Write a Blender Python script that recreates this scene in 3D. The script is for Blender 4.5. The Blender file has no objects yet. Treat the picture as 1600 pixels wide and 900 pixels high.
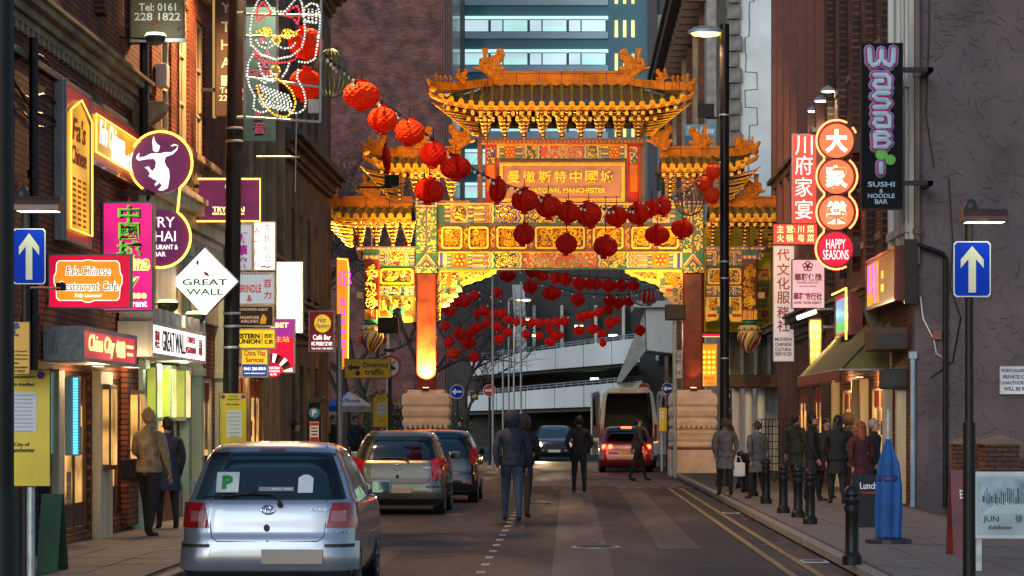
import bpy,bmesh,math,random
from mathutils import Vector,Matrix
R=math.radians
random.seed(7)
SC=bpy.context.scene
# ---------------------------------------------------------------- camera
F,VX,HY,H=4000.0,890.0,655.0,1.73      # focal length and vanishing point in photo pixels, eye height
cam=bpy.data.cameras.new("camera");camo=bpy.data.objects.new("camera",cam)
SC.collection.objects.link(camo);SC.camera=camo
camo.location=(0,0,H);camo.rotation_euler=(R(90),0,0)
cam.sensor_width=36;cam.lens=36*F/1600
cam.shift_x=-(VX-800)/1600;cam.shift_y=(HY-450)/1600
cam.clip_start=0.5;cam.clip_end=3000
# ---------------------------------------------------------------- sky, sun, exposure
wd=bpy.data.worlds.new("World");SC.world=wd;wd.use_nodes=True
nt=wd.node_tree;nt.nodes.clear()
sky=nt.nodes.new("ShaderNodeTexSky");sky.sky_type='NISHITA';sky.sun_disc=False
SUN_EL,SUN_ROT=R(17),R(199)
sky.sun_elevation=SUN_EL;sky.sun_rotation=SUN_ROT;sky.air_density=1.2;sky.dust_density=0.6;sky.ozone_density=3.0
bg=nt.nodes.new("ShaderNodeBackground");bg.inputs[1].default_value=0.12
ow=nt.nodes.new("ShaderNodeOutputWorld")
nt.links.new(sky.outputs[0],bg.inputs[0]);nt.links.new(bg.outputs[0],ow.inputs[0])
sl=bpy.data.lights.new("sun",'SUN');sl.energy=.6;sl.angle=R(25);sl.color=(.84,.94,1)
so=bpy.data.objects.new("sun",sl);SC.collection.objects.link(so)
so.rotation_euler=(R(90)-SUN_EL,0,R(180)-SUN_ROT+R(0))
SC.view_settings.view_transform='Standard';SC.view_settings.look='None'
SC.view_settings.exposure=0.45;SC.view_settings.gamma=1.0
SC.render.engine='CYCLES'
SC.cycles.use_denoising=True;SC.cycles.sample_clamp_indirect=3.0;SC.cycles.max_bounces=6
SC.cycles.caustics_reflective=False;SC.cycles.caustics_refractive=False
# ---------------------------------------------------------------- helpers
def W(px,py,Y):return Vector(((px-VX)*Y/F,Y,H+(HY-py)*Y/F))
def YL(px):return 25600.0/(VX-px)        # depth of the left house front (x = -6.4) seen at pixel px
def YR(px):return 25600.0/(px-VX)
def ZZ(py,Y):return H+(HY-py)*Y/F
_M={}
def mat(name,col,rough=0.6,metal=0.0,emit=None,es=0.0,bump=0.0,bs=20.0,var=0.15,vs=3.0,coat=0.0,spec=0.5,trans=0.0,streak=False):
    if name in _M:return _M[name]
    m=bpy.data.materials.new(name);m.use_nodes=True;_M[name]=m
    n=m.node_tree;L=n.links;b=n.nodes["Principled BSDF"]
    b.inputs["Roughness"].default_value=rough;b.inputs["Metallic"].default_value=metal
    b.inputs["Coat Weight"].default_value=coat;b.inputs["Coat Roughness"].default_value=0.06
    b.inputs["Specular IOR Level"].default_value=spec
    tc=n.nodes.new("ShaderNodeTexCoord")
    if var>0:
        nz=n.nodes.new("ShaderNodeTexNoise");nz.inputs["Scale"].default_value=vs;nz.inputs["Detail"].default_value=6
        mp=n.nodes.new("ShaderNodeMapping")
        if streak:mp.inputs["Scale"].default_value=(1,1,.12)
        L.new(tc.outputs["Object"],mp.inputs[0]);L.new(mp.outputs[0],nz.inputs["Vector"])
        mx=n.nodes.new("ShaderNodeMix");mx.data_type='RGBA'
        mx.inputs[6].default_value=tuple(max(0,c*(1-var*1.6))for c in col)+(1,)
        mx.inputs[7].default_value=tuple(min(1,c*(1+var*1.3))for c in col)+(1,)
        rm=n.nodes.new("ShaderNodeMapRange");rm.inputs[1].default_value=.3;rm.inputs[2].default_value=.7
        L.new(nz.outputs[0],rm.inputs[0]);L.new(rm.outputs[0],mx.inputs[0]);L.new(mx.outputs[2],b.inputs["Base Color"])
        if metal<.5 and rough>.2:
            r2=n.nodes.new("ShaderNodeMapRange");r2.inputs[3].default_value=rough*.8;r2.inputs[4].default_value=min(1,rough*1.25)
            L.new(nz.outputs[0],r2.inputs[0]);L.new(r2.outputs[0],b.inputs["Roughness"])
    else:b.inputs["Base Color"].default_value=tuple(col)+(1,)
    if bump>0:
        n2=n.nodes.new("ShaderNodeTexNoise");n2.inputs["Scale"].default_value=bs;n2.inputs["Detail"].default_value=5
        L.new(tc.outputs["Object"],n2.inputs["Vector"])
        bp=n.nodes.new("ShaderNodeBump");bp.inputs["Strength"].default_value=bump;bp.inputs["Distance"].default_value=.02
        L.new(n2.outputs[0],bp.inputs["Height"]);L.new(bp.outputs[0],b.inputs["Normal"])
    if emit:
        b.inputs["Emission Color"].default_value=tuple(emit)+(1,);b.inputs["Emission Strength"].default_value=es
    b.inputs["Transmission Weight"].default_value=trans
    return m
def glow(name,col,es,vary=0.0,vs=2.0):
    """a face lit from within by tubes: brightness changes a little across it"""
    if name in _M:return _M[name]
    m=mat(name,tuple(min(.8,c)*.6 for c in col),.35,emit=col,es=es,var=0)
    if vary:
        n=m.node_tree;L=n.links;b=n.nodes["Principled BSDF"]
        tc=n.nodes.new("ShaderNodeTexCoord");nz=n.nodes.new("ShaderNodeTexNoise");nz.inputs["Scale"].default_value=vs;nz.inputs["Detail"].default_value=1
        L.new(tc.outputs["Object"],nz.inputs["Vector"]);r=n.nodes.new("ShaderNodeMapRange")
        r.inputs[1].default_value=.3;r.inputs[2].default_value=.7
        r.inputs[3].default_value=es*(1-vary);r.inputs[4].default_value=es*(1+vary)
        L.new(nz.outputs[0],r.inputs[0]);L.new(r.outputs[0],b.inputs["Emission Strength"])
    return m
def brick(name,c1,c2,mortar,axis='Y',bw=.225,bh=.075,rough=.8):
    if name in _M:return _M[name]
    m=bpy.data.materials.new(name);m.use_nodes=True;_M[name]=m
    n=m.node_tree;L=n.links;b=n.nodes["Principled BSDF"];b.inputs["Roughness"].default_value=rough
    tc=n.nodes.new("ShaderNodeTexCoord");sp=n.nodes.new("ShaderNodeSeparateXYZ");cb=n.nodes.new("ShaderNodeCombineXYZ")
    L.new(tc.outputs["Object"],sp.inputs[0]);L.new(sp.outputs[1 if axis=='Y' else 0],cb.inputs[0]);L.new(sp.outputs[2],cb.inputs[1])
    br=n.nodes.new("ShaderNodeTexBrick");br.inputs["Scale"].default_value=1.0
    br.inputs["Brick Width"].default_value=bw;br.inputs["Row Height"].default_value=bh;br.inputs["Mortar Size"].default_value=.013
    br.inputs["Mortar Smooth"].default_value=.3;br.inputs["Bias"].default_value=-.1
    br.inputs["Color1"].default_value=c1+(1,);br.inputs["Color2"].default_value=c2+(1,);br.inputs["Mortar"].default_value=mortar+(1,)
    L.new(cb.outputs[0],br.inputs["Vector"])
    nz=n.nodes.new("ShaderNodeTexNoise");nz.inputs["Scale"].default_value=1.1;nz.inputs["Detail"].default_value=8;L.new(tc.outputs["Object"],nz.inputs["Vector"])
    rm=n.nodes.new("ShaderNodeMapRange");rm.inputs[1].default_value=.35;rm.inputs[2].default_value=.68;rm.inputs[3].default_value=.45;rm.inputs[4].default_value=1.15
    L.new(nz.outputs[0],rm.inputs[0])
    mx=n.nodes.new("ShaderNodeMix");mx.data_type='RGBA';mx.blend_type='MULTIPLY';mx.inputs[0].default_value=1
    L.new(br.outputs[0],mx.inputs[6]);L.new(rm.outputs[0],mx.inputs[7]);L.new(mx.outputs[2],b.inputs["Base Color"])
    n3=n.nodes.new("ShaderNodeTexNoise");n3.inputs["Scale"].default_value=40;L.new(tc.outputs["Object"],n3.inputs["Vector"])
    ad=n.nodes.new("ShaderNodeMath");ad.operation='SUBTRACT';ml=n.nodes.new("ShaderNodeMath");ml.operation='MULTIPLY';ml.inputs[1].default_value=.35
    L.new(n3.outputs[0],ml.inputs[0]);L.new(ml.outputs[0],ad.inputs[0]);L.new(br.outputs["Fac"],ad.inputs[1])
    bp=n.nodes.new("ShaderNodeBump");bp.inputs["Strength"].default_value=.7;bp.inputs["Distance"].default_value=.012
    L.new(ad.outputs[0],bp.inputs["Height"]);L.new(bp.outputs[0],b.inputs["Normal"])
    return m
def swirl(name,fg,bg_,scale=9.0,thr=.5,rough=.45,metal=0.0):
    """painted or gilded scrollwork, fine relief: foreground scrolls on a ground colour"""
    if name in _M:return _M[name]
    m=bpy.data.materials.new(name);m.use_nodes=True;_M[name]=m
    n=m.node_tree;L=n.links;b=n.nodes["Principled BSDF"];b.inputs["Roughness"].default_value=rough;b.inputs["Metallic"].default_value=metal
    tc=n.nodes.new("ShaderNodeTexCoord");nz=n.nodes.new("ShaderNodeTexNoise");nz.inputs["Scale"].default_value=scale*.55;nz.inputs["Detail"].default_value=1
    L.new(tc.outputs["Object"],nz.inputs["Vector"])
    wv=n.nodes.new("ShaderNodeMath");wv.operation='MULTIPLY';wv.inputs[1].default_value=24;L.new(nz.outputs[0],wv.inputs[0])
    sn=n.nodes.new("ShaderNodeMath");sn.operation='SINE';L.new(wv.outputs[0],sn.inputs[0])
    rm=n.nodes.new("ShaderNodeMapRange");rm.inputs[1].default_value=thr-.25;rm.inputs[2].default_value=thr+.1;L.new(sn.outputs[0],rm.inputs[0])
    mx=n.nodes.new("ShaderNodeMix");mx.data_type='RGBA';mx.inputs[6].default_value=bg_+(1,);mx.inputs[7].default_value=fg+(1,)
    L.new(rm.outputs[0],mx.inputs[0]);L.new(mx.outputs[2],b.inputs["Base Color"])
    bp=n.nodes.new("ShaderNodeBump");bp.inputs["Strength"].default_value=.8;bp.inputs["Distance"].default_value=.03
    L.new(rm.outputs[0],bp.inputs["Height"]);L.new(bp.outputs[0],b.inputs["Normal"])
    return m
ORG={}
def thing(name,label,cat,loc=(0,0,0),group=None,kind=None):
    o=bpy.data.objects.new(name,None);SC.collection.objects.link(o);o.location=loc;o.empty_display_size=.3
    o["label"]=label;o["category"]=cat
    if group:o["group"]=group
    if kind:o["kind"]=kind
    ORG[o]=Vector(loc);return o
def tag(o,label,cat,group=None):
    o["label"]=label;o["category"]=cat
    if group:o["group"]=group
    return o
_tc={}
def textgeo(body,bold=0.0,shear=0.0):
    k=(body,bold,shear)
    if k in _tc:return _tc[k]
    c=bpy.data.curves.new("t",'FONT');c.body=body;c.size=1;c.extrude=.5;c.offset=bold;c.resolution_u=3;c.shear=shear
    c.align_x='CENTER';c.space_line=.95
    o=bpy.data.objects.new("t",c)
    me=bpy.data.meshes.new_from_object(o)
    v=[tuple(x.co)for x in me.vertices];f=[tuple(p.vertices)for p in me.polygons]
    bpy.data.objects.remove(o);bpy.data.curves.remove(c);bpy.data.meshes.remove(me)
    if v:
        x0=min(a[0]for a in v);x1=max(a[0]for a in v);y0=min(a[1]for a in v);y1=max(a[1]for a in v)
        v=[((a[0]-x0)/max(1e-6,x1-x0)-.5,(a[1]-y0)/max(1e-6,y1-y0)-.5,a[2]+.5)for a in v]
    _tc[k]=(v,f);return _tc[k]
FRONT=Matrix(((1,0,0,0),(0,0,-1,0),(0,1,0,0),(0,0,0,1)))      # a right, b up, d towards the camera
LWALL=Matrix(((0,0,1,0),(1,0,0,0),(0,1,0,0),(0,0,0,1)))       # on the left house front, facing +x
RWALL=Matrix(((0,0,-1,0),(-1,0,0,0),(0,1,0,0),(0,0,0,1)))     # on the right house front, facing -x
class MB:
    def __init__(s,T=None,px=None):
        s.v=[];s.f=[];s.m=[];s.T=T.copy()if T else Matrix.Identity(4);s.px=px
    def add(s,vs,fs,mi=0):
        b=len(s.v);T=s.T
        s.v+=[T@Vector(q)for q in vs];s.f+=[tuple(i+b for i in q)for q in fs];s.m+=[mi]*len(fs)
    def box(s,x0,x1,y0,y1,z0,z1,mi=0):
        if x0>x1:x0,x1=x1,x0
        if y0>y1:y0,y1=y1,y0
        if z0>z1:z0,z1=z1,z0
        s.add([(x0,y0,z0),(x1,y0,z0),(x1,y1,z0),(x0,y1,z0),(x0,y0,z1),(x1,y0,z1),(x1,y1,z1),(x0,y1,z1)],
              [(0,3,2,1),(4,5,6,7),(0,1,5,4),(1,2,6,5),(2,3,7,6),(3,0,4,7)],mi)
    def poly(s,pts,z0,z1,mi=0):
        a=sum(pts[i][0]*pts[(i+1)%len(pts)][1]-pts[(i+1)%len(pts)][0]*pts[i][1]for i in range(len(pts)))
        if a<0:pts=pts[::-1]
        n=len(pts)
        s.add([(p[0],p[1],z0)for p in pts]+[(p[0],p[1],z1)for p in pts],
              [tuple(range(n-1,-1,-1)),tuple(range(n,2*n))]+[(i,(i+1)%n,n+(i+1)%n,n+i)for i in range(n)],mi)
    def ring(s,outer,inner,z0,z1,mi=0):
        n=len(outer)
        s.add([(p[0],p[1],z)for z in(z0,z1)for p in outer]+[(p[0],p[1],z)for z in(z0,z1)for p in inner],
              [q for i in range(n)for j in[(i+1)%n]for q in
               ((n+i,n+j,3*n+j,3*n+i),(i,j,n+j,n+i),(3*n+i,3*n+j,2*n+j,2*n+i),(i,2*n+i,2*n+j,j))],mi)
    def disc(s,cx,cy,r,z0,z1,mi=0,n=32,ry=None):
        ry=ry or r
        s.poly([(cx+r*math.cos(6.28318*i/n),cy+ry*math.sin(6.28318*i/n))for i in range(n)],z0,z1,mi)
    def tube(s,pts,r,n=5,mi=0,closed=False,r1=None):
        pts=[Vector(p)for p in pts];N=len(pts)
        if N<2:return
        vs=[];fs=[]
        for i,p in enumerate(pts):
            if closed:t=pts[(i+1)%N]-pts[i-1]
            else:t=pts[min(i+1,N-1)]-pts[max(i-1,0)]
            if t.length<1e-9:t=Vector((0,0,1))
            t.normalize();u=Vector((0,0,1))if abs(t.z)<.9 else Vector((0,1,0))
            a=t.cross(u).normalized();b=t.cross(a)
            rr=r if r1 is None else r+(r1-r)*i/(N-1)
            for k in range(n):
                q=6.28318*k/n;vs.append(p+a*(rr*math.cos(q))+b*(rr*math.sin(q)))
        for i in range(N if closed else N-1):
            j=(i+1)%N
            for k in range(n):
                l=(k+1)%n;fs.append((i*n+k,j*n+k,j*n+l,i*n+l))
        if not closed:fs+=[tuple(range(n)),tuple(range((N-1)*n+n-1,(N-1)*n-1,-1))]
        s.add(vs,fs,mi)
    def lathe(s,prof,c=(0,0,0),n=16,mi=0,sx=1,sy=1,ph=0):
        vs=[];fs=[]
        for r,z in prof:
            for k in range(n):
                q=6.28318*k/n+ph;vs.append((c[0]+r*sx*math.cos(q),c[1]+r*sy*math.sin(q),c[2]+z))
        for i in range(len(prof)-1):
            for k in range(n):
                l=(k+1)%n;fs.append((i*n+k,i*n+l,(i+1)*n+l,(i+1)*n+k))
        fs+=[tuple(range(n-1,-1,-1)),tuple(range((len(prof)-1)*n,len(prof)*n))]
        s.add(vs,fs,mi)
    def ball(s,c,r,n=8,mi=0,sz=1):
        k=max(3,n//2+1);s.lathe([(r*math.sin(math.pi*(i+.02)/(k+.04)),-r*sz*math.cos(math.pi*(i+.02)/(k+.04)))for i in range(k+1)],c,n,mi)
    def text(s,body,cx,cy,w,h,d=0.0,th=0.01,mi=0,bold=0.0,shear=0.0):
        v,f=textgeo(body,bold,shear)
        s.add([(cx+a[0]*w,cy+a[1]*h,d+a[2]*th)for a in v],f,mi)
    # pixel versions: photo pixels on the plane this sign stands in
    def P(s,x,y):cx,cy,k=s.px;return((x-cx)*k,(cy-y)*k)
    def prect(s,x0,y0,x1,y1,d0,d1,mi=0):
        a=s.P(x0,y0);b=s.P(x1,y1);s.box(a[0],b[0],a[1],b[1],d0,d1,mi)
    def ppoly(s,pts,d0,d1,mi=0):s.poly([s.P(*p)for p in pts],d0,d1,mi)
    def pdisc(s,x,y,r,d0,d1,mi=0,ry=None,n=36):a=s.P(x,y);k=s.px[2];s.disc(a[0],a[1],r*k,d0,d1,mi,n,(ry or r)*k)
    def ptube(s,pts,r,d,mi=0,closed=False,n=6):s.tube([s.P(*p)+(d,)for p in pts],r,n,mi,closed)
    def ptext(s,body,x,y,w,h,d,mi=0,bold=0.0,shear=0.0,th=.008):
        a=s.P(x,y);k=s.px[2];s.text(body,a[0],a[1],w*k,h*k,d,th,mi,bold,shear)
    def build(s,name,mats,parent=None,smooth=False,bevel=0.0,label=None,kind=None,ang=35):
        if not isinstance(mats,(list,tuple)):mats=[mats]
        me=bpy.data.meshes.new(name);o0=ORG.get(parent,Vector((0,0,0)))
        me.from_pydata([tuple(q-o0)for q in s.v],[],s.f)
        for m in mats:me.materials.append(m)
        if len(mats)>1:me.polygons.foreach_set("material_index",s.m)
        if smooth:
            me.polygons.foreach_set("use_smooth",[True]*len(me.polygons));me.set_sharp_from_angle(angle=R(ang))
        me.update()
        o=bpy.data.objects.new(name,me);SC.collection.objects.link(o)
        if parent:o.parent=parent;ORG[o]=o0
        if bevel:
            b=o.modifiers.new("bevel",'BEVEL');b.width=bevel;b.segments=2;b.limit_method='ANGLE';b.angle_limit=R(40)
        if label:o["label"]=label
        if kind:o["kind"]=kind
        return o
def inst(name,me,parent,loc,rot=None,scale=None):
    o=bpy.data.objects.new(name,me);SC.collection.objects.link(o);o.parent=parent
    o.location=Vector(loc)-ORG.get(parent,Vector((0,0,0)))
    if rot:o.rotation_euler=rot
    if scale:o.scale=scale
    return o
def copy_tree(o,parent=None):
    c=o.copy();SC.collection.objects.link(c);c.parent=parent
    for ch in list(o.children):copy_tree(ch,c)
    return c
def kids(o):return list(o.children)
# ---------------------------------------------------------------- palette
M_asph=None
C_=lambda*a:tuple(a)
m_black=mat("black_paint",(.01,.009,.01),.45,coat=.05,var=.2,spec=.25)
m_dark=mat("dark_paint",(.02,.02,.022),.5)
m_grey=mat("grey_metal",(.3,.32,.34),.4,metal=.6,var=.1)
m_galv=mat("galvanised_steel",(.42,.45,.47),.45,metal=.5,vs=12)
m_white=mat("white_paint",(.75,.75,.73),.5,bump=.1,streak=True)
m_offw=mat("weathered_white_paint",(.62,.62,.58),.65,bump=.25,bs=12,var=.25,streak=True)
m_cream=mat("cream_paint",(.6,.52,.36),.6,bump=.2,streak=True)
m_stone=mat("buff_sandstone",(.3,.22,.13),.85,bump=.6,bs=14,var=.3,vs=1.6)
m_stoned=mat("sooty_sandstone",(.15,.12,.085),.85,bump=.6,bs=14,var=.35,vs=1.6)
m_conc=mat("concrete",(.42,.43,.43),.8,bump=.3,bs=9,var=.16,vs=.7,streak=True)
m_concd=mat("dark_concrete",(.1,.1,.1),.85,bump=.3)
m_red=mat("dark_red_paint",(.16,.02,.015),.4,coat=.4,var=.25)
m_glass=mat("window_glass",(.02,.026,.03),.07,spec=.8,var=.4,vs=.8)
m_wood=mat("brown_wood",(.09,.045,.025),.6,bump=.3,streak=True)
m_gold=mat("gold_paint",(.78,.37,.03),.38,metal=.35,var=.18,vs=6,bump=.3,bs=60)
m_bulb=glow("warm_bulb",(1,.72,.35),12)
m_warmin=glow("lit_interior",(1,.5,.14),.55,.8,2.4)
# ================================================================ SETTING
def sheet(name,x0,x1,y0,y1,z,m,kind="structure"):
    mb=MB();mb.add([(x0,y0,z),(x1,y0,z),(x1,y1,z),(x0,y1,z)],[(0,1,2,3)]);o=mb.build(name,m)
    o["kind"]=kind;return o
def asphalt(name,col,rough):
    m=mat(name,col,rough,var=0,spec=.28);n=m.node_tree;L=n.links;b=n.nodes["Principled BSDF"]
    tc=n.nodes.new("ShaderNodeTexCoord");a=n.nodes.new("ShaderNodeTexNoise");a.inputs["Scale"].default_value=.5;a.inputs["Detail"].default_value=9
    g=n.nodes.new("ShaderNodeTexNoise");g.inputs["Scale"].default_value=45;g.inputs["Detail"].default_value=3
    mp=n.nodes.new("ShaderNodeMapping");mp.inputs["Scale"].default_value=(1.6,.22,1)
    L.new(tc.outputs["Object"],mp.inputs[0]);L.new(mp.outputs[0],a.inputs["Vector"]);L.new(tc.outputs["Object"],g.inputs["Vector"])
    cr=n.nodes.new("ShaderNodeValToRGB");cr.color_ramp.elements[0].position=.32;cr.color_ramp.elements[0].color=tuple(c*.55 for c in col)+(1,)
    cr.color_ramp.elements[1].position=.7;cr.color_ramp.elements[1].color=tuple(c*1.7 for c in col)+(1,)
    L.new(a.outputs[0],cr.inputs[0]);mx=n.nodes.new("ShaderNodeMix");mx.data_type='RGBA';mx.blend_type='OVERLAY';mx.inputs[0].default_value=.6
    L.new(cr.outputs[0],mx.inputs[6]);L.new(g.outputs[0],mx.inputs[7]);L.new(mx.outputs[2],b.inputs["Base Color"])
    r=n.nodes.new("ShaderNodeMapRange");r.inputs[1].default_value=.35;r.inputs[2].default_value=.65;r.inputs[3].default_value=rough-.22;r.inputs[4].default_value=rough+.12
    L.new(a.outputs[0],r.inputs[0]);L.new(r.outputs[0],b.inputs["Roughness"])
    bp=n.nodes.new("ShaderNodeBump");bp.inputs["Strength"].default_value=.7;bp.inputs["Distance"].default_value=.012
    L.new(g.outputs[0],bp.inputs["Height"]);L.new(bp.outputs[0],b.inputs["Normal"]);return m
m_asph=asphalt("asphalt",(.027,.027,.031),.72)
m_asph2=asphalt("asphalt_patch",(.04,.04,.044),.62)
m_ground=asphalt("far_ground_tarmac",(.06,.06,.06),.8)
sheet("ground",-900,900,-60,1500,-.02,m_ground)
sheet("road",-4.1,3.15,-40,118,0.0,m_asph)
m_slab=mat("paving_stone",(.16,.145,.135),.75,bump=.3,bs=25,var=.2,vs=2)
m_kerb=mat("kerb_granite",(.24,.23,.22),.7,bump=.3)
m_joint=mat("joint_sand",(.06,.055,.05),.95)
# repaired strips in the tarmac and the worn brick-red band before the gate
for nm,x0,x1,y0,y1 in(("road_patch",-.2,.5,20,62),("road_patch",1.2,1.75,34,66),("road_patch",-3.8,-2.2,30,33.5)):
    sheet(nm,x0,x1,y0,y1,.004,m_asph2)
sheet("crossing_band",-4.1,3.0,66,71.5,.004,mat("pink_tarmac",(.13,.085,.075),.7,bump=.3,vs=1.2))
for side,xa,xb,y1 in((-1,-6.45,-4.25,80),(1,3.3,6.45,80)):
    mb=MB();mb.box(xa,xb,-20,y1,0.001,.112);pv=mb.build("pavement",m_joint,kind="structure")
    kb=MB();kb.box(-.07,.07,-.49,.49,-.055,.055);k0=kb.build("kerb_stone",m_kerb,pv,bevel=.012)
    kx=-4.178 if side<0 else 3.228
    y=20.5;first=True
    while y<y1:
        o=k0 if first else inst("kerb_stone",k0.data,pv,(0,0,0));first=False
        if o is not k0:bm_=o.modifiers.new("bevel",'BEVEL');bm_.width=.012
        o.location=(kx,y,.066);y+=1.0
    sb=MB();sb.box(-.34,.34,-.295,.295,-.02,.02);s0=sb.build("paving_slab",m_slab,pv,bevel=.006)
    nx=3 if side<0 else 4;first=True;y=24.3
    while y<(56 if side>0 else 44):
        for i in range(nx):
            o=s0 if first else inst("paving_slab",s0.data,pv,(0,0,0));first=False
            x=(xa+.37+i*.7)if side<0 else(xa+.37+i*.7+.1*0)
            o.location=(x+random.uniform(-.004,.004),y+(.15 if i%2 else 0),.113+random.uniform(-.003,.003));o.rotation_euler=(0,random.uniform(-.006,.006),random.uniform(-.006,.006))
        y+=.6
m_yel=mat("worn_yellow_line",(.3,.22,.08),.75,bump=.4,bs=40,var=.35,vs=9)
m_wl=mat("worn_white_line",(.42,.42,.41),.75,bump=.4,bs=40,var=.35,vs=9)
for x in(2.42,2.72):
    sheet("yellow_line",x,x+.09,20,64,.0085,m_yel)
for i in range(16):
    y=27+i*1.55
    sheet("bay_dash",-1.05,-.95,y,y+.5,.0085,m_wl)
for y in(46.2,52.4,58.5):sheet("bay_line",-4.0,-1.9,y,y+.1,.0085,m_wl)
for i in range(5):sheet("give_way_dash",1.2+i*.42,1.45+i*.42,64.6,64.9,.0085,m_wl)
sheet("stop_line",-3.9,2.9,71.9,72.15,.0085,m_wl)
def manhole(x,y,lab):
    t=thing("manhole_cover",lab,"manhole cover",(x,y,.002));mb=MB();mb.disc(x,y,.33,.004,.012,0,24);mb.build("frame",m_galv,t)
    mb=MB();mb.disc(x,y,.27,.0125,.018,0,24)
    for i in range(-3,4):mb.box(x-.2,x+.2,y+i*.07-.012,y+i*.07+.012,.0185,.024)
    mb.build("lid",m_dark,t)
manhole(.35,34.5,"round iron manhole cover in the middle of the road, nearest one")
manhole(-.6,52,"round iron manhole cover in the road beside the two walking men")
# ---------------------------------------------------------------- windows and walls of the two rows
def frame_at(side,y,z,out=0.0):
    if side=='L':return Matrix.Translation((-6.4+out,y,z))@LWALL
    if side=='R':return Matrix.Translation((6.4-out,y,z))@RWALL
    return Matrix.Translation((0,y,z))@FRONT
def window(par,T,w,h,mf,lit=None,cols=2,rows=2,sill=m_stone,head=None,arch=False):
    mb=MB(T);f=.06
    mb.box(-w/2,-w/2+f,-h/2,h/2,-.06,.05);mb.box(w/2-f,w/2,-h/2,h/2,-.06,.05)
    mb.box(-w/2+f,w/2-f,h/2-f,h/2,-.06,.048);mb.box(-w/2+f,w/2-f,-h/2,-h/2+f,-.06,.048)
    for i in range(1,cols):x=-w/2+w*i/cols;mb.box(x-.02,x+.02,-h/2+f,h/2-f,-.04,.03)
    for i in range(1,rows):z=-h/2+h*i/rows;mb.box(-w/2+f,w/2-f,z-.022,z+.022,-.04,.036)
    win=mb.build("window",mf,par)
    for i in range(cols):
        for j in range(rows):
            g=MB(T);a=-w/2+f+(w-2*f)*i/cols;b=-h/2+f+(h-2*f)*j/rows
            g.box(a+.005,a+(w-2*f)/cols-.005,b+.005,b+(h-2*f)/rows-.005,-.02,.0)
            g.build("pane",lit or m_glass,win)
    if lit is m_warmin and w>1.2:dress(win,T,w,h,random.Random(int(T.translation.y*10)))
    if sill:
        s=MB(T);s.box(-w/2-.12,w/2+.12,-h/2-.16,-h/2-.003,-.05,.16);s.build("sill",sill,win,bevel=.01)
        s=MB(T)
        if arch:
            n=9;o=[];q=[]
            for i in range(n+1):
                a=math.pi*i/n;o.append(((w/2+.18)*math.cos(a),h/2+.02+(w/2+.18)*math.sin(a)*.9));q.append(((w/2-.02)*math.cos(a),h/2+.02+(w/2-.02)*math.sin(a)*.9))
            for i in range(n):
                s.poly([q[i],o[i],(o[i+1][0]+(o[i][0]-o[i+1][0])*.06,o[i+1][1]+(o[i][1]-o[i+1][1])*.06),q[i+1]],-.02,.12+.01*(i%2))
            s.poly([(c[0]*.98,c[1])for c in q],-.03,.01)
            s.build("lintel",head or sill,win)
        else:
            s.box(-w/2-.1,w/2+.1,h/2+.003,h/2+.24,-.03,.09);s.build("lintel",head or sill,win,bevel=.01)
    return win
def dress(win,T,w,h,rd):
    """posters, menus and a half curtain stuck inside a shop window"""
    for i in range(int(w*3.2)):
        a=rd.uniform(-w/2+.2,w/2-.2);b=rd.uniform(-h/2+.3,h/2-.35);pw,ph=rd.uniform(.1,.2),rd.uniform(.14,.26);mb=MB(T);mb.box(a-pw,a+pw,b-ph,b+ph,.001+i*.0015,.002+i*.0015)
        mb.build("poster",mat("poster_print_%d"%rd.randint(0,5),[(.4,.3,.2),(.25,.02,.02),(.05,.05,.06),(.45,.4,.3),(.3,.18,.03),(.06,.12,.08)][int(rd.random()*6)],.7,var=.5,vs=14),win)
    mb=MB(T);n=int(w/.07)
    for i in range(n):a=-w/2+.08+i*(w-.16)/n;mb.box(a,a+.05,h/2-.38-.03*(i%3),h/2-.07,.002,.012+.006*(i%2))
    mb.build("bead_curtain",mat("red_curtain",(.25,.04,.02),.8),win,kind="stuff")
    mb=MB(T);mb.box(-w/2+.08,w/2-.08,-h/2+.07,-h/2+.38,.002,.02);mb.build("lower_screen",m_wood,win)
def wallblocks(par,side,y0,y1,z0,z1,holes,m,thick=.35,nm="wall"):
    """house front with real openings: cut at the hole edges, one joined mesh"""
    ys=sorted({y0,y1}|{h[0]for h in holes}|{h[1]for h in holes});zs=sorted({z0,z1}|{h[2]for h in holes}|{h[3]for h in holes})
    mb=MB()
    x0,x1=(-6.4-thick,-6.4)if side=='L' else(6.4,6.4+thick)
    for i in range(len(ys)-1):
        for j in range(len(zs)-1):
            cy=(ys[i]+ys[i+1])/2;cz=(zs[j]+zs[j+1])/2
            if any(h[0]<cy<h[1]and h[2]<cz<h[3]for h in holes):continue
            mb.box(x0,x1,ys[i],ys[i+1],zs[j],zs[j+1])
    return mb.build(nm,m,par)
b_left=brick("red_brick_side",(.36,.08,.026),(.17,.035,.016),(.035,.022,.016))
b_leftx=brick("red_brick_front",(.23,.075,.04),(.13,.042,.027),(.035,.025,.02),'X')
b_right=brick("brown_brick_side",(.26,.08,.035),(.13,.042,.025),(.035,.025,.02))
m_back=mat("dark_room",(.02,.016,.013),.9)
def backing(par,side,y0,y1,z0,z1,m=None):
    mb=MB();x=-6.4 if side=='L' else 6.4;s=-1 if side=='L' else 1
    mb.box(x+s*.9,x+s*6,y0,y1,z0,z1);return mb.build("inner_rooms",m or m_back,par)
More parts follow.
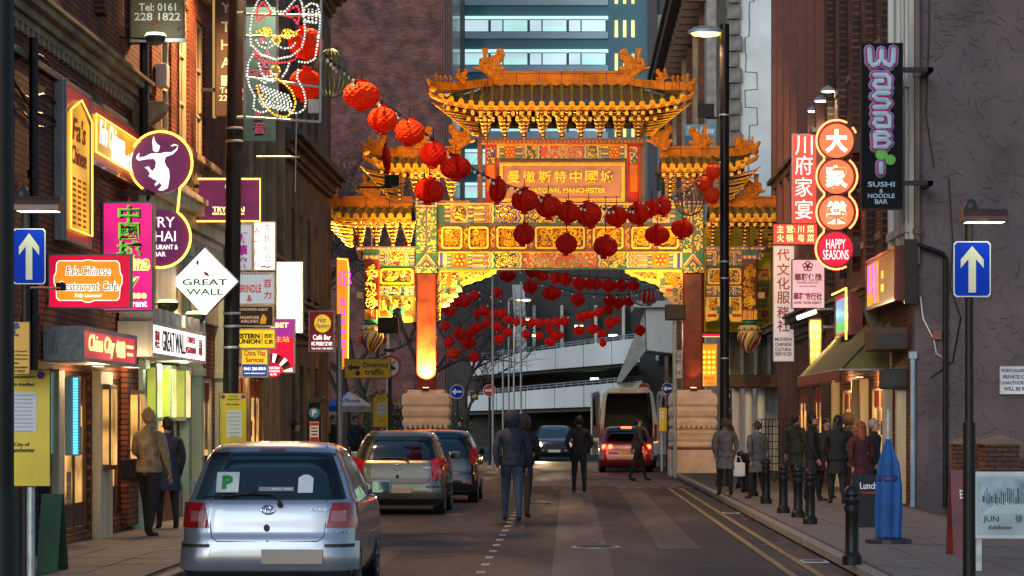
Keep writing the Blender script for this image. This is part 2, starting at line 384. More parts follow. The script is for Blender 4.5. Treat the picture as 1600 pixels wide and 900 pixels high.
def cornice(par,side,y0,y1,z,steps,m,nm="cornice",dent=None):
    s=1 if side=='L' else-1;x=-6.4 if side=='L' else 6.4
    mb=MB()
    for i,(h0,h1,out)in enumerate(steps):mb.box(x,x+s*out,y0-.002*i,y1+.002*i,z+h0,z+h1)
    c=mb.build(nm,m,par,bevel=.012)
    if dent:
        dz0,dz1,dout,pit=dent;d=MB();d.box(0,dout,-pit*.25,pit*.25,dz0,dz1)if side=='L' else d.box(-dout,0,-pit*.25,pit*.25,dz0,dz1)
        d0=None;y=y0+pit/2
        while y<y1:
            if d0 is None:d0=d.build("dentil",m,c);d0.location=Vector((x,y,z))-ORG[c];d0.data=d0.data.copy();d0.data.transform(Matrix.Translation(ORG[c]))
            else:inst("dentil",d0.data,c,(x,y,z))
            y+=pit
    return c
STD=[(0,.12,.12),(.12,.3,.2),(.3,.42,.34),(.42,.58,.48),(.58,.66,.55)]
# ---- left building A: red brick, heavy cornice, signs of the cafe
tA=thing("brick_building","dark red brick house at the near left with heavy stone cornice above the cafe signs","building",(-6.4,27,0))
holesA=[(30.3,31.5,.3,2.3),(32.0,34.2,.25,2.35),(35.3,36.6,.4,2.3)]+[(y,y+.9,7.9,10.2)for y in(26,28.2,30.6,33,35.4)]
wallblocks(tA,'L',22,YL(206),0,14,holesA,b_left);backing(tA,'L',22,37.4,0,14)
cornice(tA,'L',22,YL(214),6.32,[(0,.1,.07),(.1,.22,.13),(.22,.32,.22),(.32,.38,.27)],m_stone,dent=(-.1,-.003,.07,.3))
cornice(tA,'L',22,YL(206),5.93,[(0,.09,.07)],m_stoned,"string_course")
for i in range(15):
    y=25.2+i*.86
    if any(h[0]-.2<y<h[1]+.2 and h[2]>5 for h in holesA):continue
    mb=MB();mb.box(-6.4,-6.27,y-.14,y+.14,7.2,13.6);mb.build("pilaster",b_left,tA,bevel=.008)
for y in(26.45,28.65,31.05,33.45,35.85):window(tA,frame_at('L',y,9.05,-.12),.9,2.3,m_wood,None,2,3,m_stoned)
# big console bracket at the end of the cornice
mb=MB(Matrix.Translation((-6.4,YL(209),5.72))@Matrix(((1,0,0,0),(0,0,-1,0),(0,1,0,0),(0,0,0,1))))
mb.poly([(0,0),(.1,0),(.16,.12),(.2,.3),(.36,.42),(.46,.52),(.5,.66),(0,.66)],-.22,.22);mb.build("console",m_stone,tA,bevel=.03)
mb=MB();mb.box(-6.4,-6.3,36.5,YL(206)-.01,.2,5.55);mb.build("end_pilaster",b_left,tA,bevel=.01)
# near drainpipe and near-black front corner
mb=MB();mb.tube([(-6.28,30.0,.1),(-6.28,30.0,6.2)],.055,8)
for z in(1.2,2.9,4.6):mb.lathe([(.075,-.05),(.075,.05)],(-6.28,30.0,z),8)
mb.build("drainpipe",m_black,tA,smooth=True)
mb=MB();mb.tube([(-6.2,YL(203),7.6),(-6.2,YL(203),5.4),(-6.15,YL(203)+.1,5.2),(-6.15,YL(208),5.1),(-6.25,YL(208),4.9),(-6.25,YL(208),3.0)],.06,8);mb.build("drainpipe",m_black,tA,smooth=True)
# cafe front at street level: door, lit windows, white wall
mb=MB();mb.box(-6.62,-6.56,30.3,31.5,.3,2.3);mb.build("door",m_red,tA,bevel=.01)
window(tA,frame_at('L',33.1,1.3,-.1),2.2,2.1,m_wood,m_warmin,3,1,None)
window(tA,frame_at('L',35.95,1.35,-.1),1.3,1.9,m_wood,m_warmin,2,1,None)
mb=MB();mb.box(-6.4,-6.28,34.3,35.2,.12,2.38);mb.build("door_pier",m_cream,tA,bevel=.01)
mb=MB();mb.box(-6.4,-6.3,31.6,31.95,.12,2.35);mb.build("door_pier",m_cream,tA,bevel=.01)
# cables on the brick
for k,lb in enumerate(("thin black cable sagging lowest across the dark red brick","second black cable from the bottom on the dark red brick","third black cable from the bottom on the dark red brick","topmost thin black cable under the cornice of the brick house")):
    z=5.2+k*.25;mb=MB();mb.tube([(-6.375,29+i*.33,z+.07*math.sin(i*.9+k)+.12*math.sin(i*.23+k*2))for i in range(26)],.014,5)
    tag(mb.build("wall_cable",m_black),lb,"cable","cables on the near brick wall")
# ---- left building B: painted shop front, brick storeys with timber windows
tB=thing("brick_building","brick house with painted pale green shop front under the castle shaped restaurant board","building",(-6.4,42,0))
yB0,yB1=YL(206),YL(352)
m_mint=mat("mint_paint",(.42,.55,.45),.5,bump=.1,streak=True)
hB=[(y,y+1.05,6.2,8.6)for y in(38.2,40.1,42.0,43.9)]+[(y,y+1.05,9.8,12.2)for y in(38.2,40.1,42.0,43.9)]+[(38.4,41.9,.7,2.45),(42.3,43.3,.12,2.4),(43.6,46,.7,2.45)]
wallblocks(tB,'L',yB0,yB1,0,15,hB,b_left);backing(tB,'L',yB0,yB1,0,15)
for y in(38.2,40.1,42.0,43.9):
    for z in(7.4,11.0):window(tB,frame_at('L',y+.525,z,-.1),1.05,2.4,m_cream,None,2,3,m_stone)
cornice(tB,'L',yB0,yB1,4.75,[(0,.12,.1),(.12,.34,.2),(.34,.5,.36),(.5,.6,.42)],m_cream,dent=(-.14,-.003,.1,.3))
cornice(tB,'L',yB0,yB1,9.0,STD,m_stone)
# stone balustrade above the cornice
bal=MB();bal.box(-6.38,-6.14,yB0,yB1,6.02,6.14);bal.box(-6.36,-6.16,yB0,yB1,5.4,5.5);rail=bal.build("balustrade_rail",m_stone,tB,bevel=.01)
p0=None;y=yB0+.2
while y<yB1:
    if p0 is None:
        q=MB();q.lathe([(.05,.0),(.05,.06),(.035,.12),(.065,.25),(.035,.4),(.05,.46),(.05,.52)],(-6.26,y,5.5),8);p0=q.build("baluster",m_stone,rail,smooth=True);yy0=y
    else:o=inst("baluster",p0.data,rail,(0,0,0));o.location=(0,y-yy0,0)
    y+=.42
# shop front: mullions, panes, stall riser, fascia
window(tB,frame_at('L',40.15,1.58,-.08),3.5,1.75,m_mint,m_warmin,4,1,None)
window(tB,frame_at('L',44.8,1.58,-.08),2.4,1.75,m_mint,m_warmin,3,1,None)
mb=MB();mb.box(-6.56,-6.5,42.3,43.3,.12,2.4);mb.build("door",m_mint,tB)
for y in(yB0+.15,42.1,43.45,46.3):
    mb=MB();mb.box(-6.4,-6.24,y-.14,y+.14,.12,4.6);mb.box(-6.4,-6.19,y-.18,y+.18,2.46,2.6);mb.box(-6.4,-6.2,y-.17,y+.17,4.4,4.6);mb.build("pilaster",m_mint,tB,bevel=.01)
mb=MB();mb.box(-6.4,-6.33,yB0+.3,yB1-.2,3.4,4.7);mb.build("fascia",m_cream,tB,bevel=.01)
mb=MB();mb.box(-6.4,-6.34,yB0+.3,42.0,.12,.68);mb.build("stall_riser",m_red,tB,bevel=.01)
# ---- left building C: buff stone, bay to 400..
tC=thing("stone_building","buff stone fronted house behind the travel agency and airline signs","building",(-6.4,52,0))
yC0,yC1=YL(352),YL(438)
hC=[(y,y+.95,5.4,7.9)for y in(48.6,50.6,52.6,54.6)]+[(y,y+.95,9.4,12)for y in(48.6,50.6,52.6,54.6)]+[(48.4,50.6,.5,2.6),(51.2,53.6,.5,2.6)]
wallblocks(tC,'L',yC0,yC1,0,15.5,hC,m_stone);backing(tC,'L',yC0,yC1,0,15.5)
for y in(48.6,50.6,52.6,54.6):
    for z in(6.65,10.7):window(tC,frame_at('L',y+.475,z,-.14),.95,2.5,m_wood,m_warmin if(z<8 and y==50.6)else None,2,2,m_stone)
window(tC,frame_at('L',49.5,1.55,-.1),2.2,2.1,m_wood,m_warmin,3,1,None);window(tC,frame_at('L',52.4,1.55,-.1),2.4,2.1,m_wood,m_warmin,3,1,None)
cornice(tC,'L',yC0,yC1,4.4,STD,m_stone,dent=(-.14,-.003,.1,.34));cornice(tC,'L',yC0,yC1,8.5,STD[:3],m_stone)
for y in(yC0+.3,50.2,52.2,54.2,56.2):
    mb=MB();mb.box(-6.4,-6.26,y-.12,y+.12,5.07,8.48);mb.box(-6.4,-6.26,y-.12,y+.12,8.93,15.4);mb.build("pilaster",m_stone,tC,bevel=.015)
# ---- left building D: soot-dark stone with arched windows and block quoins
tD=thing("stone_building","tall sooty stone building with pointed arched windows at the end of the left row","building",(-6.4,64,0))
yD0,yD1=yC1,YL(512)
ysD=[58.9,60.7,62.5,64.3]
hD=[(y,y+.8,4.7,6.6)for y in ysD]+[(y,y+.8,8.4,11.2)for y in ysD]+[(y,y+.8,.5,3)for y in ysD]
wallblocks(tD,'L',yD0,yD1,0,17,hD,m_stoned);backing(tD,'L',yD0,yD1,0,17)
for y in ysD:
    window(tD,frame_at('L',y+.4,5.65,-.16),.8,1.9,m_wood,m_warmin if y in(60.7,64.3)else None,1,2,m_stoned,m_stone,True)
    window(tD,frame_at('L',y+.4,9.8,-.16),.8,2.8,m_wood,None,1,3,m_stoned,m_stone,True)
    window(tD,frame_at('L',y+.4,1.75,-.16),.8,2.5,m_wood,m_warmin if y==62.5 else None,1,2,m_stoned,m_stone,False)
cornice(tD,'L',yD0,yD1+.4,3.7,STD,m_stoned);cornice(tD,'L',yD0,yD1+.4,7.6,STD[:4],m_stoned);cornice(tD,'L',yD0,yD1+.4,12.4,STD,m_stoned)
# corner turret of stone blocks with brick insets, faces the camera at the far end
qb=MB();qb.box(-.42,.42,-.45,.45,-.2,.2);q0=qb.build("stone_block",m_stone,tD,bevel=.02)
q0.data.transform(Matrix.Translation(ORG[tD]));q0.location=Vector((-6.86,yD1+.55,.3))-ORG[tD]
for k in range(1,40):
    o=inst("stone_block",q0.data,tD,(-6.86+(.03 if k%2 else 0),yD1+.55,.3+k*.415),scale=(1 if k%2 else .93,1,1));bm_=o.modifiers.new("bevel",'BEVEL');bm_.width=.02
for z in(4.1,7.9,12.7):
    mb=MB();mb.box(-7.4,-6.3,yD1-.05,yD1+1.15,z,z+.18);mb.box(-7.4,-6.36,yD1+.0,yD1+1.1,z-.2,z-.003);mb.build("turret_band",m_stoned,tD,bevel=.02)
for z0,z1 in((8.4,12.1),(13.2,16.5),(4.6,7.4)):
    mb=MB();mb.box(-6.43,-6.405,yD1+.12,yD1+.98,z0,z1);mb.build("brick_inset",b_left,tD)
# ---- far-left block behind: keeps the street closed beyond the row
# ---- right row
tR=thing("brick_building","brown brick house on the right with upper sash windows behind the round neon restaurant sign","building",(6.4,54,0))
yr0,yr1=47.9,YR(1290)
hR=[(y,y+1.0,z,z+2.6)for y in(49.6,52.3,55.0,57.7,60.4)for z in(5.6,9.6)]+[(y,y+1.0,13,15)for y in(49.6,52.3,55.0,57.7,60.4)]+[(49.2,50.6,.12,2.3),(51.1,54.6,.6,2.4),(55.2,56.2,.12,2.4),(56.9,60.5,.6,2.6)]
wallblocks(tR,'R',yr0,yr1,0,16,hR,b_right);backing(tR,'R',yr0-.2,yr1,0,16)
for y in(49.6,52.3,55.0,57.7,60.4):
    for z in(6.9,10.9):window(tR,frame_at('R',y+.5,z,-.12),1.0,2.6,m_cream if y<56 else m_wood,m_warmin if(y,z)in((55.0,6.9),(60.4,10.9))else None,2,3,m_stone)
for y in(51.3,54.1,56.7,59.4,62.2):
    mb=MB();mb.box(6.4,6.24,y-.22,y+.22,5.0,15.6);mb.build("pilaster",b_right,tR,bevel=.01)
cornice(tR,'R',52.9,yr1,4.3,[(0,.08,.08),(.08,.2,.14),(.2,.28,.22)],m_stoned);cornice(tR,'R',yr0,yr1,12.5,STD,m_stoned,dent=(-.2,-.003,.16,.5))
# console bracket pair over the shop
for y in(53.0,56.6):
    mb=MB(Matrix.Translation((6.4,y,3.3))@Matrix(((-1,0,0,0),(0,0,1,0),(0,1,0,0),(0,0,0,1))))
    mb.poly([(0,0),(.1,.05),(.18,.3),(.3,.6),(.36,.88),(0,.88)],-.13,.13);mb.build("console",m_stoned,tR,bevel=.03)
# white painted corner pilaster with raised strips
mb=MB();mb.box(6.3,6.399,47.52,48.5,4.9,16);mb.box(6.34,6.399,48.5,50.3,4.9,16)
for y in(47.6,48.2,48.9,50.1):mb.box(6.24,6.3 if y<48.5 else 6.34,y,y+.14,5.0,15.9)
for z in(5.2,7.9,10.6,13.2):mb.box(6.22,6.3,47.5,50.35,z,z+.16)
mb.build("corner_pilaster",m_offw,tR,bevel=.01)
mb=MB();mb.tube([(6.42,47.3,4.6),(6.42,47.25,16)],.06,8)
for z in(5.2,8.1,11):mb.lathe([(.085,-.05),(.085,.05)],(6.42,47.27,z),8)
mb.build("drainpipe",mat("rusty_pipe",(.16,.11,.09),.7,bump=.4),tR,smooth=True)
mb=MB();mb.tube([(6.42,47.3,5.0),(6.44,47.28,4.95),(6.9,47.3,4.78),(6.95,47.34,4.7),(6.95,47.34,.1)],.05,8);mb.build("drainpipe",m_black,tR,smooth=True)
# pebbled dark render gable facing the camera
def render_wall():
    m=mat("dark_scratched_render",(.1,.078,.084),.82,var=0);n=m.node_tree;L=n.links;b=n.nodes["Principled BSDF"]
    tc=n.nodes.new("ShaderNodeTexCoord");vo=n.nodes.new("ShaderNodeTexVoronoi");vo.feature='DISTANCE_TO_EDGE';vo.inputs["Scale"].default_value=3.4
    mp=n.nodes.new("ShaderNodeMapping");mp.inputs["Rotation"].default_value=(0,R(28),0);mp.inputs["Scale"].default_value=(1,1,1.7)
    nz=n.nodes.new("ShaderNodeTexNoise");nz.inputs["Scale"].default_value=3;nz.inputs["Detail"].default_value=5
    ad=n.nodes.new("ShaderNodeMix");ad.data_type='RGBA';ad.blend_type='LINEAR_LIGHT';ad.inputs[0].default_value=.32
    L.new(tc.outputs["Object"],mp.inputs[0]);L.new(mp.outputs[0],ad.inputs[6]);L.new(tc.outputs["Object"],nz.inputs["Vector"]);L.new(nz.outputs[1],ad.inputs[7]);L.new(ad.outputs[2],vo.inputs["Vector"])
    n2=n.nodes.new("ShaderNodeTexNoise");n2.inputs["Scale"].default_value=1.6;n2.inputs["Detail"].default_value=2;L.new(tc.outputs["Object"],n2.inputs["Vector"])
    gate_=n.nodes.new("ShaderNodeMapRange");gate_.inputs[1].default_value=.38;gate_.inputs[2].default_value=.46;L.new(n2.outputs[0],gate_.inputs[0])
    ed=n.nodes.new("ShaderNodeMapRange");ed.inputs[1].default_value=0;ed.inputs[2].default_value=.07;L.new(vo.outputs[0],ed.inputs[0])
    mxx=n.nodes.new("ShaderNodeMath");mxx.operation='MAXIMUM';L.new(ed.outputs[0],mxx.inputs[0]);L.new(gate_.outputs[0],mxx.inputs[1])
    n4=n.nodes.new("ShaderNodeTexNoise");n4.inputs["Scale"].default_value=22;n4.inputs["Detail"].default_value=6;L.new(tc.outputs["Object"],n4.inputs["Vector"])
    sm=n.nodes.new("ShaderNodeMath");sm.operation='MULTIPLY_ADD';sm.inputs[1].default_value=.5;L.new(n4.outputs[0],sm.inputs[0]);L.new(mxx.outputs[0],sm.inputs[2])
    bp=n.nodes.new("ShaderNodeBump");bp.inputs["Strength"].default_value=.3;bp.inputs["Distance"].default_value=.04;L.new(sm.outputs[0],bp.inputs["Height"]);L.new(bp.outputs[0],b.inputs["Normal"])
    n3=n.nodes.new("ShaderNodeTexNoise");n3.inputs["Scale"].default_value=.7;n3.inputs["Detail"].default_value=7;L.new(tc.outputs["Object"],n3.inputs["Vector"])
    cr=n.nodes.new("ShaderNodeValToRGB");cr.color_ramp.elements[0].position=.3;cr.color_ramp.elements[0].color=(.085,.064,.072,1)
    cr.color_ramp.elements[1].position=.72;cr.color_ramp.elements[1].color=(.155,.118,.13,1);L.new(n3.outputs[0],cr.inputs[0]);L.new(cr.outputs[0],b.inputs["Base Color"])
    return m
m_render=render_wall()
def gable():
    """render with real scratched marks: short proud and sunk strokes over the wall"""
    t=thing("rendered_wall","tall dark rough rendered gable wall filling the right edge of the view","wall",(7,47.5,0))
    mb=MB();mb.box(6.402,20,47.5,47.89,0,17);mb.build("wall",m_render,t)
    mb=MB(FRONT)
    rnd=random.Random(3)
    for i in range(600):
        x=rnd.uniform(6.5,9.0);z=rnd.uniform(.4,10.5);l=rnd.uniform(.05,.13);a=rnd.choice((rnd.gauss(.3,.45),rnd.gauss(-.9,.5)));dx=math.cos(a)*l;dz=math.sin(a)*l;w=rnd.uniform(.014,.03)
        mb.poly([(x-dx,z-dz-w*.2),(x,z-w+rnd.uniform(-.01,.01)),(x+dx,z+dz),(x,z+w)],-47.51,-47.5+rnd.uniform(.01,.026))
    o=mb.build("scratched_ridges",m_render,t);o["kind"]="stuff"
    return t
gable()
# farther right: pilastered red-brown house and shops
tR2=thing("brick_building","narrow red brown brick house with tall pilasters and dark windows behind the red restaurant sign","building",(6.4,70,0))
yq0,yq1=yr1,YR(1215)
hR2=[(y,y+.9,z,z+2.8)for y in(65.2,67.6,70.0,72.4,74.8)for z in(5.3,9.3,13.3)]+[(65,67.5,.4,2.6),(69,72,.4,2.6)]
wallblocks(tR2,'R',yq0,yq1,0,18,hR2,b_right);backing(tR2,'R',yq0,yq1,0,18)
for y in(65.2,67.6,70.0,72.4,74.8):
    for z in(6.7,10.7,14.7):window(tR2,frame_at('R',y+.45,z,-.14),.9,2.8,m_wood,None,2,2,m_stoned)
for y in(64.4,66.8,69.3,71.7,74.1,76.4,78.3):
    mb=MB();mb.box(6.4,6.18,y-.25,y+.25,4.6,17.8);mb.build("pilaster",mat("red_terracotta",(.2,.07,.05),.7,bump=.3),tR2,bevel=.015)
window(tR2,frame_at('R',66.25,1.5,-.1),2.5,2.2,m_wood,m_warmin,3,1,None);window(tR2,frame_at('R',70.5,1.5,-.1),3,2.2,m_wood,m_warmin,3,1,None)
cornice(tR2,'R',yq0,yq1,3.9,STD,m_stoned);cornice(tR2,'R',yq0,yq1,8.6,STD[:3],m_stoned)
# modern annex with white columns beside the gate (seen at 1145..1215)
t=thing("arcade_building","pale arcade building with round white columns and brown canopy just right of the gate","building",(6.5,84,0))
mb=MB();mb.box(6.2,12,85,87.8,0,7.2);mb.build("wall",m_offw,t)
mb=MB();mb.box(5.1,7.4,81.6,84.99,2.75,3.15);mb.build("canopy",m_wood,t,bevel=.02)
for x in(5.35,5.75,6.15,6.95):
    mb=MB();mb.lathe([(.13,.12),(.13,2.74)],(x,82.2,0),14);mb.build("column",m_offw,t,smooth=True)
for i in range(5):
    mb=MB();x=5.2+i*.45;mb.box(x,x+.1,84.6,84.95,3.16,7.2);mb.build("mullion",m_galv,t)
mb=MB();mb.box(5.15,7.2,84.85,84.99,3.16,7.2);mb.build("glazing",mat("blue_grey_glass",(.16,.2,.24),.2,spec=.8),t)
# white gable with grey toothed quoins
t=thing("white_gable_building","tall building with plain pale painted gable and grey toothed quoins behind the gate","building",(5.5,90,0))
mb=MB();mb.box(5.85,14,90,96,0,26);mb.build("wall",mat("pale_blue_white_render",(.72,.79,.82),.8,bump=.25,bs=6,var=.1,vs=.8),t)
mb=MB();mb.box(5.5,5.85,89.9,96,0,26);mb.build("corner",m_stoned,t)
m_ash=mat("grey_ashlar",(.2,.2,.19),.85,bump=.6,var=.3)
qb=MB();qb.box(-.17,.17,-.12,.12,-.26,.26);q0=qb.build("quoin_stone",m_ash,t,bevel=.03);q0.data.transform(Matrix.Translation(ORG[t]))
for k in range(34):
    o=q0 if k==0 else inst("quoin_stone",q0.data,t,(0,0,0))
    o.location=Vector((5.78+random.uniform(-.03,.05),89.86,6.5+k*.56))-ORG[t];o.scale=(1+(k%2)*.35+random.uniform(0,.15),1,1)
    if k:b_=o.modifiers.new("bevel",'BEVEL');b_.width=.03
mb=MB(FRONT);rnd=random.Random(5);x=6.35;pts=[(6.1,6.5)]
z=6.5
while z<20.5:
    x2=6.18+rnd.choice((0,.12,.3,.42));pts+=[(x2,z),(x2+rnd.uniform(-.03,.03),z+.6)];z+=.62
mb.tube([(p[0],p[1],-89.98)for p in pts],.025,4);mb.build("scar_edge",mat("dark_scar",(.3,.31,.32),.9),t)
# far building with deep cornice
t=thing("victorian_building","distant stone and brick building with deep bracketed cornice beside the street lamp head","building",(5.3,118,0))
mb=MB();mb.box(5.35,14,100,150,0,19.2);mb.build("wall",mat("pale_far_stone",(.33,.31,.29),.85,bump=.4,var=.2),t)
for i in range(9):
    y=102+i*5.2;mb=MB();mb.box(5.15,5.35,y-.4,y+.4,2,18.2);mb.build("pilaster",m_stone if i%2 else b_right,t)
for i in range(8):
    for z in(6,10.5,14.8):
        y=104.6+i*5.2;mb=MB();mb.box(5.28,5.34,y-1.3,y+1.3,z,z+2.8);mb.build("window",m_glass,t)
for dz,o_,h_ in((0,.35,.3),(.3,.7,.35),(.65,1.1,.45),(1.1,1.25,.2)):
    mb=MB();mb.box(5.35-o_,5.35,99.8,150.2,18.5+dz,18.5+dz+h_-.002);mb.build("cornice",m_wood if dz else m_stoned,t,bevel=.03)
for i in range(26):
    y=100.4+i*1.9;mb=MB();mb.box(4.55,5.34,y-.16,y+.16,18.1,18.79);mb.build("bracket",m_wood,t)
mb=MB();mb.box(5.6,7.4,101,103,19.8,21.6);mb.box(5.5,7.5,100.9,103.1,21.6,21.85);mb.build("chimney",m_stoned,t)
t=thing("billboard","blue painted board with white handwritten words on a far wall behind the gate roof","sign",W(1095,215,98))
mb=MB(Matrix.Translation(W(1095,215,98))@FRONT,(1095,215,98/F));mb.prect(1070,195,1121,213,0,.1,0);mb.prect(1070,213.5,1108,235,0,.09,1);mb.build("board",[mat("sky_blue_print",(.1,.34,.5),.5),mat("navy_print",(.05,.12,.2),.5)],t)
mb=MB(Matrix.Translation(W(1095,215,98))@FRONT,(1095,215,98/F));mb.ptext("The New",1095,204,44,12,.101,0,.02,.3);mb.build("lettering",m_white,t)
# ---------------------------------------------------------------- brick tower, office block, car park
t=thing("brick_tower","huge plain purple brown brick tower block behind the bare tree","building",(-12,150,0))
bt=brick("tower_brick",(.3,.1,.075),(.12,.065,.065),(.07,.055,.055),'X',.3,.1)
mb=MB();mb.box(-40,W(694,0,150).x,150,190,0,44);mb.build("wall",bt,t)
for i in range(4):
    x=W(693.5,0,150).x+i*.14;mb=MB();mb.box(x,x+.09,149.7+i*.02,150.5,0,44);mb.build("edge_rib",mat("maroon_cladding",(.07,.02,.025),.5),t)
mb=MB();x=W(693.5,0,150).x;mb.box(x,x+.52,150,160,0,44);mb.build("edge_panel",m_red,t)
for z in(11.5,12.1):mb=MB();mb.box(-40,W(694,0,150).x,149.93,149.999,z,z+.14);mb.build("soldier_course",bt,t)
t=thing("office_block","modern teal clad office block with bands of lit windows rising behind the gate roof","building",(0,180,0))
Y=180;k=Y/F
def ox(px):return(px-VX)*k
def oz(py):return H+(HY-py)*k
m_teal=mat("teal_panel",(.06,.22,.31),.6,var=.08,vs=.3,coat=.3);m_lb=mat("pale_blue_panel",(.45,.66,.78),.35,var=.08,vs=.3)
m_wl1=glow("office_window_lit",(.5,.95,.88),.62,.25,.3);m_wl2=glow("office_window_cool",(.6,.82,.92),.6,.2,.3)
m_ol=glow("office_strip_light",(.6,1,.92),.75,.1,.3)
mb=MB();mb.box(ox(695),ox(1012),Y,Y+30,0,oz(-40));mb.build("wall",m_teal,t)
for r in range(-1,8):
    y0=25+52*r
    if oz(y0+35)<1:break
    mb=MB();mb.box(ox(695),ox(950),Y-.25,Y,oz(y0+36),oz(y0+25.5));mb.build("spandrel_panel",m_lb,t,bevel=.03)
    mb=MB();mb.box(ox(695),ox(950),Y-.12,Y,oz(y0+5.5),oz(y0+.5));mb.build("strip_light",m_ol,t)
    for c in range(-1,5):
        x0=705+61*c-0 if c>=0 else 695
        for(a,b,mm)in((x0+1,x0+19,m_wl2),(x0+21,x0+58,m_wl1 if(r+c)%3 else m_wl2)):
            if c<0 and a>696:continue
            a_,b_=max(a,695.5),min(b,949)
            if b_-a_<3:continue
            mb=MB();mb.box(ox(a_),ox(b_),Y-.1,Y,oz(y0+24.5),oz(y0+6.5));w=mb.build("window",mm,t)
            fr=MB();th=.06
            for q in((a_,b_,y0+6.5,y0+5.4),(a_,b_,y0+25.4,y0+24.5),(a_-.8,a_,y0+25.4,y0+5.4),(b_,b_+.8,y0+25.4,y0+5.4)):
                fr.box(ox(q[0]),ox(q[1]),Y-.2,Y,oz(q[2]),oz(q[3]))
            fr.build("frame",m_dark if(a<x0+5)else m_teal,w)
            if mm is m_wl1:
                bl=MB();z=oz(y0+6.5)-random.uniform(.1,.5);bl.box(ox(a_),ox(b_),Y-.13,Y-.101,z,oz(y0+6.6));bl.build("blind",m_wl2,w)
    for px in(963,976,989):
        mb=MB();mb.box(ox(px-2.3),ox(px+2.3),Y-.08,Y,oz(y0+33),oz(y0+7));mb.build("window",glow("yellow_slit",(1,.75,.22),1.1,.5,.5),t)
mb=MB();mb.box(ox(1012),ox(1026),Y-.5,Y+30,0,oz(-40));mb.build("dark_fin",mat("navy_cladding",(.012,.02,.04),.4),t)
mb=MB();mb.box(ox(1026),ox(1060),Y+.5,Y+30,0,oz(-40));mb.build("return_wall",mat("navy_cladding",(.012,.02,.04),.4),t)
for r in range(-1,5):
    y0=22+92*r;mb=MB();mb.box(ox(1027),ox(1059),Y+.35,Y+.499,oz(y0+61),oz(y0));mb.build("cream_panel",mat("cream_cladding",(.55,.5,.4),.5),t)
mb=MB();mb.box(ox(1061),ox(1135),Y+4,Y+30,0,oz(-40));mb.build("glass_wing",mat("pale_glass",(.3,.42,.5),.15,spec=.9),t)
for i in range(8):
    mb=MB();x=ox(1061+i*10);mb.box(x,x+.12,Y+3.9,Y+4,0,oz(-40));mb.build("mullion",m_teal,t)
# multi-storey car park
t=thing("car_park","concrete multi storey car park with sloping white ramps seen through the gate","building",(0,130,0))
Y=135;k=Y/F
mb=MB();mb.box(W(700,0,141).x,20,141,170,0,12.5);mb.build("core",mat("car_park_shadow_concrete",(.045,.045,.048),.9,bump=.3),t)  # near-black block: the shade inside the decks is put into its colour
def ramp(pts,d0,d1,m,nm):
    mb=MB(FRONT);mb.poly([((p[0]-VX)*k,H+(HY-p[1])*k)for p in pts],-d1,-d0);return mb.build(nm,m,t,bevel=.03)
m_rampc=mat("pale_ramp_concrete",(.66,.72,.74),.75,bump=.2,var=.12,vs=.5,streak=True)
for a in range(6):    # parapet panels, each its own slab
    x0=736+a*44;x1=x0+43.5;f=lambda x:588-(x-736)*.083
    g=lambda x:562-(x-736)*.13
    ramp([(x0,g(x0)),(x1,g(x1)),(x1,f(x1)),(x0,f(x0))],134.6,135,m_rampc,"ramp_panel")
    f2=lambda x:643-(x-736)*.035;g2=lambda x:620-(x-736)*.09
    if a<6:ramp([(x0,g2(x0)),(x1,g2(x1)),(x1,f2(x1)),(x0,f2(x0))],130.6,131,m_rampc,"ramp_panel")
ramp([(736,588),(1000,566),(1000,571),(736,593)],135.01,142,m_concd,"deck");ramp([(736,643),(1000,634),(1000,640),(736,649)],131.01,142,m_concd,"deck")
def rail(g,yd):
    mb=MB(FRONT)
    for i in range(24):
        x=738+i*11;mb.tube([((x-VX)*k,H+(HY-g(x))*k,-yd),((x-VX)*k,H+(HY-g(x)+7)*k,-yd)],.025,4)
    for q in(3.5,7):mb.tube([((x-VX)*k,H+(HY-g(x)+q)*k,-yd)for x in(738,1000)],.025,4)
    mb.build("railing",m_galv,t)
rail(lambda x:562-(x-736)*.13,134.8);rail(lambda x:620-(x-736)*.09,130.8)
ramp([(798,440),(818,440),(822,560),(806,560)],138,139,m_conc,"pier");ramp([(700,520),(735,545),(760,640),(700,655)],140,141,mat("dark_brick_core",(.06,.05,.05),.9),"stair_tower")
ramp([(1003,490),(1060,490),(1062,560),(1005,553)],128,134,m_conc,"stair_tower");ramp([(1003,492),(1004,553),(968,600),(960,600)],129,131,mat("pale_flank",(.3,.29,.27),.8),"stair_flank")
ramp([(985,480),(1070,480),(1070,490),(985,490)],127.5,134,m_conc,"stair_cap")
for x in(830,875,930,975,1030):ramp([(x,470),(x+5,470),(x+5,560),(x,560)],140,140.6,m_conc,"column")
for i,(x,y)in enumerate(((868,579),(930,590),(836,520),(905,505),(960,520))):
    mb=MB(FRONT);a=((x-VX)*k,H+(HY-y)*k);mb.box(a[0]-.22,a[0]+.22,a[1]-.05,a[1]+.05,-139.5,-139.2);mb.build("strip_lamp",glow("cool_tube",(.7,1,.6),6),t)
# planting at the foot of the brick tower

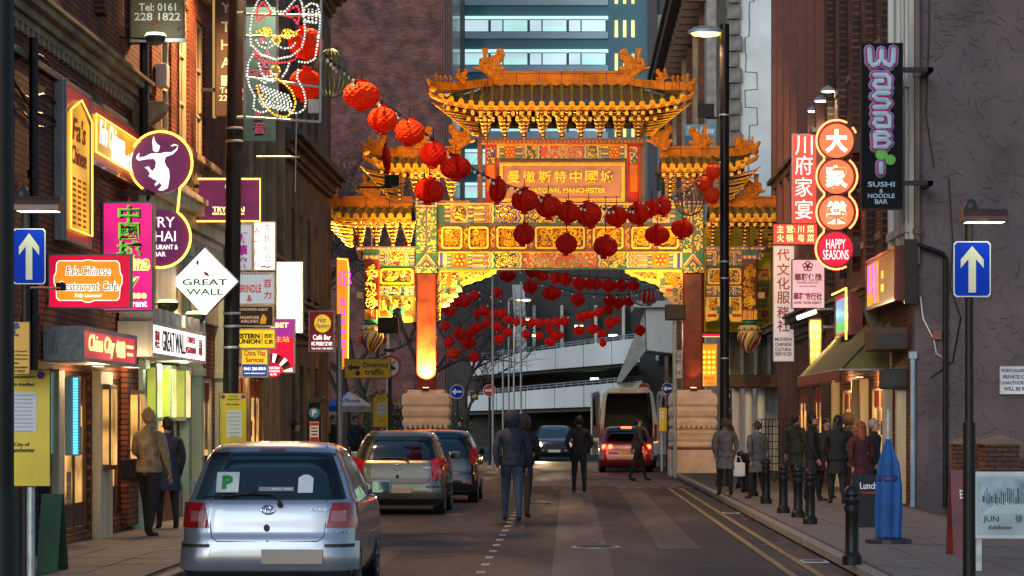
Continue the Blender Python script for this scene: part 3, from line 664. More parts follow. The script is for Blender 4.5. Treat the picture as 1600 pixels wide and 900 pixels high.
# gutter grates, litter and leaves
for i,y in enumerate((31,47)):
    t=thing("drain_grate","iron gutter grate by the right kerb, %s"%("nearer one" if i==0 else "farther one beside the bollards"),"drain",(2.95,y,.004));mb=MB();mb.ring([(2.8,y-.25),(3.12,y-.25),(3.12,y+.25),(2.8,y+.25)],[(2.83,y-.22),(3.09,y-.22),(3.09,y+.22),(2.83,y+.22)],.004,.016);mb.build("frame",m_galv,t)
    for k in range(7):mb=MB();yy=y-.19+k*.063;mb.box(2.83,3.09,yy-.012,yy+.012,.005,.014);mb.build("bar",m_dark,t)
rd=random.Random(12);mb=MB()
for i in range(420):
    sd=rd.random()<.5;x=rd.gauss(3.05,.12)if sd else rd.gauss(-4.0,.12);y=rd.uniform(22,62)
    if rd.random()<.25:x=rd.uniform(-4,3)
    a=rd.uniform(0,6.28);r_=rd.uniform(.015,.045);z=.012;mb.add([(x+r_*math.cos(a),y+r_*math.sin(a),z),(x-r_*.5*math.sin(a),y+r_*.5*math.cos(a),z+.006),(x-r_*math.cos(a),y-r_*math.sin(a),z),(x+r_*.5*math.sin(a),y-r_*.5*math.cos(a),z+.004)],[(0,1,2,3)],rd.choice((0,0,1)))
o=mb.build("litter",[mat("dead_leaf",(.09,.06,.03),.8),mat("paper_scrap",(.4,.39,.36),.8)],None,kind="stuff");o["label"]="scattered dead leaves and paper scraps along the gutters";o["category"]="litter"

rd=random.Random(77);mb=MB()
for i in range(34):
    x,y=rd.uniform(-3.6,2.9),rd.uniform(24,64);a=rd.choice((rd.gauss(1.57,.3),rd.gauss(0,.4)));p=[]
    for k in range(rd.randint(5,12)):p.append((x,y));a+=rd.gauss(0,.35);x+=.28*math.cos(a);y+=.28*math.sin(a);x=max(-3.9,min(3.0,x))
    for k in range(len(p)-1):
        (x0,y0),(x1,y1)=p[k],p[k+1];w=rd.uniform(.008,.018);mb.add([(x0-w,y0,.0125),(x0+w,y0,.0125),(x1+w,y1,.0125),(x1-w,y1,.0125)],[(0,1,2,3)])
o=mb.build("tar_cracks",mat("tar_seam",(.008,.008,.009),.35),None,kind="stuff");o["label"]="thin dark tar filled cracks wandering over the road";o["category"]="road cracks"
# ================================================================ THE GATE
GY=78.0;GK=GY/F;GCX=876.0
G0=Vector(((GCX-VX)*GK,GY,0))
gate=thing("ceremonial_gate","ornate painted Chinese arch with five golden tiled roofs spanning the street","gate",G0)
gz=lambda py:H+(HY-py)*GK
gx=lambda px:(px-VX)*GK
m_tile=mat("green_gold_glazed_tile",(.26,.2,.03),.35,coat=.3,var=.35,vs=8)
m_pan=mat("dark_glazed_pan_tile",(.09,.08,.03),.35,coat=.4,var=.3,vs=10)
m_cap=mat("yellow_glazed_cap",(.85,.4,.015),.5,spec=.15,var=.15,vs=10)
m_ridge=mat("orange_glazed_ridge",(.55,.16,.01),.55,spec=.15,var=.25,bump=.3,bs=15)
m_fig=mat("orange_glazed_figure",(.6,.19,.012),.55,spec=.15,var=.25,bump=.9,bs=16,vs=9)
m_frame=mat("gate_brown_frame",(.16,.045,.02),.5,var=.2)
m_lac=mat("red_lacquer",(.12,.014,.004),.35,spec=.25,var=.35,vs=2.2,bump=.45,bs=4)
m_gr=mat("painted_green",(.008,.1,.06),.5,var=.15);m_bl=mat("painted_blue",(.02,.03,.22),.5,var=.15)
m_wh=mat("painted_ivory",(.52,.38,.17),.6,var=.1,spec=.2);m_or=mat("painted_orange",(.6,.15,.015),.6,var=.15,spec=.2);m_rd=mat("painted_red",(.45,.03,.01),.6,spec=.2)
m_pu=mat("painted_mauve",(.24,.13,.22),.55)
m_yl=mat("bright_yellow_gilt",(.85,.47,.025),.4,var=.1,bump=.2,bs=30)
sw_gb=swirl("gold_on_blue_scroll",(.78,.38,.03),(.03,.03,.16),12,.3);sw_gg=swirl("gold_on_green_scroll",(.78,.38,.03),(.012,.08,.05),12,.3)
sw_gr=swirl("gold_on_red_scroll",(.78,.38,.04),(.2,.02,.01),12,.2);sw_dk=swirl("gold_on_dark_scroll",(.8,.38,.03),(.05,.015,.006),15,.2)
sw_pk=swirl("ivory_on_red_scroll",(.62,.42,.16),(.5,.045,.01),9,.6)
PAL=[m_frame,m_gold,m_gr,m_bl,m_wh,m_or,m_rd,sw_gb,sw_gg,sw_gr,sw_dk,sw_pk,m_pu,m_yl]
IX=dict(frame=0,gold=1,green=2,blue=3,ivory=4,orange=5,red=6,sgb=7,sgg=8,sgr=9,sdk=10,spk=11,mauve=12,yellow=13)
GT=Matrix.Translation(Vector((0,0,0)))@FRONT      # a = x, b = z, d = -y
# pedestals and columns
m_ped=mat("carved_pale_sandstone",(.66,.48,.36),.8,bump=.5,bs=10,var=.12,vs=3)
for cx,sgn in((667,-1),(1082,1)):
    x=gx(cx);P=Vector((x,GY,0))
    mb=MB();mb.box(x-.73,x+.73,GY-.9,GY+.9,0,.80);pl=mb.build("plinth",m_ped,gate,bevel=.02)
    mb=MB();mb.box(x-.71,x+.71,GY-.88,GY+.88,.802,.88);mb.build("red_band",mat("plinth_red_band",(.2,.03,.02),.6),gate)
    prof=[(.70,.882),(.72,.95),(.68,1.05),(.71,1.12),(.7,1.38),(.66,1.43),(.6,1.45),(.7,1.52),(.715,1.66),(.66,1.72),(.66,1.78),(.7,1.84),(.715,1.98),(.68,2.1),(.72,2.18),(.71,2.42),(.66,2.5),(.56,2.53),(.54,2.62)]
    mb=MB();mb.lathe([(r*1.414,z)for r,z in prof],(x,GY,0),4,0,1,1.15,math.pi/4);ped=mb.build("pedestal",m_ped,gate,bevel=.015)
    pm=MB()
    for i in range(9):     # carved lotus petals round the waist
        xx=x-.64+i*.16;pm.poly([(xx-.07,0),(xx+.07,0),(xx+.05,.1),(xx,.15),(xx-.05,.1)],0,.03)
    pm.T=Matrix.Identity(4);q=MB(Matrix.Translation((0,GY-.84,1.46))@FRONT)
    for i in range(9):xx=x-.6+i*.15;q.poly([(xx-.065,.12),(xx+.065,.12),(xx+.045,.02),(xx,-.03),(xx-.045,.02)],-.02,.035)
    for i in range(7):xx=x-.54+i*.18;q.tube([(xx+.06*math.cos(a*.6),-.2+.05*math.sin(a*.6),.0)for a in range(8)],.014,4)
    q.build("petal_carving",m_ped,ped)
    mb=MB();mb.box(x-.3,x+.3,GY-.3,GY+.3,2.6,gz(427));mb.build("column",m_lac,gate,bevel=.05)
    mb=MB(GT);a,b=x-.325,x+.325
    mb.box(a,b,gz(427),gz(316),-GY-.325,-GY+.32,IX['green']);mb.build("column_head",PAL,gate)
    mb=MB(GT);dd=-GY+.322
    mb.box(a+.03,x-.03,gz(396),gz(326),dd,dd+.01,IX['sgg']);mb.box(x+.03,b-.03,gz(396),gz(326),dd,dd+.01,IX['sgg'])
    mb.box(x-.012,x+.012,gz(427),gz(318),dd,dd+.02,0)
    for i in range(4):
        w=.3-i*.07;z0=gz(416)+.0;zt=z0+.36-i*.09
        mb.poly([(x-w,z0),(x-w+.04,z0),(x,zt-.04),(x+w-.04,z0),(x+w,z0),(x,zt+.03)],dd,dd+.012+i*.002,(IX['ivory'],IX['orange'],IX['blue'],IX['gold'])[i])
    mb.box(a,b,gz(427),gz(418),dd,dd+.02,IX['sgg']);mb.box(a,b,gz(324),gz(316),dd,dd+.02,IX['ivory']);mb.box(a+.06,b-.06,gz(322),gz(318),dd+.021,dd+.03,IX['blue'])
    mb.build("painted_band",PAL,gate)
    # slim brackets beside the column shaft
    mb=MB(GT);s=-sgn;mb.poly([(x+s*.31,gz(440)),(x+s*.45,gz(440)),(x+s*.42,gz(500)),(x+s*.31,gz(503))],-GY-.15,-GY+.15,IX['sdk']);mb.build("side_bracket",PAL,gate)
def scroll(mb,x0,x1,z0,z1,d,r,n,seed,mi):
    """raised scrollwork: small spirals strung across a panel"""
    rd=random.Random(seed);w=x1-x0;h=z1-z0
    for i in range(n):
        cx=x0+rd.uniform(.12,.88)*w;cz=z0+rd.uniform(.14,.86)*h;R0=min(min(w,h)*rd.uniform(.12,.28),.2);s=rd.choice((-1,1));ph=rd.uniform(0,6.3);pts=[]
        for k in range(11):
            a=ph+s*k*.62;rr=R0*(1-k*.075);px_=cx+rr*math.cos(a);pz=cz+rr*math.sin(a)
            pts.append((min(max(px_,x0),x1),min(max(pz,z0),z1),d))
        mb.tube(pts,r,4,mi)
def rframe(mb,x0,x1,z0,z1,t,d0,d1,mi,c=.05):
    def rr(a,b,e,f,c):
        return[(a+c,e),(b-c,e),(b-c*.3,e+c*.3),(b,e+c),(b,f-c),(b-c*.3,f-c*.3),(b-c,f),(a+c,f),(a+c*.3,f-c*.3),(a,f-c),(a,e+c),(a+c*.3,e+c*.3)]
    mb.ring(rr(x0,x1,z0,z1,c),rr(x0+t,x1-t,z0+t,z1-t,c*.7),d0,d1,mi)
def painted(name,px0,px1,py0,py1,spec,depth=.5,front=.18,seed=1):
    """a painted beam: one object, its colour fields as raised panels. spec: (from, to, kind), shares of the width"""
    x0,x1,z1,z0=gx(px0),gx(px1),gz(py0),gz(py1);w=x1-x0;h=z1-z0
    mb=MB(GT);D=-GY+front;mb.box(x0,x1,z0,z1,-GY-depth+front,D,IX['frame']);o=mb.build(name,PAL,gate)
    mb=MB(GT)
    mb.box(x0,x1,z0,z0+h*.07,D,D+.03,IX['green']);mb.box(x0,x1,z1-h*.07,z1,D,D+.03,IX['gold'])
    z0+=h*.08;z1-=h*.08;h=z1-z0;zc=(z0+z1)/2
    for i,(a,b,kd)in enumerate(spec):
        for m_ in(0,1):
            if m_ and kd[0]=='=':continue
            A,B=(x0+a*w,x0+b*w)if not m_ else(x1-b*w,x1-a*w);s=1 if not m_ else-1
            k2=kd.strip('=')
            if k2=='stud':
                mb.box(A,B,z0,z1,D,D+.02,IX['green'])
                for q in range(4):zz=z0+h*(q+.5)/4;mb.box(A+.02,B-.02,zz-h*.07,zz+h*.07,D+.02,D+.03,IX['gold']if q%2 else IX['mauve'])
            elif k2=='disc':
                mb.box(A,B,z0,z1,D,D+.018,IX['ivory']);r=min(h*.45,(B-A)*.45);mb.disc((A+B)/2,zc,r,D+.018,D+.03,IX['frame'],20);mb.disc((A+B)/2,zc,r*.86,D+.03,D+.038,IX['sdk'],20)
                scroll(mb,(A+B)/2-r*.7,(A+B)/2+r*.7,zc-r*.7,zc+r*.7,D+.045,.012,6,seed+i,IX['gold'])
            elif k2=='flower':
                mb.box(A,B,z0,z1,D,D+.018,IX['orange']);r=min(h*.42,(B-A)*.42)
                for q in range(12):an=q*.5236;mb.disc((A+B)/2+r*.7*math.cos(an),zc+r*.7*math.sin(an),r*.2,D+.018,D+.03,IX['red']if q%2 else IX['gold'],8)
                mb.disc((A+B)/2,zc,r*.45,D+.018,D+.034,IX['red'],14);mb.disc((A+B)/2,zc,r*.2,D+.034,D+.04,IX['gold'],10)
            elif k2=='chev':
                n=5
                for q in range(n):
                    sh=(B-A)/n;xa=(A+q*sh)if s>0 else(B-q*sh-sh);tip=s*(B-A)*.45;mi_=(IX['ivory'],IX['blue'],IX['gold'],IX['ivory'],IX['green'])[q]
                    base=xa-tip*.3
                    mb.poly([(base,z0),(base+sh,z0),(base+sh+tip*.6,z0+h*.25),(base+sh,zc),(base+sh+tip*.6,z0+h*.75),(base+sh,z1),(base,z1),(base+tip*.6,z0+h*.75),(base,zc),(base+tip*.6,z0+h*.25)],D,D+.028+q*.003,mi_)
            elif k2=='finger':
                mb.box(A,B,z0,z1,D,D+.012,IX['orange'])
                for q in range(3):
                    zz=z0+h*(q+.5)/3
                    for e,mi_ in((.15,IX['ivory']),(.11,IX['blue']),(.065,IX['gold'])):
                        hh=h*e;xe=B-.03-(.15-e)if s>0 else A+.03+(.15-e);xs=A if s>0 else B
                        mb.poly([(xs,zz-hh),(xe-s*.08,zz-hh),(xe,zz),(xe-s*.08,zz+hh),(xs,zz+hh)],D+.012,D+.03+(.15-e)*.15,mi_)
            elif k2 in IX:
                mb.box(A,B,z0,z1,D,D+.02,IX[k2])
                if k2 in('sgb','sgg','sgr','spk'):
                    scroll(mb,A+.02,B-.02,z0+.02,z1-.02,D+.026,.014,max(4,int((B-A)*14)),seed+i*7+m_,IX['gold']if k2!='spk' else IX['ivory'])
    mb.build("painted_panel",PAL,o);return o
CEN=[(0,.03,'green'),(.03,.055,'stud'),(.055,.125,'disc'),(.125,.15,'stud'),(.15,.215,'finger'),(.215,.235,'chev'),(.235,.325,'sgb'),(.325,.36,'chev'),(.36,.64,'=sgg')]
painted("upper_beam",683,1067,318,351.5,CEN,.5,.16,3)
painted("lower_beam",683,1067,394,421,[(0,.012,'ivory'),(.012,.025,'blue'),(.025,.04,'ivory'),(.04,.06,'stud'),(.06,.125,'flower'),(.125,.145,'stud'),(.145,.21,'finger'),(.21,.235,'chev'),(.235,.325,'sgg'),(.325,.35,'chev'),(.35,.65,'=spk')],.5,.2,9)
# pierced middle beam: rails, uprights, carved panels
mb=MB(GT);x0,x1=gx(683),gx(1067);mb.box(x0,x1,gz(354.5),gz(351.6),-GY-.2,-GY+.17,0);mb.box(x0,x1,gz(393.9),gz(390),-GY-.2,-GY+.17,0)
edges=[683,690,725,731,766,774,828,835,915,922,976,984,1019,1025,1060,1067]
cells=[(690,723),(732,764),(776,824),(836,914),(926,974),(986,1018),(1027,1060)]
prev=683
for a,b in cells:mb.box(gx(prev),gx(a),gz(390),gz(354.5),-GY-.1,-GY+.16,0);prev=b
mb.box(gx(prev),gx(1067),gz(390),gz(354.5),-GY-.1,-GY+.16,0);pb=mb.build("pierced_beam",PAL,gate)
for i,(a,b)in enumerate(cells):
    X0,X1,Z0,Z1=gx(a+.3),gx(b-.3),gz(389.6),gz(355);mb=MB(GT)
    rframe(mb,X0,X1,Z0,Z1,.05,-GY+.12,-GY+.22,IX['yellow'],.08)
    mb.box(X0+.03,X1-.03,Z0+.03,Z1-.03,-GY+.02,-GY+.1,IX['sdk'])
    scroll(mb,X0+.06,X1-.06,Z0+.06,Z1-.06,-GY+.125,.022,int((X1-X0)*26),40+i,IX['gold'])
    scroll(mb,X0+.06,X1-.06,Z0+.06,Z1-.06,-GY+.16,.028,int((X1-X0)*10),60+i,IX['yellow'])
    mb.build("carved_panel",PAL,pb)
for x in(687,728,770,830,920,980,1022,1063):
    mb=MB(GT);X=gx(x);pts=[(X+.05*math.sin(k*.9),gz(388)+(gz(356)-gz(388))*k/16,-GY+.18)for k in range(17)];mb.tube(pts,.022,4,IX['gold'])
    for k in range(3):z=gz(383-k*11);mb.tube([(X+.045*math.cos(a*.8),z+.045*math.sin(a*.8),-GY+.18)for a in range(7)],.014,4,IX['yellow'])
    mb.build("scroll_strip",PAL,pb)
# spandrels: yellow pierced bracket boards and stacked corbels
for s in(-1,1):
    X=lambda off:gx(GCX)+s*(off*GK)      # off: pixels from the gate's middle
    mb=MB(GT);top=gz(421.5)
    mb.poly([(X(192),top),(X(100),top),(X(101),gz(427)),(X(106),gz(428)),(X(110),gz(432)),(X(118),gz(433)),(X(124),gz(438)),(X(133),gz(439)),(X(140),gz(443)),(X(148),gz(444)),(X(156),gz(450)),(X(192),gz(450))],-GY-.08,-GY+.08,IX['yellow'])
    sp=mb.build("spandrel",PAL,gate)
    mb=MB(GT);q=sorted((X(187),X(160)));mb.box(q[0],q[1],gz(446),gz(426),-GY+.08,-GY+.1,IX['sdk']);scroll(mb,q[0],q[1],gz(446),gz(426),-GY+.11,.02,14,5,IX['gold'])
    mb.poly([(X(150),gz(426)),(X(112),gz(426)),(X(122),gz(431)),(X(135),gz(434)),(X(150),gz(438))],-GY+.08,-GY+.1,IX['sdk'])
    q=sorted((X(150),X(124)));scroll(mb,q[0],q[1],gz(435),gz(426),-GY+.11,.02,7,8,IX['gold']);mb.build("pierced_carving",PAL,sp)
    for i,(o0,y0,y1)in enumerate(((155,450,458),(161,458.5,466),(168,466.5,473),(174,473.5,480))):
        mb=MB(GT);mb.poly([(X(192),gz(y0)),(X(o0),gz(y0)),(X(o0-1),gz(y0+(y1-y0)*.6)),(X(o0+7),gz(y1)),(X(192),gz(y1))],-GY-.1,-GY+.1+.01*i,IX['ivory'])
        mb.poly([(X(190),gz(y0+1.6)),(X(o0+9),gz(y0+1.6)),(X(o0+9),gz(y1-2.4)),(X(190),gz(y1-2.4))],-GY+.1,-GY+.125+.01*i,IX['red']if i%2==0 else IX['yellow'])
        mb.build("corbel",PAL,gate)
    for o0,y in((156,438),(175,450)):
        mb=MB(GT);a,b=sorted((X(o0),X(o0+6)));mb.box(a,b,gz(y+12),gz(y),-GY+.11,-GY+.2,IX['green']);mb.box(a+.02,b-.02,gz(y+11),gz(y+9),-GY+.2,-GY+.22,IX['ivory']);mb.build("painted_block",PAL,gate)
    # outer bay panels between main column and hanging column
    a,b=sorted((X(227),X(284)))
    pa,pb_=a/GK+VX,b/GK+VX
    painted("outer_upper_panel",pa,pb_,392,417,[(0,.16,'stud'),(.18,.3,'chev'),(.3,.7,'=sgr')],.3,.14,21)
    mb=MB(GT);mb.box(a,b,gz(446.5),gz(417.3),-GY-.1,-GY+.1,0);fr=mb.build("outer_carved_panel",PAL,gate)
    mb=MB(GT);rframe(mb,a+.05,b-.05,gz(444.5),gz(420),.05,-GY+.1,-GY+.17,IX['yellow'],.08);mb.box(a+.1,b-.1,gz(442),gz(422.5),-GY+.1,-GY+.12,IX['sdk'])
    scroll(mb,a+.12,b-.12,gz(441.5),gz(423),-GY+.14,.024,20,31,IX['gold']);mb.build("carving",PAL,fr)
    painted("outer_lower_panel",pa,pb_,447,463,[(0,.16,'stud'),(.18,.3,'chev'),(.3,.7,'=sgb')],.3,.14,23)
    mb=MB(GT);Z=gz(463.3)
    mb.poly([(a,Z),(b,Z),(b,gz(503)),(b-.35,gz(503)),(b-.4,gz(494)),(b-.38,gz(487)),((a+b)/2+.1,gz(482)),((a+b)/2,gz(479)),((a+b)/2-.1,gz(482)),(a+.38,gz(487)),(a+.4,gz(494)),(a+.35,gz(500)),(a,gz(503))],-GY-.06,-GY+.08,IX['yellow']);ap=mb.build("apron_board",PAL,gate)
    for i in range(3):
        mb=MB(GT);xx=a+.1+i*(b-a-.2-.24)/2;mb.box(xx,xx+.24,gz(485 if i!=1 else 480),gz(466),-GY+.08,-GY+.1,IX['sdk']);scroll(mb,xx+.01,xx+.23,gz(484 if i!=1 else 479),gz(467),-GY+.11,.016,8,70+i,IX['gold']);mb.build("pierced_carving",PAL,ap)
    for xx in(a+.38,b-.38):mb=MB(GT);mb.box(xx-.05,xx+.05,gz(490),gz(479),-GY+.081,-GY+.16,IX['green']);mb.build("painted_block",PAL,ap)
    for xx,e in((a+.18,1),(b-.18,1)):
        mb=MB(GT);mb.box(xx-.13,xx+.13,gz(495),gz(491),-GY+.081,-GY+.11,IX['red']);mb.build("red_inset",PAL,ap)
    # rail over the outer bay
    a2,b2=sorted((X(226),X(318)));mb=MB(GT);mb.box(a2,b2,gz(391.7),gz(386),-GY-.2,-GY+.25,IX['mauve'])
    for i in range(12):xx=a2+(i+.5)*(b2-a2)/12;mb.box(xx-.05,xx+.05,gz(390),gz(388),-GY+.25,-GY+.262,IX['gold']if i%2 else IX['ivory'])
    mb.build("purlin",PAL,gate)
    # hanging column with lotus bulb
    hx=X(294.5);mb=MB();mb.box(hx-.24,hx+.24,GY-.24,GY+.24,gz(486),gz(392));hc=mb.build("hanging_column",m_lac,gate,bevel=.04)
    mb=MB(GT);d=-GY+.243;mb.box(hx-.25,hx+.25,gz(399),gz(392),d-.48,d+.01,IX['green']);mb.box(hx-.25,hx+.25,gz(406),gz(399.2),d-.48,d+.008,IX['mauve'])
    for i in range(3):mb.box(hx-.18+i*.14,hx-.1+i*.14,gz(404.5),gz(400.5),d+.008,d+.02,IX['gold'])
    scroll(mb,hx-.19,hx+.19,gz(470),gz(408),d+.01,.026,24,90,IX['gold']);scroll(mb,hx-.19,hx+.19,gz(482),gz(462),d+.015,.024,12,91,IX['yellow']);mb.build("dragon_relief",PAL,hc)
    mb=MB();mb.lathe([(.34,gz(500)),(.33,gz(486))],(hx,GY,0),4,IX['gold'],ph=math.pi/4);
    for i in range(9):xx=hx-.22+i*.055;mb.box(xx-.016,xx+.016,GY-.262,GY-.235,gz(499),gz(484),(IX['red'],IX['ivory'],IX['orange'])[i%3])
    mb.lathe([(.2,gz(508)),(.24,gz(505)),(.24,gz(501)),(.3,gz(500.2))],(hx,GY,0),16,IX['green'])
    mb.build("column_skirt",PAL,hc)
    mb=MB();mb.lathe([(.02,gz(552)),(.06,gz(551)),(.14,gz(545)),(.24,gz(538)),(.31,gz(530)),(.325,gz(524)),(.3,gz(519)),(.26,gz(517)),(.32,gz(515)),(.33,gz(512)),(.28,gz(509)),(.2,gz(508.2))],(hx,GY,0),24,IX['ivory'])
    for i in range(16):      # twisted coloured petals
        pts=[]
        for k in range(8):
            t_=k/7;a=i*.3927+t_*.9;zz=gz(549-t_*29);rr=(.1,.17,.235,.285,.318,.333,.325,.305)[k];pts.append((hx+rr*math.cos(a),GY+rr*math.sin(a),zz))
        mb.tube(pts,.028,4,(IX['red'],IX['blue'],IX['yellow'],IX['green'])[i%4])
    for i in range(18):a=i*.349;mb.ball((hx+.325*math.cos(a),GY+.325*math.sin(a),gz(513.5)),.032,5,IX['yellow']if i%2 else IX['blue'])
    mb.build("lotus_finial",PAL,hc,smooth=True)
    mb=MB(GT);a,b=sorted((X(307),X(318)));mb.box(a,b,gz(466),gz(457),-GY-.12,-GY+.12,IX['ivory']);mb.build("beam_end",PAL,gate)
    mb=MB(GT);a,b=sorted((X(306),X(322)));mb.poly([(X(306),gz(392)),(X(317),gz(392)),(X(317),gz(400)),(X(312),gz(407)),(X(306),gz(407))],-GY-.1,-GY+.1,IX['sdk']);mb.build("end_scroll",PAL,gate)
# name board storey
mb=MB(GT);z0,z1=gz(317.8),gz(226)
mb.box(gx(758),gx(776),z0,z1,-GY-.2,-GY+.1,IX['red']);mb.build("upper_post",PAL,gate)
mb=MB(GT);mb.box(gx(980),gx(1000),z0,z1,-GY-.2,-GY+.1,IX['red']);mb.build("upper_post",PAL,gate)
for x in(761,984):
    mb=MB(GT);mb.box(gx(x),gx(x+12),gz(300),gz(258),-GY+.1,-GY+.12,IX['orange']);mb.box(gx(x),gx(x+12),gz(256),gz(251),-GY+.1,-GY+.13,IX['sgg']);mb.box(gx(x),gx(x+12),gz(250),gz(230),-GY+.1,-GY+.12,IX['sgb'])
    mb.build("post_painting",PAL,gate)
mb=MB(GT);mb.box(gx(752),gx(1006),gz(226),gz(218),-GY-.3,-GY+.3,0)
for i in range(40):xx=gx(755+i*6.3);mb.box(xx,xx+.05,gz(224.5),gz(221),-GY+.3,-GY+.31,IX['orange'])
mb.build("upper_purlin",PAL,gate)
painted("name_board_lintel",776.5,979.5,226.5,250,[(0,.02,'ivory'),(.02,.06,'stud'),(.06,.14,'flower'),(.14,.2,'stud'),(.2,.24,'chev'),(.24,.3,'sgg'),(.3,.335,'chev'),(.335,.665,'=spk')],.3,.12,33)
nb=MB(GT);nb.box(gx(776.5),gx(979.5),gz(317.5),gz(250.5),-GY-.15,-GY+.1,0);board=nb.build("name_board",PAL,gate)
mb=MB(GT);rframe(mb,gx(781),gx(976),gz(316),gz(255),.1,-GY+.1,-GY+.19,IX['gold'],.01)
for i in range(46):xx=gx(783.5+i*4.2);mb.box(xx-.018,xx+.018,gz(258),gz(256),-GY+.19,-GY+.205,IX['orange']);mb.box(xx-.018,xx+.018,gz(315),gz(313),-GY+.19,-GY+.205,IX['orange'])
mb.build("beaded_border",PAL,board)
mb=MB(GT);mb.box(gx(786.2),gx(970.8),gz(310.5),gz(260.5),-GY+.1,-GY+.15,0);mb.build("name_panel",mat("pale_salmon_panel",(.5,.23,.14),.75,bump=.1,bs=40,var=.06),board)
mb=MB(GT)
for i,ch in enumerate("曼徹斯特中國城"):mb.text(ch,gx(803+i*24.2),gz(277),19*GK,18*GK,-GY+.15,.05,0,.012)
mb.build("characters",mat("polished_gold_letter",(.9,.55,.02),.35,metal=.2,var=0),board)
mb=MB(GT);mb.text("CHINATOWN, MANCHESTER",gx(877),gz(299),138*GK,8.5*GK,-GY+.15,.05,0,.02);mb.build("lettering",mat("polished_gold_letter",(1,)),board)
for x in(750,1004):   # side openwork posts up to the eaves
    mb=MB(GT);mb.box(gx(x-4),gx(x+4),gz(317),gz(200),-GY-.15,-GY+.05,0);mb.build("side_post",PAL,gate)
for x in(655,684,1066,1095):
    mb=MB();pass
# ---- roofs
DRAGON=[(575,95),(620,92),(622,120),(612,165),(640,170),(655,150),(680,150),(690,110),(715,98),(745,108),(755,140),(745,175),(715,205),(712,240),(740,235),(755,250),(725,290),(720,320),(690,340),(660,340),(640,310),(600,295),(565,270),(512,250),(512,238),(550,243),(555,180),(590,165),(580,130)]
dg=MB(FRONT);u=GK/5*1.0
P0=[((x-650)*u,(345-y)*u)for x,y in DRAGON]
dg.poly(P0,-.13,.13)
for(cx,cz,r0,s,ph)in((718,140,30,1,0),(600,200,26,-1,1),(650,195,24,1,2),(690,270,30,-1,0),(640,245,22,1,3),(690,310,16,1,1)):
    for dd in(.145,-.145):dg.tube([((cx-650)*u+r0*u*(1-k*.07)*math.cos(ph+s*k*.62),(345-cz)*u+r0*u*(1-k*.07)*math.sin(ph+s*k*.62),dd)for k in range(11)],.022,4)
dg.tube([((562-650)*u,(345-180)*u,.14),((560-650)*u,(345-240)*u,.15),((600-650)*u,(345-285)*u,.15),((650-650)*u,(345-330)*u,.14)],.025,4)
DR_ME=None
def finial(par,x,y,z,flip,sc=1.0):
    global DR_ME
    if DR_ME is None:
        o=dg.build("dragon_finial",m_fig,None,bevel=.02);DR_ME=o.data;o.parent=par
    else:
        o=bpy.data.objects.new("dragon_finial",DR_ME);SC.collection.objects.link(o);o.parent=par
        b=o.modifiers.new("bevel",'BEVEL');b.width=.02;b.limit_method='ANGLE'
    o.location=Vector((x,y,z))-ORG[par];o.scale=((-sc if flip else sc),1,sc)
FG=None
def figurine(par,x,y,z,sc,flip):
    global FG
    if FG is None:
        q=MB();q.lathe([(.05,0),(.055,.03),(.03,.06),(.045,.1),(.05,.15),(.03,.2),(.035,.23),(.045,.26),(.03,.3),(.01,.34)],(0,0,0),7)
        q.tube([(0,0,.12),(.07,0,.17),(.09,0,.25)],.018,4);q.tube([(0,0,.26),(-.07,0,.24)],.018,4);q.tube([(0,0,.1),(-.06,0,.06),(-.09,0,.13)],.02,4)
        o=q.build("roof_figurine",m_fig,None,smooth=True);FG=o.data;o.parent=par
    else:
        o=bpy.data.objects.new("roof_figurine",FG);SC.collection.objects.link(o);o.parent=par
    o.location=Vector((x,y,z))-ORG[par];o.scale=((-sc if flip else sc),sc,sc)
tile_me={}
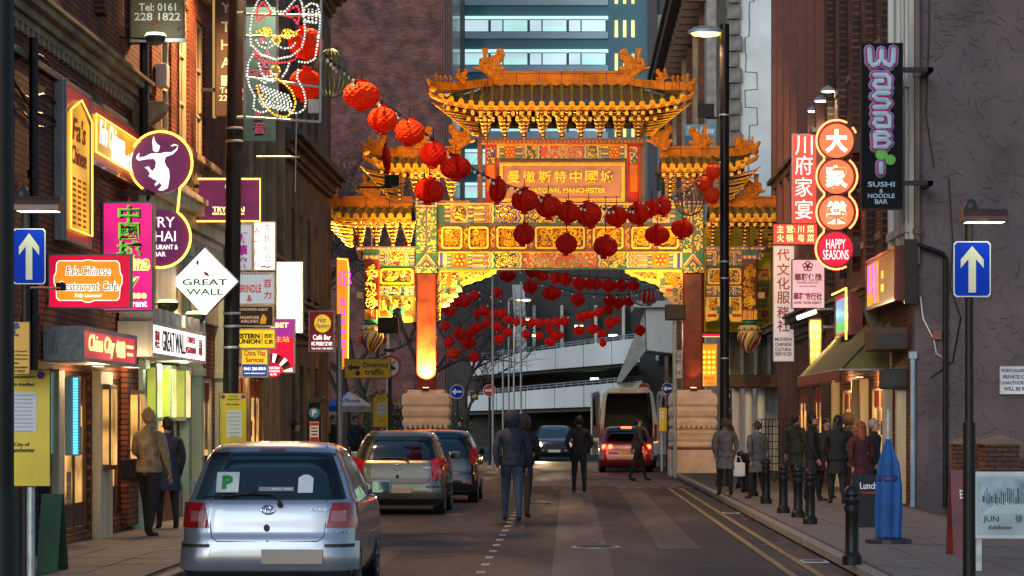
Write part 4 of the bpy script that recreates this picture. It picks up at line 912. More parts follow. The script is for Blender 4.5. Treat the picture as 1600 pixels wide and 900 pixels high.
def roof(name,pcx,half_e,half_r,py_eave,py_rt,py_rb,Dp,H_,upt,ntile,cut=None,lab=None):
    """hipped tiled roof. pixels: centre, half eave, half ridge; eave row, ridge top and bottom row. cut: side (-1/1) that stops flat against the next storey"""
    cx=gx(pcx);E=half_e*GK;Rr=half_r*GK;zE=H+(HY-py_eave)*(GY-Dp)/F;zR=gz(py_rb);H_=zR-zE
    ze=lambda x:zE+upt*max(0,(abs(x)/E-.55)/.45)**2.2 if(cut is None or(x*cut)<0)else zE
    def lim(x):
        if cut is not None and x*cut>0:return 1.0
        return 1.0 if abs(x)<=Rr else max(.0,(E-abs(x))/(E-Rr))
    prof=lambda t:.82*t+.18*t*t
    mb=MB();N=40;xs=[-E+2*E*i/N for i in range(N+1)]
    if cut is not None:xs=[x for x in xs if x*cut<Rr];xs=sorted(xs+[cut*Rr])
    T=6
    for s in(-1,1):
        vs=[];fs=[]
        for x in xs:
            L_=lim(x)
            for k in range(T+1):
                t=L_*k/T;yy=s*Dp*(1-t);vs.append((cx+x,GY+yy,ze(x)+(zR-ze(x))*prof(t)))
        for i in range(len(xs)-1):
            for k in range(T):
                a=i*(T+1)+k;q=(a,a+T+1,a+T+2,a+1);fs.append(q if s<0 else q[::-1])
        mb.add(vs,fs)
        # the underside board
        vs2=[(v[0],v[1],v[2]-.1)for v in vs];mb.add(vs2,[f[::-1]for f in fs])
    for s in((-1,1)if cut is None else(-cut,)):     # hip ends
        vs=[(cx+s*E,GY-Dp,ze(s*E)),(cx+s*E,GY+Dp,ze(s*E)),(cx+s*Rr,GY,zR)]
        mb.add(vs,[(0,1,2)])
    rf=mb.build(name,m_pan,gate)
    ex0,ex1=xs[0],xs[-1]
    # eave board
    eb=MB();eb2=MB()
    for i in range(len(xs)-1):
        a,b=xs[i],xs[i+1]
        for s in(-1,1):
            y0,y1=(GY-Dp-.02,GY-Dp+.04)if s<0 else(GY+Dp-.04,GY+Dp+.02)
            (eb if s<0 else eb2).add([(cx+a,y0,ze(a)-.16),(cx+b,y0,ze(b)-.16),(cx+b,y1,ze(b)-.16),(cx+a,y1,ze(a)-.16),(cx+a,y0,ze(a)-.03),(cx+b,y0,ze(b)-.03),(cx+b,y1,ze(b)-.03),(cx+a,y1,ze(a)-.03)],[(0,3,2,1),(4,5,6,7),(0,1,5,4),(2,3,7,6)])
    eb.build("eave_board",m_or,rf);eb2.build("eave_board",m_or,rf)
    # tiles, caps and drip tiles
    sp=(ex1-ex0-.18)/(ntile-1)
    for i in range(ntile):
        x=ex0+.09+i*sp;L_=lim(x)
        for s in(-1,1):
            if s>0 and i%1:continue
            mt=MB();M=5
            for k in range(M):
                t0,t1=L_*k/M,L_*(k+1)/M
                if t1-t0<.012:continue
                pa=(cx+x,GY+s*Dp*(1-t0),ze(x)+(zR-ze(x))*prof(t0)+.02);pb2=(cx+x,GY+s*Dp*(1-t1),ze(x)+(zR-ze(x))*prof(t1)+.02)
                mt.tube([pa,pb2],.062,6,0,r1=.056)
            yy=GY+s*(Dp+.03)
            if mt.v and s<0:mt.build("barrel_tile",m_tile,rf,smooth=True)
            elif mt.v and i%2==0:mt.build("barrel_tile",m_tile,rf,smooth=True)
            if s<0:
                mc=MB(Matrix.Translation((cx+x,yy,ze(x)+.01))@FRONT);mc.disc(0,0,.088,-.05,.02,0,14);mc.disc(0,0,.05,.02,.032,0,8);mc.build("tile_cap",m_cap,rf)
                if i<ntile-1:
                    xm=x+sp/2;w=sp*.5;mc=MB(Matrix.Translation((cx+xm,yy+.01,ze(xm)-.02))@FRONT)
                    mc.poly([(-w+.03,.03),(-w*.45,-.01),(0,-.03),(w*.45,-.01),(w-.03,.03),(w*.6,-.09),(0,-.17),(-w*.6,-.09)],-.03,.01);mc.build("drip_tile",m_cap,rf)
    # main ridge in pieces, with scalloped foot
    r0,r1=-Rr,Rr;n=max(3,int((r1-r0)/.62));zt=zR+(py_rb-py_rt)*GK
    for i in range(n):
        a=cx+r0+(r1-r0)*i/n;b=cx+r0+(r1-r0)*(i+1)/n-.012
        mb=MB();mb.box(a,b,GY-.12,GY+.12,zR-.05,zt-.07);mb.box(a,b,GY-.17,GY+.17,zt-.07,zt);mb.box(a,b,GY-.16,GY+.16,zR-.02,zR+.07)
        mb.build("ridge_tile",m_ridge,rf,bevel=.015)
        if i%1==0:mb=MB(Matrix.Translation((0,GY-.17,0))@FRONT);w=(b-a)/2;mb.poly([(a,zR),(a+w*.5,zR-.1),(a+w,zR)],0,.02);mb.poly([(a+w,zR),(a+w*1.5,zR-.1),(b,zR)],0,.02);mb.build("ridge_scallop",m_ridge,rf)
    # hip ridges: slanting, upturned tips, figurines
    for s in((-1,1)if cut is None else(-cut,)):
        for fb in(-1,1):
            pts=[]
            for k in range(9):
                t=k/8;X=Rr+(E+.1-Rr)*t;y=Dp*t*1.03;z=zR+.1+(ze(s*E)+.12-zR-.0)*(t**.8)+(upt*.25)*t**6;pts.append(Vector((cx+s*X,GY+fb*y,z)))
            for k in range(8):
                a,b=pts[k],pts[k+1];d=(b-a);L_=d.length;d.normalize();sd=Vector((-d.y,d.x,0)).normalized()*.1;up=Vector((0,0,.13));e=d*.008
                mb=MB();mb.add([a-sd-up+e,b-sd-up-e,b+sd-up-e,a+sd-up+e,a-sd+up+e,b-sd+up-e,b+sd+up-e,a+sd+up+e],[(0,3,2,1),(4,5,6,7),(0,1,5,4),(1,2,6,5),(2,3,7,6),(3,0,4,7)]);mb.build("hip_ridge_tile",m_ridge,rf,bevel=.02)
            if fb<0:
                tip=pts[-1]
                mb=MB();mb.tube([tip+Vector((-s*.1,0,.02)),tip+Vector((s*.12,-.05,.08)),tip+Vector((s*.2,-.08,.22))],.11,8,0,r1=.05);mb.ball(tip+Vector((s*.05,-.16,-.08)),.12,8);mb.build("ridge_end",m_ridge,rf,smooth=True)
                mb=MB();q=tip+Vector((s*.0,.0,-.35));mb.tube([q+Vector((-s*.35,.2,-.05)),q+Vector((-s*.1,0,-.02)),q+Vector((s*.08,-.08,.05)),q+Vector((s*.14,-.1,.16))],.1,7,0,r1=.05);mb.build("eave_beast",m_fig,rf,smooth=True)
                for j,t in enumerate((.98,.9,.82,.74)):
                    k=t*8;i0=min(7,int(k));p=pts[i0].lerp(pts[i0+1],k-i0);figurine(rf,p.x,p.y,p.z+.11,.72 if j else .85,s>0)
                p=pts[4].lerp(pts[5],.4);finial(rf,p.x,p.y,p.z+.05,s>0,.46)
    return rf,cx,E,Rr,zE,ze
def cluster_mesh(w,h,out,tiers,name="bracket_cluster"):
    """inverted stack of curved arms reaching outwards as it rises"""
    mb=MB()
    for i in range(tiers):
        t=i/(tiers-1);z=h*i/tiers;hw=w*(.12+.38*t);o=-out*t
        mb.box(-hw*.8,hw*.8,o-.0,o+.14,z,z+h/tiers*.5,0)
        mb.box(-.05,.05,o-.1,o+.3,z-.01,z+h/tiers*.8,0)
        n=max(1,int(round(hw*2/.16)));cw=hw*2/n
        for k in range(n):
            x0=-hw+k*cw;zz=z+h/tiers*.35;r=h/tiers*.42
            mb.tube([(x0+.01,o-.012,zz+r),(x0+cw*.18,o-.014,zz),(x0+cw*.5,o-.016,zz-r*.35),(x0+cw*.82,o-.014,zz),(x0+cw-.01,o-.012,zz+r)],.0165,4,1)
        mb.tube([(-hw,o-.01,z+h/tiers*.82),(hw,o-.01,z+h/tiers*.82)],.012,4,1)
        mb.box(-.035,.035,o-.17,o-.1,z+.0,z+h/tiers*.45,2)
    return mb
m_dkb=mat("dark_bracket_wood",(.05,.02,.015),.6)
CL={}
def brackets(rf,cx,xa,xb,z0,h,out,n,w,tiers=8,key=None):
    key=key or(w,h,tiers)
    for i in range(n):
        x=xa+(xb-xa)*(i+.5)/n
        if key not in CL:
            o=cluster_mesh(w,h,out,tiers).build("bracket_cluster",[m_dkb,m_gold,m_yl],None);CL[key]=o.data;o.parent=rf
        else:
            o=bpy.data.objects.new("bracket_cluster",CL[key]);SC.collection.objects.link(o);o.parent=rf
        o.location=Vector((cx+x,GY-.12,z0))-ORG[rf]
def rafters(rf,cx,xa,xb,z,y,step,zf=None):
    me=None;n=int((xb-xa)/step)
    for i in range(n+1):
        x=xa+(xb-xa)*i/n;zz=z+(zf(x)if zf else 0)
        if me is None:
            q=MB();q.box(-.04,.04,0,.5,-.04,.04);q.box(-.052,.052,-.03,-.001,-.052,.052,1);o=q.build("rafter",[m_dkb,m_yl],None);me=o.data;o.parent=rf
        else:
            o=bpy.data.objects.new("rafter",me);SC.collection.objects.link(o);o.parent=rf
        o.location=Vector((cx+x,y,zz))-ORG[rf]
def corner_arms(rf,x,z,s,zt,reach,n=7):
    """fan of slanting arms under an upturned corner"""
    for i in range(n):
        t=i/(n-1);zz=z+(zt-z)*t;mb=MB();L_=reach*(.25+.75*t)
        mb.tube([(x,GY-.2,zz-.12),(x+s*L_*.5,GY-.5-.5*t,zz-.1),(x+s*L_*.85,GY-.6-.6*t,zz-.03),(x+s*L_,GY-.65-.6*t,zz+.08)],.035,4,0,r1=.02)
        mb.tube([(x,GY-.24,zz-.16),(x+s*L_*.45,GY-.55-.5*t,zz-.17),(x+s*L_*.8,GY-.66-.6*t,zz-.12),(x+s*L_*.92,GY-.7-.6*t,zz-.02)],.016,4,1)
        mb.build("corner_arm",[m_dkb if i%2 else m_fig,m_yl],rf)
# top roof
rf,cx,E,Rr,zE,ze=roof("top_roof",878,190,105,163,112,131,1.35,.52,.26,25)
brackets(rf,cx,-2.6,2.6,gz(219),gz(172)-gz(219),.85,9,.56,9)
rafters(rf,cx,-E+.3,E-.3,zE-.26,GY-1.28,.24,lambda x:ze(x)-zE);rafters(rf,cx,-E+.9,E-.9,zE-.4,GY-1.05,.24)
for s in(-1,1):corner_arms(rf,cx+s*2.55,gz(205),s,gz(172),1.35,9)
mb=MB();mb.box(cx-2.9,cx+2.9,GY-.9,GY+.9,gz(173),gz(168));mb.box(cx-2.55,cx+2.55,GY+.1,GY+.2,gz(200),gz(173));mb.build("eave_core",m_dkb,rf)
for s in(-1,1):finial(rf,cx+s*110*GK,GY,gz(126),s>0,1.0)
# middle and lower roofs, left and right
for s in(-1,1):
    rf,cx,E,Rr,zE,ze=roof("middle_roof",876+s*205,86,50,260,229,244,1.1,.36,.24,11,cut=-s)
    a,b=(-s*.95,s*1.15);a,b=min(a,b),max(a,b)
    brackets(rf,cx,a,b,gz(314),gz(270)-gz(314),.7,4,.5,7)
    rafters(rf,cx,min(-s*.9,s*(E-.3)),max(-s*.9,s*(E-.3)),zE-.25,GY-1.02,.22,lambda x:ze(x)-zE)
    corner_arms(rf,cx+s*1.05,gz(305),s,gz(270),.95,7)
    mb=MB();mb.box(cx-1.1,cx+1.1,GY-.7,GY+.7,gz(271),gz(266));mb.build("eave_core",m_dkb,rf)
    finial(rf,cx+s*12*GK,GY,gz(238),s>0,.82);finial(rf,cx-s*48*GK,GY-.3,gz(238),s<0,.85)
    mb=MB();mb.box(cx-1.2,cx+1.25,GY-.2,GY+.2,gz(317.5),gz(314));mb.build("purlin",m_frame,rf)
    rf,cx,E,Rr,zE,ze=roof("lower_roof",876+s*285,75,55,338,307,322,1.05,.3,.2,10,cut=-s)
    a,b=min(-s*1.2,s*.75),max(-s*1.2,s*.75)
    brackets(rf,cx,a,b,gz(385),gz(348)-gz(385),.65,4,.46,7)
    rafters(rf,cx,min(-s*1.1,s*(E-.25)),max(-s*1.1,s*(E-.25)),zE-.24,GY-.98,.22,lambda x:ze(x)-zE)
    corner_arms(rf,cx+s*.75,gz(378),s,gz(346),.95,7)
    mb=MB();mb.box(cx-1.1,cx+.9,GY-.6,GY+.6,gz(348),gz(344));mb.build("eave_core",m_dkb,rf)
    finial(rf,cx+s*12*GK,GY,gz(315),s>0,.85)
# wall ties
for px in(583,1168,790-28):
    mb=MB();mb.tube([(gx(px),GY-.6,gz(330 if px<700 or px>1100 else 130)),(gx(px),GY-.6,gz(392 if px!=762 else 230))],.02,4);mb.build("hanging_chain",m_frame,gate)
# floodlights that wash the gate
def spot(name,loc,target,watts,col,size=1.2,blend=.6,rad=.15):
    l=bpy.data.lights.new(name,'SPOT');l.energy=watts;l.color=col;l.spot_size=size;l.spot_blend=blend;l.shadow_soft_size=rad
    o=bpy.data.objects.new(name,l);SC.collection.objects.link(o);o.location=loc;d=Vector(target)-Vector(loc);o.rotation_euler=d.to_track_quat('-Z','Y').to_euler();return o
WARM=(1,.58,.19)
def flood(x,y,z,target,label,watts,tilt=-.5,pole=True,big=False):
    t=thing("floodlight",label,"floodlight",(x,y,0 if pole else z-.2));sc=1.3 if big else 1
    mb=MB();mb.box(x-.3*sc,x+.3*sc,y-.12,y+.2,z-.25*sc,z+.22*sc);mb.build("housing",m_black,t,bevel=.03)
    mb=MB();mb.box(x-.26*sc,x+.26*sc,y+.2,y+.215,z-.2,z+.18);mb.build("lens",glow("flood_lens",(1,.7,.35),8),t)
    if pole:mb=MB();mb.tube([(x,y,0),(x,y,z-.26)],.05,8);mb.build("pole",m_galv,t,smooth=True)
    spot("floodlight_beam",(x,y+.35,z+.1),target,watts,WARM,1.5,.8,.2)
gxc=gx(GCX)
flood(gx(606)*.96,75.0,4.5,(gxc-2.5,GY,8),"black floodlight on a thin pole left of the gate column",900)
flood(gx(1050),75.6,4.9,(gxc+2.5,GY,8),"black floodlight on a thin dark pole by the right gate column",800)
for cx_,s in((667,-1),(1082,1)):
    x=gx(cx_);t=thing("uplight","small uplighter on top of the %s gate pedestal"%("left" if s<0 else "right"),"lamp",(x,GY-.62,2.62))
    mb=MB();mb.box(x-.1,x+.1,GY-.72,GY-.5,2.6,2.68);mb.build("housing",m_black,t)
    mb=MB();mb.box(x-.08,x+.08,GY-.7,GY-.52,2.681,2.69);mb.build("lens",glow("flood_lens",(1,.7,.35),8),t)
    spot("uplight_beam",(x,GY-.6,2.72),(x,GY-.1,6),14000 if s<0 else 40,(1,.68,.22),1.5,.6,.06)

for x,y,z,tx,lab,w in((3.3,62,9.2,1.5,"added black floodlight high on the right lamp column to brighten the gate",2600),(-4.9,70.6,8.3,-1.2,"added black floodlight bracketed on the stone corner turret to brighten the gate",1100)):  # two added floodlights, placed to bring light up to the roofs
    t=thing("floodlight",lab,"floodlight",(x,y,z));mb=MB();mb.box(x-.2,x+.2,y-.1,y+.12,z-.16,z+.16);mb.box(x if x>0 else x-.95,(x+.3)if x>0 else x,y-.03,y+.03,z-.2,z-.15);mb.build("housing",m_black,t);mb=MB();mb.box(x-.17,x+.17,y+.121,y+.135,z-.13,z+.13);mb.build("lens",glow("flood_lens",(1,.7,.35),8),t)
    spot("floodlight_beam",(x,y+.3,z),(gxc+tx,GY,6.6 if x>0 else 8.2),w,WARM,1.15 if x>0 else 1.5,.5,.15)
# ================================================================ SIGNS
INK={
 'ink':mat("black_ink",(.015,.015,.018),.5,var=0),'white':mat("white_print",(.75,.75,.75),.5,var=0),
 'red':mat("red_ink",(.42,.015,.02),.5,var=0),'navy':mat("navy_ink",(.02,.03,.16),.5,var=0),
 'green':mat("green_ink",(.02,.14,.03),.5,var=0),'gold':mat("gold_ink",(.7,.45,.08),.4,var=0),
 'wglow':glow("white_lit_letter",(1,.97,.9),1.05),'yglow':glow("yellow_lit_letter",(1,.82,.25),1.3),
 'gglow':glow("green_lit_letter",(.25,.75,.05),.7),'rglow':glow("red_lit_letter",(1,.03,.03),.9),'pglow':glow("purple_lit_letter",(.25,.02,.3),.35),
 'mglow':glow("magenta_lit_letter",(1,.05,.6),1.2),'oglow':glow("orange_lit_letter",(1,.4,.05),1.4)}
NE_O=glow("orange_neon",(1,.46,.05),4);NE_R=glow("red_neon",(1,.12,.04),7);NE_Y=glow("yellow_neon",(1,.62,.08),1.5);NE_W=glow("white_neon",(1,.9,.6),3.5)
def bracket(mb,x0,y,n,d,up=.0):
    pass
def sign(name,label,x0,y0,x1,y1,Y,face,texts=(),frame=m_dark,dep=.14,fr=2.0,wall=None,extra=None,cat="sign",poly=None,group=None):
    """board facing down the street. pixels give its outline on the plane at depth Y; wall: x of the house front it is bracketed to"""
    cx,cy=(x0+x1)/2,(y0+y1)/2;k=Y/F;B=W(cx,cy,Y);t=thing(name,label,cat,B,group)
    T=Matrix.Translation(B)@FRONT;P=(cx,cy,k)
    mb=MB(T,P)
    if poly:
        mb.ppoly(poly,-dep,-.01)
        o=mb.build("case",frame,t);mb=MB(T,P)
        mx,my=sum(p[0]for p in poly)/len(poly),sum(p[1]for p in poly)/len(poly);s=1-2*fr/max(x1-x0,y1-y0)
        mb.ppoly([((p[0]-mx)*s+mx,(p[1]-my)*s+my)for p in poly],-.02,.0);mb.build("face",face,t)
    else:
        mb.prect(x0,y0,x1,y1,-dep,-.015);mb.build("case",frame,t,bevel=.008)
        mb=MB(T,P);a=mb.P(x0,y1);b=mb.P(x1,y0);f=fr*k
        mb.box(a[0],a[0]+f,a[1],b[1],-.014,.012);mb.box(b[0]-f,b[0],a[1],b[1],-.014,.012);mb.box(a[0]+f,b[0]-f,a[1],a[1]+f,-.014,.011);mb.box(a[0]+f,b[0]-f,b[1]-f,b[1],-.014,.011)
        mb.build("frame",frame,t);mb=MB(T,P);mb.box(a[0]+f,b[0]-f,a[1]+f,b[1]-f,-.0145,.0);mb.build("face",face,t)
    if texts:
        mb=MB(T,P);ms=[]
        for q in texts:
            body,x,y,w,h,key=q[:6];m_=INK[key]if isinstance(key,str)else key
            if m_ not in ms:ms.append(m_)
            mb.ptext(body,x,y,w,h,.001,ms.index(m_),q[6]if len(q)>6 else .012,q[7]if len(q)>7 else 0,.006)
        mb.build("lettering",ms,t)
    if extra:extra(t,T,P)
    if wall is not None:
        s=-1 if wall<0 else 1;xe=(x0 if s<0 else x1);E=W(xe,cy,Y);mb=MB()
        if abs(E.x-wall)>.02:
            for dz in(-.35,.35):
                z=cy+dz*(y1-y0);z=W(xe,z,Y).z;mb.box(min(E.x,wall),max(E.x,wall),Y+.04,Y+.1,z-.03,z+.03)
            mb.build("bracket",m_dark,t)
    return t
def wsign(name,label,side,y0,y1,z0,z1,out,dep,face,texts=(),frame=m_grey,fr=.05,extra=None,cat="sign"):
    """board flat on a house front (side L or R), standing out metres from it"""
    yc,zc=(y0+y1)/2,(z0+z1)/2;T=frame_at(side,yc,zc,out);t=thing(name,label,cat,T.translation)
    w,h=abs(y1-y0),z1-z0;mb=MB(T);mb.box(-w/2,w/2,-h/2,h/2,-dep,-.015);mb.build("case",frame,t,bevel=.01)
    mb=MB(T);mb.box(-w/2,-w/2+fr,-h/2,h/2,-.014,.02);mb.box(w/2-fr,w/2,-h/2,h/2,-.014,.02);mb.box(-w/2+fr,w/2-fr,-h/2,-h/2+fr,-.014,.019);mb.box(-w/2+fr,w/2-fr,h/2-fr,h/2,-.014,.019);mb.build("frame",frame,t)
    mb=MB(T);mb.box(-w/2+fr,w/2-fr,-h/2+fr,h/2-fr,-.0145,0);mb.build("face",face,t)
    if texts:
        mb=MB(T);ms=[]
        for q in texts:
            body,a,b,w_,h_,key=q[:6];m_=INK[key]if isinstance(key,str)else key
            if m_ not in ms:ms.append(m_)
            mb.text(body,a*w,b*h,w_*w,h_*h,.001,.008,ms.index(m_),q[6]if len(q)>6 else .012,q[7]if len(q)>7 else 0)
        mb.build("lettering",ms,t)
    if extra:extra(t,T,w,h)
    return t
f_red=glow("red_sign_face",(.85,.006,.05),.62,.25,1.5);f_or=glow("orange_sign_face",(1,.3,.02),.75,.12);f_pink=glow("pink_sign_face",(.85,.015,.22),.75,.35,1.3)
f_yel=glow("amber_sign_face",(1,.45,.02),.5,.5,1.0);f_wh=glow("white_sign_face",(1,.97,.93),1.15,.12);f_hot=glow("bright_white_sign_face",(1,.9,.62),1.8,.35,4)
f_plum=glow("plum_lit_board",(.16,.02,.11),.42,.1);f_wred=glow("deep_red_lit_face",(.7,.004,.01),.5,.2,1.4)
# cafe sign near left
def x_fa(t,T,P):
    mb=MB(T,P);o=[(88,411),(92,407),(130,407),(135,405.5),(141,405.5),(146,407),(183,407),(187,411),(188.5,425),(191.5,432),(191.5,442),(188.5,449),(187,466),(183,470),(148,470),(141,473),(134,473),(128,470),(92,470),(88,466),(87,449),(84,442),(84,432),(87,425)]
    mb.ppoly(o,0,.006,0);c=(138,439);mb.ppoly([((p[0]-c[0])*.975+c[0],(p[1]-c[1])*.96+c[1])for p in o],.006,.01,1);mb.build("cartouche",[INK['wglow'],f_or],t)
    mb=MB(T,P)
    for k_ in(0,1):
        mb.ptext("Fa's Chinese",138,423,68+3*k_,14+2*k_,.016-.005*k_,k_,.05*k_,.15);mb.ptext("Restaurant Cafe",139,447,90+3*k_,14+2*k_,.016-.005*k_,k_,.05*k_,.15)
    mb.ptext("Fully Licensed",138,462.5,42,7,.015,1,.02,.15);mb.ptube([(108,430.5),(118,428.5),(128,430)],.006,.018,1)
    mb.build("lettering",[INK['red'],INK['wglow']],t)
sign("lightbox_sign","red lightbox with orange cartouche reading Fa's Chinese Restaurant Cafe above the near left pavement",75,397,205,482,31.3,f_red,frame=m_grey,fr=2.5,wall=-6.4,extra=x_fa)
mb=MB();a=W(95,450,30.6);mb.tube([W(40,449,24),a],.012,5);mb.lathe([(.06,-.03),(.06,.06)],tuple(a),8);tag(mb.build("sign_stay",m_black),"thin black stay rod ending in a knob in front of the cafe lightbox","rod")
# vertical pink board
sign("lightbox_sign","tall pink vertical lightbox with green Chinese characters partly behind the cafe lightbox",160,315,240,487,35,f_pink,
     [(c,202+1.3,y+1.3,w,26,'navy',.04)for c,y,w in(("中",334,34),("國",361,32),("城",389,38))]+[(c,201,y,w,26,'gglow',.02)for c,y,w in(("中",334,34),("國",361,32),("城",389,38))]+
     [("China",201,410,68,26,'yglow',.07,.2),("China",201,410,66,24,'green',.015,.2),("City",196,440,44,28,'yglow',.07,.2),("City",196,440,42,26,'green',.015,.2),("Chinese",199,460,60,13,'yglow',.03),("Restaurant",199,474,62,11,'wglow',.03)],frame=m_grey,fr=2.6,dep=.2,wall=-6.4)
# Thai restaurant double circle with neon
def x_thai(t,T,P):
    mb=MB(T,P);mb.pdisc(252,255,46.5,-.1,0,0,n=48);mb.pdisc(251,371,44,-.1,-.002,0,n=48);mb.build("disc",f_plum,t)
    mb=MB(T,P)
    arc=lambda cx,cy,r,a0,a1,n=26:[(cx+r*math.cos(R(a0+(a1-a0)*i/n)),cy-r*math.sin(R(a0+(a1-a0)*i/n)))for i in range(n+1)]
    pts=arc(252,255,49,150,-52)+arc(251,371,47.5,55,-150);mb.ptube(pts,.016,.05,0);pts=arc(252,255,49,185,235,8);mb.ptube(pts,.014,.04,0);mb.build("neon_tube",NE_O,t)
    # dancing figure in lit white
    mb=MB(T,P)
    mb.ppoly([(240,213),(243,222),(247,226),(250,228),(248,236),(244,238),(239,235),(239,229),(238,222)],.002,.012)
    mb.ppoly([(236,240),(250,240),(258,238),(268,238),(276,232),(278,228),(272,227),(270,229),(267,228),(272,225),(278,227),(277,234),(270,241),(259,245),(257,252),(259,258),(264,265),(265,275),(264,284),(262,294),(254,298),(247,297),(253,290),(250,285),(243,291),(242,288),(246,283),(240,280),(232,275),(235,272),(230,264),(226,262),(232,260),(238,268),(243,262),(244,253),(240,248),(228,249),(217,251),(213,248),(214,243),(218,239),(217,246),(226,245)],.002,.014)
    mb.build("dancer",INK['wglow'],t)
    mb=MB(T,P);mb.ptext("TRY",252,347,42,16,.0,0,.0);mb.ptext("THAI",251,369,47,16,.0,0,.0);mb.ptext("RESTAURANT &",250,386,56,7.5,.0,0,.01);mb.ptext("BAR",250,397,18,7.5,.0,0,.01);mb.build("lettering",INK['wglow'],t)
t=thing("neon_sign","plum double disc sign with white Thai dancer and orange neon outline","sign",W(252,312,36.0));x_thai(t,Matrix.Translation(W(252,312,36.0))@FRONT,(252,312,36.0/F))
mb=MB();p=W(206,300,36.0);mb.box(-6.4,p.x+.3,36.12,36.2,p.z-.03,p.z+.03);mb.build("bracket",m_dark,t)
def x_try(t,T,P):
    mb=MB(T,P);mb.ptube([(310,280),(407,280),(407,346),(308,346)],.014,.05);mb.build("neon_tube",NE_O,t)
    mb=MB(T,P);mb.pdisc(358,291,6,.002,.01);mb.ppoly([(352,293),(366,293),(362,306),(356,306)],.002,.01);mb.build("dancer",INK['wglow'],t)
sign("neon_sign","plum rectangular board edged by orange neon half behind the tall black lamp column",311,281,406,345,42.4,f_plum,[("TRY THAI",357,327,50,8,'yglow',.03),("RESTAURANT & BAR",357,334,50,3.5,'yglow',.03)],frame=f_plum,wall=-6.4,extra=x_try)
sign("lightbox_sign","white diamond shaped lightbox reading Great Wall in dark green letters",267,386,373,494,41.2,f_wh,[("GREAT",320,441,70,10,'green',.02),("WALL",320,456,58,10,'green',.02),("CHINESE RESTAURANT",321,467,56,3,'red',0),("0161 236 2479",322,473,36,3,'red',0)],frame=m_grey,fr=1.6,dep=.18,wall=-6.4,
     poly=[(267,440),(320,386),(373,440),(320,494)],extra=lambda t,T,P:(lambda mb:(mb.ppoly([(306,411),(309,405),(311,410),(309,415)],.001,.006),mb.ppoly([(318,424),(324,426),(328,432),(320,430)],.001,.006),mb.build("red_bird",INK['red'],t)))(MB(T,P)))
# sloping wall lightboxes of the cafe
f_deep=glow("dim_red_sign_face",(.35,.01,.015),.45,.2)
def gold_plate(t,T,w,h):
    mb=MB(T);a,b=w/2-.14,h/2-.16
    mb.poly([(-a,-b),(a,-b),(a,b-.25),(a*.5,b-.1),(0,b),(-a*.5,b-.1),(-a,b-.25)]if h>w else[(-a,-b),(a,-b),(a,b),(-a,b)],0,.012);mb.build("plate",f_yel,t)
    mb=MB(T);q=[(-a,-b),(a,-b),(a,b-.2),(0,b),(-a,b-.2)]if h>w else[(-a,-b),(a,-b),(a,b),(-a,b)]
    mb.tube([(x,y,.05)for x,y in q],.013,5,0,True);mb.build("neon_tube",NE_Y,t)
def x_v(t,T,w,h):
    gold_plate(t,T,w,h);mb=MB(T)
    for i in range(3):
        for j in range(9):mb.box(-.42+i*.34,-.42+i*.34+.2,-.2-j*.07,-.2-j*.07+.03,.013,.018)
    mb.text("Fa's",0,.45,.9,.3,.013,.006,0,.02,.2);mb.text("Chinese",0,.12,1.0,.24,.013,.006,0,.02,.2);mb.build("lettering",INK['red'],t)
wsign("wall_lightbox","tall red and yellow lit menu board on the brick wall with grey side",'L',31.75,YL(124.6),3.95,5.95,.14,.14,f_deep,extra=x_v,frame=m_grey)
def x_h(t,T,w,h):
    gold_plate(t,T,w,h);mb=MB(T);mb.text("Fa's Chinese",-.45,.08,1.9,.34,.013,.006,0,.02,.2);mb.text("Restaurant Cafe",.5,-.1,2.1,.3,.013,.006,0,.02,.2);mb.build("lettering",INK['wglow'],t)
wsign("wall_lightbox","long red board with glowing yellow panel and script letters beside the tall menu board",'L',YL(124.8),YL(206),5.08,5.9,.14,.14,f_deep,extra=x_h,frame=m_red)
def x_china(t,T,w,h):
    mb=MB(T);mb.text("China City",-.62,.0,1.75,.27,.002,.008,0,.015,.25);mb.text("中國城",.72,0,.62,.22,.002,.01,0,.02);mb.text("CHINESE RESTAURANT",1.42,.05,.5,.04,.002,.01,0,.02);mb.text("TEL 0161",1.42,-.05,.4,.04,.002,.01,0,.02);mb.build("lettering",[INK['yglow'],INK['oglow']],t)
wsign("wall_lightbox","red fascia lightbox reading China City over the cafe doorway",'L',31.0,34.8,2.43,2.86,.5,.48,glow("rosy_fascia_face",(.85,.06,.1),.5,.5,1.0),extra=x_china,frame=m_galv)
def x_gw(t,T,w,h):
    mb=MB(T);mb.text("GREAT WALL",-.6,.0,2.2,.3,.002,.01,0,0);mb.text("CHINESE",1.1,.09,.9,.1,.002,.01,1);mb.text("RESTAURANT",1.1,-.07,1.1,.1,.002,.01,1);mb.text("萬里",-2.15,0,.4,.26,.002,.01,1,.01);mb.text("長城",2.12,0,.4,.26,.002,.01,1,.01)
    mb.build("lettering",[INK['ink'],INK['red']],t)
    for i in range(9):
        mb=MB(T);a=-w/2+.02+i*(w-.3)/8;mb.box(a,a+.26,h/2+.003,h/2+.2,-.46,.01);mb.build("battlement",m_offw,t,bevel=.008)
    mb=MB(T)
    for i in range(8):
        a=-w/2+.3+i*(w-.3)/8;mb.box(a,a+.3,h/2,h/2+.04,-.4,-.05)
    mb.build("roof_flashing",m_galv,t)
wsign("wall_lightbox","white fascia lightbox shaped like castle battlements with black letters reading Great Wall",'L',36.1,41.4,2.62,3.12,.5,.48,f_wh,extra=x_gw,frame=m_offw)
